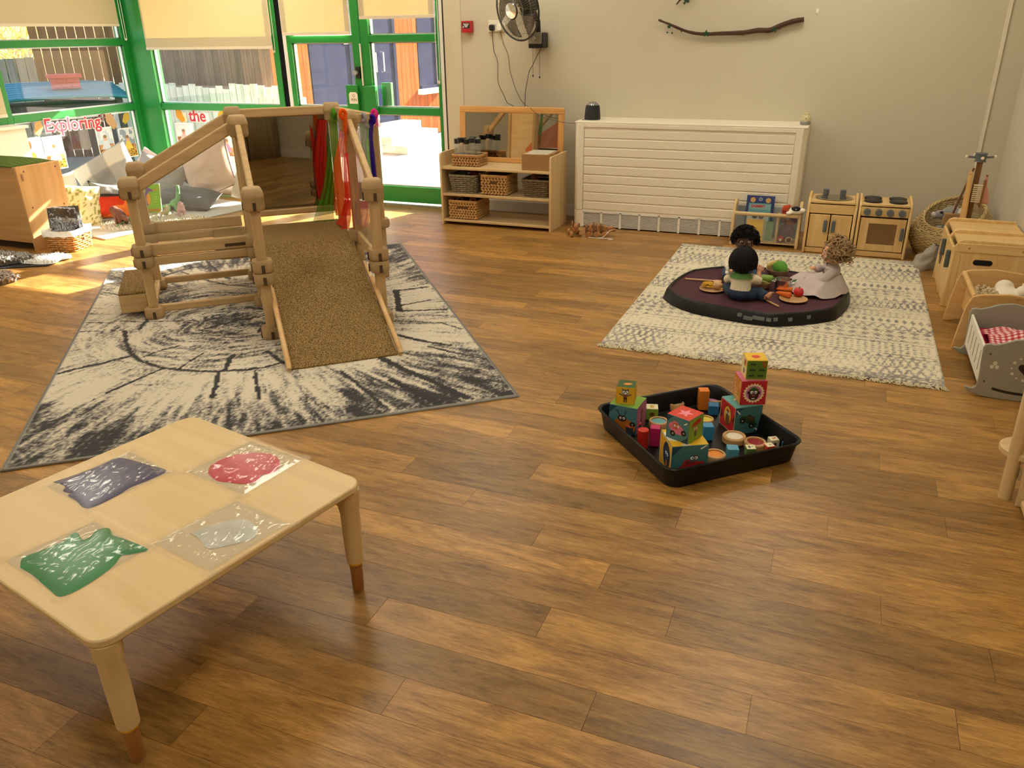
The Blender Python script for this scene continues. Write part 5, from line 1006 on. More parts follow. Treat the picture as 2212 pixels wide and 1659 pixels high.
for i,(x,y,w) in enumerate(((895,1105,.05),(985,1142,.07),(1100,1142,.09),(1210,1160,.05),(1280,1157,.05),(1440,1157,.05),(1640,1130,.045))):
    # on the sloping front wall of the tray
    best=None
    for e in range(8):
        a,c=V(OCT[e]),V(OCT[(e+1)%8]); nrm=V((c.y-a.y,a.x-c.x)).normalized()
        if nrm.y>0: continue
        d=ray(1420+x*.1989,460+y*.1989); p0=V((a.x+nrm.x*.033,a.y+nrm.y*.033,0)); n3=V((nrm.x,nrm.y,.25)).normalized(); s=(p0+V((0,0,.05))-CP).dot(n3)/d.dot(n3); q=CP+d*s; u=(V((q.x,q.y))-a).dot((c-a).normalized())/(c-a).length
        if -.05<u<1.05: best=(q,n3,(c-a).normalized())
    if best:
        q,n3,e2=best; ex=V((e2.x,e2.y,0)); ez=n3.cross(ex)*-1; Mx=Matrix(((ex.x,ez.x,n3.x,q.x-TC.x),(ex.y,ez.y,n3.y,q.y-TC.y),(ex.z,ez.z,n3.z,q.z-TC.z),(0,0,0,1)))
        obj('tape_square',B().box((0,0,.004),(w*.27*2.6 if w>.06 else w*.5,.02,.0008),Mx),clear((.8,.85,.85),rough=.2,haze=.2,name='clear_tape2',hcol=(.6,.66,.66)),tt)
ZT_=.068
def hand(b,p,d,s=1,side=1):   # palm and five separate fingers
    d=V(d).normalized(); u=d.cross(V((0,0,1))); u=u.normalized() if u.length>.1 else V((1,0,0)); w=u.cross(d); p=V(p)
    b.sph(p+d*.012*s,(.012*s,.012*s,.011*s),8,6)
    for i,(o,l) in enumerate(((-.011,.019),(-.004,.024),(.004,.023),(.011,.017))): q=p+d*.018*s+u*o*s; b.tube([q,q+d*l*.55*s,q+d*l*.9*s-w*.006*s],[.0048*s,.0044*s,.0036*s],6)
    q=p+d*.006*s+u*.011*s*side; b.tube([q,q+(u*side+d*.7).normalized()*.013*s,q+(u*side*.6+d).normalized()*.021*s],[.005*s,.0045*s,.004*s],6)
def doll(name,label,loc,face,skin,arms,legs,head=(0,0,0),hs=1):
    # local front is -y
    t=thing(name,label,'doll',loc,face); b=B(); H=V((0,-.004,.222)); sk=mat(skin,.5,var=.05,vs=60,name='doll_vinyl')
    b.sph(H,(.058,.060,.064),20,14); b.sph(H+V((0,-.03,-.026)),(.040,.030,.03),14,10); b.sph(H+V((0,-.063,-.012)),(.008,.009,.009),8,6)
    for s in (-1,1): b.sph(H+V((s*.058,.004,-.008)),(.008,.012,.016),8,6); b.sph(H+V((s*.028,-.048,-.022)),(.016,.012,.014),8,6)
    b.tube([(0,0,.13),(0,-.002,.18)],[.026,.022],12); b.sph((0,0,.10),(.05,.036,.06),16,12); b.sph((0,.0,.045),(.056,.045,.042),16,12)
    for s,(e,w,d) in zip((-1,1),arms):
        S=V((s*.052,0,.136)); e,w=V(e),V(w); b.tube([S,S.lerp(e,.5),e,e.lerp(w,.6),w],[.021,.018,.016,.0145,.012],10); hand(b,w,d,1.05,-s)
    for s,(k,a,f) in zip((-1,1),legs):
        P=V((s*.034,-.01,.038)); k,a,f=V(k),V(a),V(f); b.tube([P,P.lerp(k,.5),k,k.lerp(a,.5),a],[.036,.032,.026,.023,.017],10); b.tube([a,a.lerp(f,.6),f],[.017,.015,.011],10)
        for q in range(5): b.sph(f+(f-a).normalized()*.004+V((.0055*(q-2),0,.002)),.0045,6,5)
    obj('body',b,sk,t,remesh=.0032)
    for s in (-1,1):
        obj('eye',B().sph(H+V((s*.022,-.056,.002)),(.0075,.004,.0065),10,8),mat('F0EAE0',.3),t); obj('pupil',B().sph(H+V((s*.022,-.0592,.002)),(.0042,.0022,.0048),8,6),mat('2A1A10',.2),t)
        obj('eyebrow',B().tube([H+V((s*.013,-.058,.015)),H+V((s*.022,-.0585,.018)),H+V((s*.031,-.054,.015))],.0013,5),mat('2A1C14',.8),t)
    obj('lips',B().tube([H+V((-.011,-.0585,-.034)),H+V((0,-.0625,-.036)),H+V((.011,-.0585,-.034))],[.0015,.003,.0015],6),mat('A8504A',.5),t)
    return t,H
def blouse(t,arms,col,sleeve=.75,name='blouse',hem=.055,fl_=1.0):
    b=B(); b.lathe([(.060,hem),(.058,.07),(.054,.11),(.050,.137),(.030,.156)],20,None,(0,0,0),fl_,.82*fl_)
    for s,(e,w,d) in zip((-1,1),arms): S=V((s*.046,0,.134)); e,w=V(e),V(w); q=e.lerp(w,max(0,(sleeve-.5)*2)); b.tube([S,S.lerp(e,.5),e,q],[.029,.027,.025,.022],12)
    return obj(name,b,mat(col,.9,var=.06,vs=30,name='doll_cloth'),t,remesh=.004)
def trousers(t,legs,col,to=.9):
    b=B(); b.sph((0,.0,.046),(.064,.054,.047),18,12)
    for s,(k,a,f) in zip((-1,1),legs): P=V((s*.034,-.01,.040)); k,a=V(k),V(a); b.tube([P,P.lerp(k,.5),k,k.lerp(a,to)],[.043,.039,.034,.028],12)
    return obj('trousers',b,mat(col,.9,var=.12,vs=60,name='denim'),t,remesh=.004)
def strands(t,H,col,n,fn,r=.0042,name='hair',seed=1,m=7):
    b=B(); rr=random.Random(seed)
    for i in range(n): p=fn(rr,i); b.tube(p,[r*(1-.5*j/(len(p)-1)) for j in range(len(p))],5,cap=False)
    return b
HB=mat('0A090A',.65,spec=.2,var=.2,name='black_hair')
def cap(b,H,k=1.06,z=-.01,back=0): b.sph(H+V((0,.008+back,.006)),(.062*k,.064*k,.066*k),18,12)
# doll with straight black bob, back to the room
arA=[((-.085,-.05,.11),(-.078,-.085,.15),(.1,-.4,1)),((.085,-.045,.10),(.085,-.085,.125),(.1,-1,.4))]
lgA=[((-.10,-.05,.038),(-.145,-.02,.028),(-.165,-.03,.05)),((.09,-.085,.038),(.03,-.12,.03),(.005,-.13,.04))]
A,H=doll('seated_doll','seated doll with black bob, cream blouse with green collar and blue trousers',c6(885,955,ZT_)+V((0,.02,0)),math.radians(176),'C98E68',arA,lgA)
blouse(A,arA,'E6DCC2',.62); trousers(A,lgA,'2B3A50')
b=B(); b.lathe([(.064,.135),(.062,.14),(.036,.160),(.034,.157)],20,None,(0,.002,0),1,.85); obj('collar',b,mat('5E8E4A',.9),A)
def sa(rr,i):
    a=rr.uniform(-1.05,pi+1.05); out=[]; z0=rr.uniform(.15,.6); L=rr.uniform(1.0,1.25)
    for j in range(7):
        f=j/6; ph=z0*.5+f*1.5*L; r=1.13+.05*rr.random()
        if ph<pi/2: p=V((.066*r*sin(ph)*cos(a),.068*r*sin(ph)*sin(a)+.006,.072*r*cos(ph)))
        else: p=V((.066*r*cos(a)*(1-.08*(ph-pi/2)),.068*r*sin(a)+.006,-.062*(ph-pi/2)/1.0))
        out.append(H+p)
    return out
b=strands(A,H,0,430,sa,.005,seed=3); cap(b,H,1.1); obj('bobbed_hair',b,HB,A,sm=180)
b=B(); 
for s in (-1,1): b.sph(H+V((.078+0*s,.02,-.055+s*.012)),(.014,.012,.012),10,8)
obj('hair_bow',b,mat('EDE8E2',.8),A,remesh=.003)
# doll with dark skin and curls facing the room
arB=[((-.095,-.03,.085),(-.08,-.08,.06),(-.1,-1,-.2)),((.10,-.01,.09),(.11,-.05,.055),(.1,-1,-.4))]
lgB=[((-.09,-.09,.04),(-.09,-.17,.025),(-.09,-.19,.045)),((.09,-.08,.04),(.11,-.16,.025),(.11,-.18,.045))]
Bd,H=doll('curly_seated_doll','dark skinned doll with curly black hair, white blouse and jeans',c6(905,690,ZT_)+V((0,.03,0)),math.radians(8),'4A2A1C',arB,lgB)
blouse(Bd,arB,'EDE4D0',.95); trousers(Bd,lgB,'2E4058')
b=B(); b.lathe([(.066,.128),(.064,.135),(.036,.158),(.034,.155)],20,None,(0,.0,0),1,.85); obj('collar',b,mat('F0E9DA',.9),Bd)
def sb_(rr,i):
    a=rr.uniform(0,2*pi); ph=rr.uniform(0,1.75); d=V((sin(ph)*cos(a),sin(ph)*sin(a),cos(ph)))
    if d.y<-.45 and d.z<.42: d=V((d.x,abs(d.y),d.z))
    c=H+V((.074*d.x,.076*d.y+.008,.078*d.z)); u=d.orthogonal().normalized(); w=d.cross(u); r=rr.uniform(.009,.015); return [c+u*r*cos(q*1.3)+w*r*sin(q*1.3)+d*.004*(q-4) for q in range(9)]
b=strands(Bd,H,0,330,sb_,.0042,seed=5); cap(b,H,1.06,0,.006); obj('curly_hair',b,mat('0F0B0C',.65,spec=.2,var=.2,name='black_hair'),Bd,sm=180)
# doll with tousled fair hair in a long dress
arC=[((-.09,-.04,.10),(-.05,-.085,.115),(.4,-1,.1)),((.085,-.05,.085),(.05,-.085,.068),(-.5,-.9,-.1))]
lgC=[((-.06,-.10,.04),(-.06,-.18,.03),(-.06,-.2,.045)),((.06,-.10,.04),(.06,-.18,.03),(.06,-.2,.045))]
Cd,H=doll('fair_haired_doll','doll with tousled fair hair in a long pale mauve dress',c6(1850,850,ZT_)+V((.01,.03,0)),math.radians(-80),'D9A07A',arC,lgC)
DR=mat('BDAEAA',.85,var=.05,vs=20,name='dress_fabric'); bl=blouse(Cd,arC,'BDAEAA',.9,'dress_bodice')
b=B()
def skirt(u,v):
    a=2*pi*u-pi/2; fr=.5-.5*sin(a); R=.105+.17*fr**1.5; r=.05+(R-.05)*v**.85; zz=.098*(1-v)**1.35+.004; n=noise.noise(V((cos(a)*2.4,sin(a)*2.4,v*1.2))); f=.011*v*sin(a*9+3*n)*(.4+.6*fr); up=.05*fr*max(0,1-abs(v-.55)/.5)
    return (r*cos(a)*(1.05+.05*n),r*sin(a)*(1+.05*n),max(.003,zz+f+up*.7+.006*v))
b.grid(skirt,96,16); obj('skirt',b,DR,Cd,sm=180)
for s in (-1,1): obj('puffed_cuff',B().sph(V(arC[0 if s<0 else 1][0]).lerp(V(arC[0 if s<0 else 1][1]),.75),(.024,.022,.022),12,8),DR,bl)
b=B()
for k in range(9): a=pi*k/8; b.sph((.05*cos(a),.0-.012*sin(a)-.03,.142),.012,8,6)
obj('ruffle',b,mat('CDBFBC',.85),bl,remesh=.004)
def sc_(rr,i):
    a=rr.uniform(-.9,pi+.9); ph=rr.uniform(0,1.9); d=V((sin(ph)*cos(a),sin(ph)*sin(a),cos(ph))); c=H+V((.06*d.x,.062*d.y+.006,.066*d.z)); u=V((rr.uniform(-1,1),rr.uniform(-.4,1),rr.uniform(-1.2,.5))).normalized(); L=rr.uniform(.03,.055); w=u.cross(d)*.01
    return [c+d*(.004+.022*sin(pi*q/6))+u*L*q/6+w*sin(q*1.4) for q in range(7)]
b=strands(Cd,H,0,380,sc_,.0046,seed=8); cap(b,H,1.04,0,.004); obj('tousled_hair',b,mat('A3835A',.55,var=.3,vs=120,name='fair_hair'),Cd,sm=180)
# plates, bowls, pot, food
WD=wood('C7A074','AD8253',0,.55,name='turned_wood'); zc=.0665
def plate(name,label,p,r): return obj(name,B().lathe([(r*.6,0),(r*.95,.008),(r,.013),(r*.97,.015),(r*.75,.008),(0,.007)],32),WD,label=label,cat='plate',loc=(p.x,p.y,zc),sm=60)
p1=c6(595,838); plate('wooden_plate','wooden plate with yellow pasta and an egg',p1,.075)
p2=c6(1475,950); plate('wooden_plate','wooden plate of carrots and red and green vegetables',p2,.078)
def bowl(name,label,p,r,h,m): return obj(name,B().lathe([(r*.55,0),(r*.8,h*.3),(r,h),(r*.95,h),(r*.74,h*.35),(0,h*.15)],32),m,label=label,cat='bowl',loc=(p.x,p.y,zc),sm=60)
q1=c6(1300,680); BW=mat('A58A6A',.6,var=.08); bowl('wooden_bowl','round bowl of corn and lettuce beside the mauve dress',q1,.072,.045,BW)
q2=c6(1115,812); bowl('wooden_bowl','round bowl of green cucumber beside the bob-haired doll',q2,.068,.045,BW)
pp=c6(1358,845); t=thing('steel_pot','small shiny steel toy pot on the maroon cloth','pot',(pp.x,pp.y,zc)); ST=mat('E4E2DC',.22,1)
obj('pot_body',B().lathe([(.042,0),(.046,.003),(.047,.07),(.049,.073),(.046,.073),(.044,.01),(0,.008)],32),ST,t,sm=60)
for s in (-1,1): obj('pot_handle',B().tube([(s*.046,-.012,.055),(s*.062,-.01,.058),(s*.062,.01,.058),(s*.046,.012,.055)],.003,6),ST,t)
def pasta(rr,i): c=V((p1.x-.03,p1.y+.01,zc+.016)); a=rr.uniform(0,2*pi); o=V((rr.uniform(-.025,.025),rr.uniform(-.02,.02),rr.uniform(0,.022))); return [c+o+V((.012*cos(a+q),.012*sin(a+q),.002*q)) for q in range(5)]
b=strands(None,None,0,40,pasta,.0035,seed=2); b.v=[tuple(V(v)-V((p1.x-.03,p1.y+.01,zc+.012))) for v in b.v]; obj('pasta_heap',b,mat('E3B52C',.6),label='heap of yellow toy pasta on the wooden plate',cat='play food',loc=(p1.x-.03,p1.y+.01,zc+.012),kind='stuff')
obj('toy_egg',B().sph((0,0,.024),(.028,.025,.024)).tube([(.02,0,.03),(.028,0,.034)],.003,6),mat('C79B70',.5),label='brown toy egg on the plate with pasta',cat='play food',loc=(p1.x+.03,p1.y,zc+.009))
OR=mat('D9661C',.7,var=.15,vs=50)
def carrot(label,a,c):
    d=(c-a); t=thing('toy_carrot',label,'play food',a); t.location.z=zc+.024; d.z=0
    obj('root',B().tube([d*0,d*.08,d*.3,d*.7,d*.95,d],[.003,.008,.0125,.016,.0165,.008],12),OR,t); obj('leaf_stub',B().tube([d*.99,d*1.06],[.005,.002],6),mat('4E7A32',.7),t)
carrot('toy carrot on top of the pile on the wooden plate',c6(1290,862),c6(1465,880)); carrot('toy carrot at the front of the wooden plate',c6(1280,905),c6(1450,938))
pt_=c6(1525,918); t=thing('toy_tomato','red toy tomato on the wooden plate','play food',(pt_.x,pt_.y,zc+.011)); obj('fruit',B().lathe([(.008,0),(.024,.006),(.0285,.024),(.022,.043),(.006,.047),(0,.045)],20),mat('C22A20',.55),t,sm=80); obj('stalk',B().tube([(0,0,.045),(.004,0,.054)],.003,6),mat('3C6A2A',.7),t)
pk=c6(1460,840); t=thing('toy_courgette','dark green toy courgette leaning on the wooden plate','play food',(pk.x,pk.y,zc+.02)); obj('fruit',B().tube([(-.04,-.012,0),(-.025,-.006,.012),(.01,.002,.026),(.04,.008,.034),(.05,.01,.036)],[.006,.016,.02,.017,.006],14),mat('2C5A34',.6,var=.1),t)
pe=c6(1568,850); t=thing('toy_pepper','leafy green toy pepper on the wooden plate','play food',(pe.x,pe.y,zc+.011)); b=B(); b.sph((0,0,.03),(.024,.022,.03)); b.sph((.012,-.008,.02),(.016,.016,.022)); obj('fruit',b,mat('4E8A3C',.6,var=.15),t,remesh=.004); obj('stalk',B().tube([(0,0,.06),(.006,0,.075)],.003,6),mat('3C6A2A',.7),t)
t=thing('toy_lettuce','green felt lettuce in the round bowl','play food',(q1.x+.012,q1.y-.01,zc+.03)); b=B(); b.sph((0,0,.03),(.045,.042,.04)); b.sph((.02,-.02,.02),(.028,.028,.03)); obj('leaves',b,mat('5C9A34',.85,var=.18,vs=40),t,remesh=.006)
t=thing('toy_corn','pale yellow toy corn cob behind the lettuce','play food',(q1.x-.03,q1.y+.015,zc+.045)); b=B(); b.tube([(-.035,0,0),(-.015,0,.02),(.015,0,.03),(.035,0,.028)],[.01,.017,.017,.008],12)
obj('cob',b,mat('DDC27A',.8),t); kb=B(); rr=random.Random(4)
for i in range(70): f=rr.random(); a=rr.uniform(0,2*pi); kb.sph((-.035+.07*f,.017*cos(a),.004+.028*sin(f*1.7)+.017*sin(a)),.0042,6,4)
obj('kernels',kb,mat('E3CB86',.7),t,kind='stuff')
t=thing('toy_cucumber','pale green toy cucumber lying over the bowl','play food',(q2.x+.015,q2.y+.01,zc+.052)); obj('fruit',B().tube([(-.055,-.01,-.004),(-.045,-.008,0),(0,0,.006),(.045,.006,.004),(.06,.008,0)],[.008,.02,.023,.021,.008],14),mat('7A9A40',.6,var=.12),t)
t=thing('toy_pea_pod','olive green toy pea pod in the bowl under the cucumber','play food',(q2.x,q2.y-.035,zc+.044)); obj('pod',B().tube([(-.05,0,0),(-.02,0,.003),(.02,0,.003),(.05,0,0)],[.004,.011,.011,.004],10),mat('7C7A28',.6),t)
def spoon(name,label,a,c,flip=False):
    a=V((a.x,a.y,0)); c=V((c.x,c.y,0)); d=c-a; t=thing(name,label,'spoon',(a.x,a.y,zc+.006)); w=wood('D8B484','C39A66',0,.5); obj('handle',B().cyl((0,0,0),d*.8,.0052,None,10),w,t)
    n=V((-d.y,d.x,0)).normalized(); e=d.normalized(); P=[]; 
    for f,wd in ((.76,.005),(.82,.015),(.9,.022),(.98,.02),(1.02,.01)): P.append((f,wd))
    L=[d*f+n*wd for f,wd in P]+[d*f-n*wd for f,wd in P[::-1]]; obj('spoon_bowl',B().add([v+V((0,0,-.004)) for v in L]+[v+V((0,0,.003)) for v in L],[tuple(range(10))[::-1],tuple(range(10,20))]+[(i,(i+1)%10,10+(i+1)%10,10+i) for i in range(10)]),w,t,bev=.002)
spoon('wooden_spoon','long wooden spoon lying behind the pasta plate',c6(300,722),c6(690,752)); spoon('wooden_spoon','wooden spatula lying beside the foot of the bob-haired doll',c6(1318,1025),c6(1120,925))
# ---------------------------------------------------------------- black square tray with stacking cubes
class Cv:
    def __init__(s,n=64,bgc='FFFFFF',m=None):
        s.n=n; s.m=m or n; s.X,s.Y=np.meshgrid(np.linspace(-.5,.5,n+1),np.linspace(-.5,.5,s.m+1),indexing='ij'); s.C=np.zeros(s.X.shape+(3,)); s.C[:]=lin3(bgc)
    def put(s,mk,c): s.C[mk]=lin3(c); return s
    def el(s,x,y,a,b_,c,rot=0): X,Y=s.X-x,s.Y-y; u=X*cos(rot)+Y*sin(rot); v=-X*sin(rot)+Y*cos(rot); return s.put((u/a)**2+(v/b_)**2<1,c)
    def ci(s,x,y,r,c): return s.el(x,y,r,r,c)
    def re(s,x0,y0,x1,y1,c): return s.put((s.X>=x0)&(s.X<=x1)&(s.Y>=y0)&(s.Y<=y1),c)
    def po(s,P,c):
        ins=np.zeros(s.X.shape,bool)
        for (x0,y0),(x1,y1) in zip(P,P[1:]+P[:1]): 
            if y0!=y1: ins^=((s.Y<y0)!=(s.Y<y1))&(s.X<(x1-x0)*(s.Y-y0)/(y1-y0)+x0)
        return s.put(ins,c)
    def li(s,P,w,c):
        for (x0,y0),(x1,y1) in zip(P[:-1],P[1:]): vx,vy=x1-x0,y1-y0; t=np.clip(((s.X-x0)*vx+(s.Y-y0)*vy)/(vx*vx+vy*vy+1e-9),0,1); s.put(np.hypot(s.X-x0-t*vx,s.Y-y0-t*vy)<w,c)
        return s
    def eyes(s,x,y,r,g=None,c='FFFFFF'):
        g=g or r*1.3
        for k in (-1,1): s.ci(x+k*g,y,r,c); s.ci(x+k*g*.8,y-r*.15,r*.5,'141414')
        return s
    def bor(s,c,w=.03): return s.put(np.maximum(np.abs(s.X),np.abs(s.Y))>.5-w,c)
def sheet(name,cv,w,h,M,parent,rough=.45,**kw):
    n,m=cv.n,cv.m; b=B(); b.grid(lambda u,v:(M@V(((u-.5)*w,(v-.5)*h,0))),n,m); return obj(name,b,attrmat(rough,'print'),parent,sm=180,cols=cv.C.reshape(-1,3),**kw)
FACE={'f':Matrix.Rotation(pi/2,4,'X'),'l':Matrix.Rotation(-pi/2,4,'Z')@Matrix.Rotation(pi/2,4,'X'),'r':Matrix.Rotation(pi/2,4,'Z')@Matrix.Rotation(pi/2,4,'X'),'t':Matrix()}
def cube(label,loc,s,rot,faces,body='2F5A60'):
    t=thing('stacking_cube',label,'stacking cube',loc,math.radians(rot)); obj('card_box',B().box((0,0,s/2),(s,s,s)),mat(body,.5),t,bev=.0015)
    for k,cv in faces.items(): sheet('printed_face',cv,s*.985,s*.985,TR(0,0,s/2)@FACE[k]@TR(0,0,s/2+.0005),t)
    return t
TEAL='3F6E72'; DT='1E4256'
def road(cv): cv.po([(-.5,.2),(-.2,.5),(-.5,.5)],DT); cv.po([(.5,-.2),(.2,-.5),(.5,-.5)],DT); return cv
def car(cv,x,y,s,c,a=0,win=None,wh='101010'):
    R=lambda P:[(x+s*(u*cos(a)-v*sin(a)),y+s*(u*sin(a)+v*cos(a))) for u,v in P]
    cv.po(R([(-1,-.3),(-.95,.1),(-.55,.2),(-.3,.55),(.35,.55),(.6,.2),(1,.1),(1,-.3)]),c)
    if win: cv.po(R([(-.35,.15),(-.2,.45),(.25,.45),(.4,.15)]),win)
    for u in (-.55,.55): p=R([(u,-.3)])[0]; cv.ci(*p,s*.27,wh); cv.ci(*p,s*.08,'B9B4A8')
    return cv
TP=.0085
tr_=thing('black_square_tray','black square plastic tray holding stacking cubes and wooden blocks','tray',(-.389,2.804,0),math.radians(42.8)); b=B(); vs=[]; PR=[(.50,0),(.535,0),(.545,.006),(.566,.075),(.578,.079),(.583,.085),(.578,.088),(.566,.087),(.558,.082),(.536,.010),(.52,.0075)]
for k,z in PR: vs+=[(x,y,z) for x,y in rrect(k,k,.05,7)]
N=32; b.add(vs,[(i*N+j,i*N+(j+1)%N,(i+1)*N+(j+1)%N,(i+1)*N+j) for i in range(len(PR)-1) for j in range(N)]+[tuple(range(N))[::-1],tuple((len(PR)-1)*N+j for j in range(N))]); obj('moulded_tray',b,mat('0B0B0C',.4,spec=.3,var=.1,vs=10,name='black_plastic'),tr_,sm=40)
text('LA',.03,mat('2A2A2C',.5),TR(.20,-.2775,.05)@Matrix.Rotation(pi/2-.3,4,'X'),parent=tr_)
# right stack
def scal(cv,x,y,r,c,n=20): 
    P=[(x+r*(1+.07*cos(n*q))*cos(q),y+r*(1+.07*cos(n*q))*sin(q)) for q in [2*pi*i/160 for i in range(160)]]; return cv.po(P,c)
f=road(Cv(72,TEAL)); car(f,.02,-.02,.38,'27401E',-.55,'5A3A22'); f.li([(-.45,.4),(-.35,.28)],.02,'E8E4D8').li([(.3,-.35),(.42,-.45)],.02,'E8E4D8')
l=Cv(72,'C02A2E').el(0,.02,.26,.36,'2A1512').el(0,.02,.23,.33,'E2B53C').el(.02,-.12,.14,.22,'6A4428').el(.0,.08,.13,.14,'6A4428').po([(-.1,.18),(-.06,.3),(0,.2),(.06,.3),(.1,.18)],'B03A2A').eyes(0,.1,.05); l.po([(-.5,-.3),(-.3,-.1),(-.5,.2)],'5A1518').po([(.5,-.3),(.32,0),(.5,.25)],'5A1518').bor('D8C9A8',.015)
cube('largest teal and red cube with dark green car, at the bottom of the tall stack',(-.238,2.984,TP),.117,36,{'f':f,'l':l,'t':Cv(24,'5E9A96').po([(-.3,.1),(0,.4),(.1,.1)],'E4D9A8')},TEAL)
f=Cv(72,'B8282C'); scal(f,0,0,.40,'E6D6A2'); f.ci(0,0,.32,'C77AA8').ci(0,.02,.0,'000000').el(0,-.1,.2,.22,'3A2218').el(0,.04,.17,.16,'4A2E1E').el(-.2,.02,.06,.07,'3A2218').el(.2,.02,.06,.07,'3A2218').el(0,.17,.14,.09,'3F6A2E').re(-.2,.12,.2,.155,'22331C').eyes(0,.04,.06).el(0,-.1,.09,.05,'7A4A30').re(-.06,-.26,.06,-.22,'E8E4D8')
l=Cv(64,'D98A3C'); 
for r_,n_ in ((.3,1),(.12,1),(-.06,2),(-.2,2),(-.34,3)):
    for q in range(n_): x=-.3+.22*q; l.po([(x-.08,r_-.05),(x-.06,r_+.03),(x,r_+.06),(x+.07,r_+.02),(x+.07,r_-.05),(x+.03,r_-.02),(x-.04,r_-.02)],'EBD59A')
l.li([(.3,.38),(.33,.4),(.33,.16)],.018,'EBD59A')
cube('red and orange cube with a round animal portrait in the tall stack',(-.216,3.003,TP+.118),.10,23,{'f':f,'l':l,'t':Cv(16,'C96A86')},'B8282C')
f=Cv(80,'5A7A28')
for x,y in ((-.2,.3),(-.22,0),(.24,0),(-.24,-.3),(.2,-.3)): car(f,x,y,.15,'22301A',0,'5A7A28','14190F')
f.li([(.26,.42),(.4,.42)],.02,'C23A2A').li([(.28,.42),(.28,.3),(.38,.3),(.4,.24),(.36,.18),(.26,.18)],.022,'C23A2A').bor('E6C53A',.015)
l=Cv(48,'EAE0A4').re(.0,.1,.3,.4,'C8502E').el(.05,-.2,.12,.16,'4A3A5A')
cube('small green cube with five little cars and a red 5, topping the tall stack',(-.209,3.012,TP+.219),.080,19,{'f':f,'l':l,'t':Cv(40,'E2B52A').po([(-.22,0),(-.1,.2),(.12,.2),(.26,0),(.1,-.2),(-.12,-.2)],'CF4028')},'D8B030')
# left stack
f=road(Cv(64,'4C7A80')); f.el(.05,-.25,.42,.3,'B56A28').el(-.02,.05,.16,.12,'3A2218').li([(-.12,.15),(-.2,.35)],.014,'22140E').li([(-.2,.28),(-.3,.33)],.012,'22140E').li([(.06,.15),(.1,.35)],.014,'22140E').eyes(-.02,.06,.045).ci(.36,-.12,.1,'141414').ci(.36,-.12,.03,'B9B4A8')
cube('teal cube with green lid and orange deer car at the tray corner',(-.662,2.829,TP),.116,-5,{'f':f,'r':Cv(40,'B8648A').el(0,0,.06,.28,'4A2A30').el(0,.2,.1,.1,'6A3A40'),'t':Cv(24,'7FA840')},'4C7A80')
a_=fl(1280+340*.217,740+420*.217,.196)
f=Cv(64,'D9A828'); f.el(0,.22,.2,.17,'5A5A5E').po([(-.18,.3),(-.2,.46),(-.06,.36)],'5A5A5E').po([(.18,.3),(.2,.46),(.06,.36)],'5A5A5E').eyes(0,.23,.07).el(0,.14,.07,.05,'E8E4D8').re(-.1,-.22,.1,.06,'3A2A28').re(-.09,-.1,.09,.05,'9A4A38').li([(-.1,.0),(-.32,.1)],.03,'4A4A4E').li([(.1,.0),(.32,.1)],.03,'4A4A4E').re(-.09,-.4,-.03,-.2,'22222A').re(.03,-.4,.09,-.2,'22222A')
cube('smallest yellow cube with a grey cat, standing on the green lid',(a_.x,a_.y+.005,TP+.117),.072,6,{'f':f,'t':Cv(32,'3E5A2C').el(.05,0,.24,.13,'E89048',.25),'l':Cv(12,'4C8A98')},'D9A828')
# front stack
f=road(Cv(80,TEAL)); car(f,.02,-.12,.40,'A82A28',.25,'7A2A26'); f.el(.12,.12,.13,.11,'4A5258',.25).eyes(.12,.13,.045).li([(.3,.4),(.44,.48)],.018,'E8E4D8').po([(-.5,.5),(-.5,.3),(-.2,.5)],DT)
l=Cv(64,'E0A828').el(.1,.05,.3,.38,'2A3A4A').el(.1,.1,.12,.14,'3A5068').eyes(.12,.1,.05).el(.12,-.2,.07,.12,'C8702E').bor('E9DFC0',.03)
tp=Cv(48,'E0B02A').el(-.3,.1,.28,.3,'E9E2D2').el(-.1,-.45,.12,.08,'D8CBB0')
cube('large worn yellow and teal cube with red car at the front of the tray',(-.388,2.565,TP),.134,29,{'f':f,'l':l,'t':tp},TEAL)
f=road(Cv(64,'4C7A7C')); f.el(-.05,.0,.36,.22,'D0708A',-.25).el(-.1,.1,.18,.2,'D0708A').el(-.08,.1,.12,.13,'B85A2A').eyes(-.05,.1,.05).ci(-.2,-.25,.12,'141414').ci(-.2,-.25,.035,'B9B4A8').ci(.3,-.1,.12,'141414').ci(.3,-.1,.035,'B9B4A8').li([(.3,.28),(.42,.36)],.02,'E8E4D8')
r=Cv(64,'7FA238').el(.0,.22,.36,.14,'B52A22',.25).re(-.36,.0,.36,.17,'7FA238').li([(0,.2),(0,-.2)],.012,'3A2218').el(-.02,.0,.12,.12,'B86A38').eyes(-.02,.02,.045).re(-.08,-.32,.05,-.1,'3A5A34')
P=[(.34*(1 if k%2==0 else .42)*cos(pi/2+k*pi/5),.34*(1 if k%2==0 else .42)*sin(pi/2+k*pi/5)) for k in range(10)]
cube('teal cube with pink star on its red lid, on the worn yellow cube',(-.392,2.568,TP+.135),.092,-23,{'f':f,'r':r,'t':Cv(64,'D0402E').po(P,'E88A9A')},'4C7A7C')
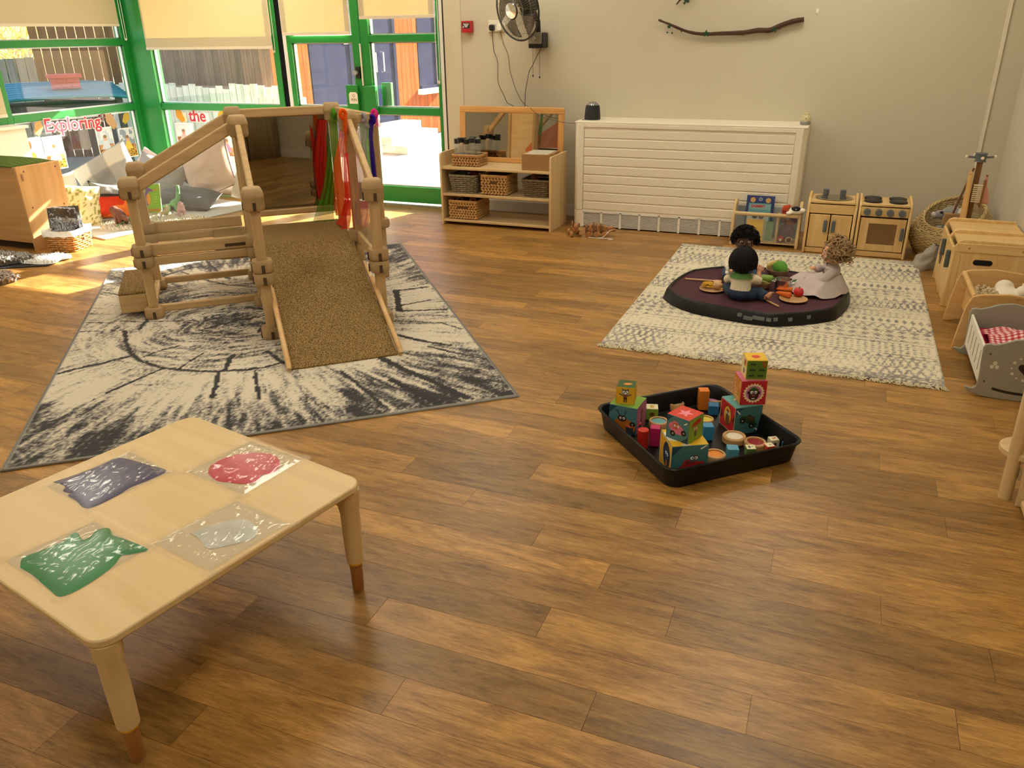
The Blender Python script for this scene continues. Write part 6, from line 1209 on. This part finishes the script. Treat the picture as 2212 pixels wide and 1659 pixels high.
# loose blocks and sound discs
def q7(x,y,z=TP): return fl(1280+x*.217,740+y*.217,z)
def block(name,label,p,size,rot,col): return obj(name,B().box((0,0,size[2]/2),size),mat(col,.4,var=.04),label=label,cat='block',loc=(p.x,p.y,TP),rot=(0,0,math.radians(rot)),bev=.002)
block('wooden_block','tall orange wooden block standing at the back of the tray',q7(1085,672)+V((0,.02,0)),(.042,.042,.088),20,'D9781C')
block('wooden_block','deep blue cube beside the tall orange block',q7(1190,722)+V((0,.02,0)),(.042,.042,.042),12,'2F6E9A')
block('wooden_block','magenta upright block beside the red cylinder',q7(605,1035)+V((.0,.018,0)),(.038,.038,.078),8,'B8205A')
obj('wooden_block',B().lathe([(.0195,0),(.021,.002),(.021,.076),(.0195,.078),(0,.078)],24),mat('C3281E',.4),label='red wooden cylinder near the tray edge',cat='block',loc=(q7(490,1058).x,q7(490,1058).y+.012,TP))
block('wooden_block','light blue cube in front of the white sound disc',q7(1380,1158)+V((0,.016,0)),(.042,.042,.042),15,'5FA3C0')
block('wooden_block','blue block half hidden behind the star-topped cube',q7(1130,975)+V((0,.02,0)),(.04,.04,.06),20,'3A86B0')
def disc7(label,p,col,rot=0,tilt=0,r=.045):
    t=thing('sound_disc',label,'wooden disc',(p.x,p.y,TP)); t.rotation_euler=(tilt,0,rot); obj('wooden_ring',B().lathe([(r*.93,0),(r,.003),(r,.024),(r*.93,.028),(r*.74,.028),(r*.72,.022),(r*.72,.002)],32),wood('C9A26E','AD8350',0,.5),t)
    obj('coloured_face',B().lathe([(r*.73,.02),(r*.73,.023),(0,.0235)],28),mat(col,.6,var=.15,vs=90),t); return t
disc7('wooden disc with cream fabric face near the tall stack',q7(1405,985),'DFD6C0'); disc7('wooden disc with dark red ridged face',q7(1615,1045),'8E1F22',.3,0,.042); disc7('wooden disc with pale blue face by the teal corner cube',q7(655,835),'5E9AA0',0,0,.04)
disc7('wooden disc with orange face at the front tray wall',q7(1215,1168),'E08A28',0,0,.04); disc7('wooden disc with lilac ridged face behind the deep blue cube',q7(1205,608),'B878B0',0,0,.042); disc7('wooden disc with yellow face beside the star-topped cube',q7(1120,815),'C9B83A',0,0,.034); disc7('plain wooden disc behind the star-topped cube',q7(830,655),'A88A60',0,0,.034)
def pcube(label,p,s,rot,base_,top): 
    t=thing('picture_block',label,'block',(p.x,p.y,TP),math.radians(rot)); obj('wood_cube',B().box((0,0,s/2),(s,s,s)),mat(base_,.5),t,bev=.002); sheet('printed_face',top,s*.94,s*.94,TR(0,0,s+.0004),t); sheet('printed_face',Cv(12,base_).el(0,0,.2,.2,'6A3A28'),s*.94,s*.94,TR(0,0,s/2)@FACE['f']@TR(0,0,s/2+.0004),t)
pcube('cream picture block with an orange mark near the tray corner',q7(1790,1045)+V((0,.012,0)),.034,30,'DCCDAA',Cv(24,'E4D8B8').el(.05,0,.3,.14,'CF7A4A',.4)); pcube('blue picture block with white swirl against the tray wall',q7(1915,1060)+V((0,.012,0)),.032,10,'3F7A9A',Cv(24,'4A8AA8').ci(0,0,.3,'C9DCE0').ci(0,0,.18,'4A8AA8'))
pcube('cream picture block with a brown dot beside the red disc',q7(1748,1108)+V((0,.014,0)),.032,35,'C8482E',Cv(24,'E4D8B8').ci(.1,0,.12,'6A4A28')); pcube('cream picture block with green leaf and dark stripe',q7(1560,1140)+V((0,.014,0)),.036,20,'5E7A38',Cv(24,'E4D8B8').el(-.15,0,.14,.28,'4E5A50').el(.2,.1,.16,.1,'7FA238'))
t=thing('open_cube','small open printed cube lying beside the red cylinder','stacking cube',(q7(375,880).x,q7(375,880).y,TP),math.radians(-28)); b=B(); s=.058
for x in (-1,1): b.box((x*s/2,0,s*.3),(.002,s,s*.6)); b.box((0,x*s/2,s*.3),(s,.002,s*.6))
b.box((0,0,.002),(s,s,.002)); obj('card_walls',b,mat('37404C',.5),t); b=B()
for i,c in enumerate(((-1,0),(1,0),(0,-1),(0,1))): b.box((c[0]*s/2,c[1]*s/2,s*.6),(.005 if c[0] else s,.005 if c[1] else s,.005))
obj('coloured_rim',b,mat('C8583A',.5),t); obj('pale_inside',B().box((0,0,s*.3),(s*.9,s*.9,.002)),mat('B9B4A4',.6),t)
pcube('tall picture block with black and white animal against the tray wall',q7(575,765)+V((0,.02,0)),.05,15,'7FA238',Cv(24,'E4D8B8').el(0,0,.2,.3,'C8A23A'))
# ---------------------------------------------------------------- reading corner at the windows
t=thing('wooden_cabinet','birch storage cabinet with grain side panel beside the lined basket','cabinet',(-5.6,4.145,0)); CBW=wood('CFA56C','BC9058',0,.5,sc=.8); CBZ=wood('D8AE76','C79B63',2,.45,sc=.8)
obj('carcass',B().bb((-.92,.02,.07),(-.02,.36,.60)),CBW,t); sp_=obj('side_panel',B().bb((-.02,0,0),(0,.375,.624)),CBZ,t,bev=.004); obj('front_board',B().bb((-.92,.004,.06),(-.02,.02,.622)),CBW,t,bev=.003); obj('top_board',B().bb((-.92,.02,.604),(-.02,.372,.622)),CBW,t); obj('plinth',B().bb((-.9,.05,0),(-.02,.35,.07)),mat('3A2A1A',.8),t)
for y,z in ((.06,.585),(.33,.585),(.06,.32),(.33,.3)): obj('screw_hole',B().cyl((0,y,z),(.0015,y,z),.006,None,10),mat('5A3C20',.8),sp_)
obj('hinge_plate',B().bb((0,.03,.52),(.002,.045,.57)),mat('9A6A40',.5),sp_)
t=thing('green_cloth','folded ribbed green cloth on the wooden cabinet','cloth',(-5.95,4.32,.624)); b=B(); b.grid(lambda u,v:((u-.5)*.62,(v-.5)*.36,.028*(1-abs(2*v-1)**3)*(1-abs(2*u-1)**6)+.004*sin(v*50)),24,50); obj('cloth_folds',b,mat('556B28',.95,var=.2,vs=30),t,sm=180,solid=.006)
# white board with ledge left of the cabinet
t=thing('white_wall_panel','white board with a top ledge below the low blind','panel',(-6.62,4.2,0)); obj('board',B().bb((-.02,-.8,0),(.0,.89,.775)),mat('E9E4D8',.5),t); obj('ledge',B().bb((-.19,-.82,.775),(.025,.91,.8)),mat('F0EBE0',.5),t,bev=.004)
# basket with lining
wicker('lined_basket','honey willow basket with a white lining beside the wooden cabinet',(-5.43,4.31,0),.24,.27,.15,'C9924E',9,math.radians(18),.9)
t=thing('basket_liner','white cloth liner folded over the honey willow basket','liner',(-5.43,4.31,.13),math.radians(18)); b=B(); R=rring(.262,.292,.045,60); R2=rring(.22,.25,.04,60); n=60; vs=[(x,y,-.012+.004*sin(i*1.3)) for i,(x,y,_,_) in enumerate(R)]+[(x,y,.03+.004*sin(i*.9)) for i,(x,y,_,_) in enumerate(R)]+[(x,y,.028) for x,y,_,_ in R2]+[(x,y,-.06) for x,y,_,_ in R2]; b.add(vs,[(r*n+i,r*n+(i+1)%n,(r+1)*n+(i+1)%n,(r+1)*n+i) for r in range(3) for i in range(n)]); obj('folded_cloth',b,mat('F2EFE8',.9),t,sm=180)
def xray(seed):
    cv=Cv(40,'2A2C30'); rr=np.random.default_rng(seed); n=vnoise(cv.X*14+9,cv.Y*14+9,seed); n2=vnoise(cv.X*30+9,cv.Y*30+9,seed+1); cv.C[n>.45]=lin3('8A8F9A'); cv.C[(n2>.6)]=lin3('D9DDE4'); cv.C[(cv.Y>.2)&(n>.3)]=lin3('3A3428'); return cv
for i,(x,y,rz_,tl) in enumerate(((-.02,-.03,.3,-.2),(.03,.03,-.1,.12),(-.04,.06,.55,.05))):
    t=thing('photo_card',['clear sleeved photo card leaning out of the lined basket','photo card standing upright in the lined basket','photo card angled behind the others in the lined basket'][i],'card',(-5.43+x,4.31+y,.06),rz_+.15)
    M_=Matrix.Rotation(tl,4,'X')@TR(0,0,.13)@RX; sheet('printed_sheet',xray(i+2),.19,.24,M_,t); obj('clear_sleeve',B().box((0,0,.002),(.21,.255,.0012),M_),FILM,t)
# floor mat, sheepskins
t=thing('floor_mat','thin pale grey folding mat under the cushions','mat',(-5.38,4.59,0),math.radians(-13+180)); 
b=B(); b.bb((0,-1.55,.0),(1.15,0,.012)); obj('mat_sheet',b,mat('C4C3BF',.8,var=.06,vs=5),t,bev=.003); obj('mat_piping',B().tube([(-.02,-1.5,.01),(-.1,-1.3,.006),(-.16,-1.45,.006)],.004,6),WHITE,t)
def fur(name,label,loc,rx,ry,col,n,seed,h=.03,rot=0,lobes=3,tip='',z0=.012):
    t=thing(name,label,'rug',loc,rot); b=B(); rr=random.Random(seed)
    R=lambda a:1+.14*sin(lobes*a+seed)+.08*sin(5*a)
    vs=[(0,0,z0)]+[(rx*k*R(2*pi*j/40)*cos(2*pi*j/40),ry*k*R(2*pi*j/40)*sin(2*pi*j/40),z0*(1.2-k)) for k in (.5,1) for j in range(40)]; b.add(vs,[(0,1+j,1+(j+1)%40) for j in range(40)]+[(1+j,41+j,41+(j+1)%40,1+(j+1)%40) for j in range(40)]); obj('hide',b,mat(col,.95),t)
    b=B()
    for i in range(n):
        a=rr.uniform(0,2*pi); k=math.sqrt(rr.random())*.98; x,y=rx*k*R(a)*cos(a),ry*k*R(a)*sin(a); d=V((rr.uniform(-1,1),rr.uniform(-1,1),0))*h*.8; p=V((x,y,z0*.3)); q=p+d*.5+V((0,0,h*rr.uniform(.5,1))); r_=q+d*.5+V((0,0,-h*.3)); w=V((-d.y,d.x,0)).normalized()*h*.16; b.add([p-w,p+w,q+w*.7,q-w*.7,r_],[(0,1,2,3),(3,2,4)])
    obj('fleece',b,[mat(col,.95,var=.2,sheen=.3)],t,sm=180,kind='stuff'); return t
fur('white_sheepskin','cream sheepskin under the toy dinosaurs and dragon book',(-5.45,5.18,.012),.42,.27,'E6DFCC',2600,3,.03,math.radians(35))
fur('white_fleece','white fleece lying on the floor by the lined basket',(-5.32,3.96,.008),.2,.13,'F2F0EA',1500,5,.02,math.radians(20))
fur('grey_fur_rug','grey brown long fur rug on the black mat',(-5.62,3.78,.01),.26,.17,'9A958C',2200,7,.05,.3)
fur('tawny_fur_piece','small tawny and white fur piece near the black mat',(-5.16,3.46,.0),.15,.1,'A08E7C',1200,9,.05,.2)
obj('black_mat',B().prism(rrect(.55,.36,.02,4),0,.008),mat('1A1A1E',.7),label='flat black mat under the grey fur rug',cat='mat',loc=(-5.46,3.87,0),rot=(0,0,math.radians(32)),bev=.002)
# cushions
def cushion(label,loc,w,h,th,R,colfn,seed=1,piping=None,name='cushion',pinch=.1):
    t=thing(name,label,'cushion',loc); t.rotation_euler=R; N=26; b=B(); cols=[]
    for s in (1,-1):
        def f(u,v):
            x,y=2*u-1,2*v-1; e=max(0,(1-abs(x)**3.2)*(1-abs(y)**3.2)); k=1-pinch*(1-x*x)*y*y*.6; k2=1-pinch*(1-y*y)*x*x*.6; n=noise.noise(V((x*2.2+seed,y*2.2,seed)))+.5*noise.noise(V((x*5+seed,y*5,seed)))
            return (x*w/2*k2,y*h/2*k,s*(th/2*e**.5*(1+.22*n)))
        b.grid(f,N,N)
        for i in range(N+1):
            for j in range(N+1): cols.append(lin3(colfn(i/N,j/N)) if callable(colfn) else lin3(colfn))
    o=obj('cover',b,attrmat(.95,'cushion_fabric',.15,.25),t,sm=180,cols=cols)
    if piping: 
        P=[]
        for q in range(80): 
            a=q/80*4; k=int(a); f_=a-k; x,y=[(2*f_-1,-1),(1,2*f_-1),(1-2*f_,1),(-1,1-2*f_)][k]; P.append((x*w/2*(1-pinch*(1-y*y)*x*x*.6),y*h/2*(1-pinch*(1-x*x)*y*y*.6),0))
        obj('piping',B().tube(P,.004,5,closed=True),mat(piping,.9),t)
    return t
def checks(u,v): a=int(u*3.2)%2; c=int(v*3.2)%2; return ['D8D6CC','A9AAA6','8C8E90'][a+c]
D=math.radians
cushion('big grey and cream checked cushion propped at the lettered window',(-6.12,5.42,.30),.56,.54,.17,(D(62),D(-28),D(32)),checks,2)
cushion('olive leaf cushion standing against the wooden cabinet',(-6.0,4.93,.17),.36,.36,.12,(D(68),D(8),D(48)),lambda u,v:'8E9440' if (vnoise(np.array(u*34.),np.array(v*22.),3)>.6) else 'E6DFB4',4)
cushion('plain white cushion behind the olive leaf cushion',(-6.32,5.0,.2),.4,.4,.14,(D(70),D(-10),D(40)),'E4E2DC',6)
cushion('large dusty pink cushion with piping under the middle window',(-5.60,6.10,.30),.54,.48,.18,(D(66),D(-24),D(10)),'CDB5A8',8,'5A5050')
cushion('mid grey cushion beside the dusty pink cushion',(-6.12,5.98,.22),.48,.42,.16,(D(60),D(20),D(20)),'8D8B8A',10)
cushion('slate grey cushion lying flat with frayed ends',(-5.62,5.78,.10),.56,.32,.16,(D(16),D(4),D(14)),'5E646C',12)
cushion('cream canvas cushion propped nearest the doors',(-5.06,6.12,.26),.5,.5,.18,(D(70),D(12),D(-8)),'D3C7B4',14)
cushion('white long cushion along the foot of the middle window',(-5.85,6.44,.2),1.1,.4,.16,(D(82),0,D(2)),'E8E4DE',16)
cushion('blush cushion peeping up at the green corner post',(-6.5,6.3,.26),.34,.3,.13,(D(70),D(35),D(30)),'DCC3BA',18)
cushion('dark grey spotted cushion behind the pink one',(-6.02,6.27,.33),.36,.34,.12,(D(64),D(30),D(10)),lambda u,v:'4A4C50' if vnoise(np.array(u*12.),np.array(v*12.),5)>.4 else '9A9A9A',20)
def dino(u,v): return '2A2C30' if v>.93 or (.56<v<.62) else ('8B8D8E' if v>.62 else ('C43A1C' if vnoise(np.array(u*6.),np.array(v*6.),9)>.4 else 'DE7A38'))
cushion('round red and grey dinosaur shaped cushion beside the sheepskin',(-5.86,5.17,.17),.40,.36,.16,(D(64),D(6),D(40)),dino,22,'1A1A1C','dinosaur_cushion',.35)
# board book and dinosaurs
t=thing('dragon_board_book','green board book with a purple dragon and red title on the sheepskin','book',(-5.66,5.36,.045)); t.rotation_euler=(D(-14),0,D(26)); bw,bh=.20,.255
obj('board_pages',B().bb((-bw/2,0,0),(bw/2,.014,bh)),mat('E9E2D0',.6),t,bev=.002); cv=Cv(60,'7AB82E',74); cv.el(-.08,.0,.13,.24,'6A4A9A').el(-.02,.3,.1,.09,'6A4A9A').el(.1,.28,.1,.05,'6A4A9A').po([(-.2,.1),(-.42,.22),(-.25,-.1)],'8A6AB8').el(-.02,-.02,.09,.19,'E0A030').po([(-.1,.38),(-.06,.46),(-.02,.38)],'B8305A').li([(.2,.27),(.4,.32)],.015,'E0702A').li([(-.2,-.2),(-.3,-.02)],.03,'6A4A9A')
for i in range(4): cv.re(.2,.14-.09*i,.38,.17-.09*i,'A8D060')
sheet('front_print',cv,bw*.985,bh*.985,TR(0,-.0006,bh/2)@RX,t); text('DRAGONS',.036,mat('C8302A',.5),TR(.0,-.0016,.024)@RX,parent=t,bold=.001)
def dinotoy(name,label,loc,rot,body,neck,tail,col,legs,k=1,head=.012):
    t=thing(name,label,'toy dinosaur',loc,rot); b=B(); m=mat(col,.5,var=.2,vs=50); P=[V(p)*k for p in tail]+[V((0,0,body[2]))*k]+[V(p)*k for p in neck]; nt_=len(tail); 
    rs=[.004+(body[0]*.8-.004)*i/nt_ for i in range(nt_)]+[body[0]]+[body[0]*(.75-.5*i/len(neck)) for i in range(len(neck))]; b.tube(bez(P,24),[rs[min(len(rs)-1,int(i/24*(len(rs)-1)))]*k for i in range(25)],10); b.sph(V(neck[-1])*k,(head*1.6*k,head*k,head*k),10,8)
    for x,y,l in legs: b.tube([V((x,y,body[2]))*k,V((x,y*1.2,l*.5))*k,V((x+.004,y*1.2,.004))*k,V((x+.014,y*1.2,.003))*k],[body[0]*.5*k,body[0]*.36*k,body[0]*.3*k,body[0]*.25*k],8)
    obj('body',b,m,t,remesh=.003*k)
    for s in (-1,1): obj('eye',B().sph(V(neck[-1])*k+V((.006,s*head*.85,.004))*k,.0025*k,6,5),BLACK,t)
    return t
q4=[(-.03,-.018,.04),(-.03,.018,.04),(.03,-.018,.04),(.03,.018,.04)]
dinotoy('long_necked_dinosaur','green long-necked toy dinosaur standing behind the board book',(-5.60,5.56,.02),D(60),(.03,0,.07),[(.06,0,.1),(.075,0,.16),(.08,0,.22)],[(-.16,0,.03),(-.08,0,.06)],'6FA878',q4,1.0)
dinotoy('pale_pink_dinosaur','pale pink toy dinosaur standing on the sheepskin',(-5.36,5.42,.035),D(-40),(.034,0,.055),[(.03,0,.085),(.04,0,.115)],[(-.1,0,.02),(-.05,0,.045)],'C9A8B0',q4,1.0,.014)
dinotoy('brown_flying_dinosaur','brown toy dinosaur with a long tail lying on the sheepskin',(-5.60,4.98,.035),D(160),(.045,0,.055),[(.07,0,.08),(.12,0,.1)],[(-.2,0,.02),(-.1,0,.05)],'6A3F30',q4,1.1,.02)
dinotoy('green_crested_dinosaur','green and brown toy dinosaur leaning on the sheepskin',(-5.50,5.06,.03),D(75),(.036,0,.06),[(.05,0,.1),(.07,0,.14)],[(-.18,0,.01),(-.09,0,.04)],'4E8A46',q4,1.1,.016)
dinotoy('small_cream_dinosaur','small cream long-necked toy dinosaur on the sheepskin',(-5.50,5.36,.03),D(170),(.024,0,.03),[(-.05,0,.06),(-.055,0,.10)][::1],[(.12,0,.01),(.05,0,.03)],'C9C4A4',[(-.02,-.012,.02),(.02,.012,.02)],1.0,.008)
# ---------------------------------------------------------------- window lettering, leaves and photos
RED=mat('C8283A',.6); WHT=mat('EFEAE4',.7)
def MW(p,axis): return (TR(*p)@RX) if axis=='b' else (TR(*p)@rz(pi/2)@RX)
def word(s,label,p,size,axis,rot=0):
    t=thing('window_lettering',label,'lettering',p); Q=(Matrix() if axis=='b' else rz(pi/2))@RX@rz(rot); text(s,size,WHT,Q,'white_outline',t,.0006,.009); text(s,size,RED,Q@TR(0,0,.0016),'red_letters',t,.0006,.0025); return t
xw=XL+.012; pE=wx(158,268,xw); word('Exploring','red word Exploring cut out with white border on the window',pE,.165,'l',D(-1.5))
yw=YB+.02; word('the','red word the cut out with white border on the window',wy(426,251,yw),.165,'b')
pS=wx(233,247,xw-.03); word('gni','faint reversed red letters on the window beyond the autumn leaf',(xw-.075,pS.y,pS.z+.02),.15,'l')
def photo(label,a,axis,w,h,cv):
    t=thing('photo_print',label,'photo print',a); Q=(Matrix() if axis=='b' else rz(pi/2))@RX; obj('white_card',B().box((0,0,0),(w,h,.0015),Q),mat('F0EFEA',.5),t); sheet('photo_image',cv,w*.92,h*.93,Q@TR(0,0,.0015),t,.3)
def kid(bgc,skin,top,extra,seed):
    cv=Cv(40,bgc,60); n=vnoise(cv.X*8+9,cv.Y*8+9,seed); cv.C[(cv.Y>.1)&(n>.5)]=lin3('D9DEE0'); cv.C[(cv.Y<-.05)]=lin3('B98A58'); cv.C[(cv.Y<-.05)&(n>.55)]=lin3('8A5A34'); cv.el(0,-.1,.2,.2,top).el(0,.16,.11,.11,skin).el(0,.22,.11,.06,'8A6A48').li([(-.15,-.08),(-.28,-.22)],.05,top).li([(.15,-.08),(.25,-.24)],.05,top)
    n2=vnoise(cv.X*22+9,cv.Y*30+9,seed+2); m=(cv.Y<-.22)&(n2>.4); cv.C[m]=lin3(extra); cv.C[(cv.Y<-.22)&(n2>.62)]=lin3('4A3018'); return cv
photo('photo of a child in a pale blue top with autumn leaves, under the red word',wx(119,330,xw),'l',.21,.30,kid('C9D6DC','D9A98A','9AA8D0','D89A2A',3))
photo('sun-faded photo with orange leaves beside the white board',wx(75,332,xw),'l',.19,.28,Cv(40,'F4EDE2',60).el(-.25,.3,.2,.16,'D8502A').el(-.1,-.1,.2,.16,'E8A040').el(.2,.1,.2,.1,'E0B8A0'))
photo('photo of a child in a light shirt at a tray, behind the checked cushion',wx(229,308,xw),'l',.20,.29,kid('B9CAD2','D9A98A','C9D4DA','C99A58',5))
photo('photo of a child in yellow with dark leaves, nearest the green corner post',wx(277,308,xw),'l',.20,.29,kid('8A9AA8','D9A98A','D9C24A','E0B82A',7))
photo('faded photo of a child leaning, under the leaf sticker on the middle window',wy(398,292,yw),'b',.20,.24,kid('ECE8E4','C98A78','D8A8A0','E8DAD0',9))
photo('photo of a child in pink and blue behind the climbing frame panel',wy(491,315,yw),'b',.19,.27,kid('D9D0CC','D99A88','B878A0','E89A6A',11))
def leafs(label,p,axis,s,col,rot):
    t=thing('leaf_sticker',label,'leaf',p); Q=(Matrix() if axis=='b' else rz(pi/2))@RX@rz(rot); P=[]
    for i in range(24): a=2*pi*i/24; P.append((s*.62*sin(a)*(1+.12*cos(5*a)),s*cos(a)*(1+.1*cos(7*a))))
    obj('leaf_blade',B().prism(P,-.0006,.0006,Q),mat(col,.7,var=.2,vs=60),t); obj('leaf_stalk',B().tube([Q@V((0,-s*.9,0)),Q@V((.01,-s*1.3,0))],.002,5),mat('7A5A2A',.8),t)
leafs('tan autumn leaf on the window before the word Exploring',wx(83,277,xw),'l',.065,'C9A060',-.5); leafs('large faded tan leaf after the word Exploring',wx(240,262,xw),'l',.08,'BD9868',.5); leafs('yellow fern leaf near the green corner post',wx(272,255,xw),'l',.06,'C9A83A',-.7); leafs('orange autumn leaf beside the word the',wy(389,250,yw),'b',.07,'E09A28',.6); leafs('golden leaf half hidden by the climbing frame post',wy(478,254,yw),'b',.07,'E0B030',-.4)
# ---------------------------------------------------------------- wooden screen behind the camera side, seen in the climbing frame mirror
t=thing('curved_wooden_cabinet','wooden cabinet with dark curved openings, seen in the climbing frame mirror','cabinet',(.58,-.75,0)); SW_=wood('B7A482','9C8865',2,.5)
PY=Matrix(((0,0,-1,0),(1,0,0,0),(0,1,0,0),(0,0,0,1)))
obj('front_panel',B().prism(rrect(.8,1.0,.06,5,.4,.5),0,.03,PY),SW_,t,bev=.006); obj('curved_end',B().grid(lambda u,v:(.02+.40*u,.8+.14*sin(u*pi/2),v*1.0),12,2),SW_,t,sm=60,solid=.02); obj('carcass',B().bb((.03,.02,.02),(.42,.78,.96)),SW_,t)
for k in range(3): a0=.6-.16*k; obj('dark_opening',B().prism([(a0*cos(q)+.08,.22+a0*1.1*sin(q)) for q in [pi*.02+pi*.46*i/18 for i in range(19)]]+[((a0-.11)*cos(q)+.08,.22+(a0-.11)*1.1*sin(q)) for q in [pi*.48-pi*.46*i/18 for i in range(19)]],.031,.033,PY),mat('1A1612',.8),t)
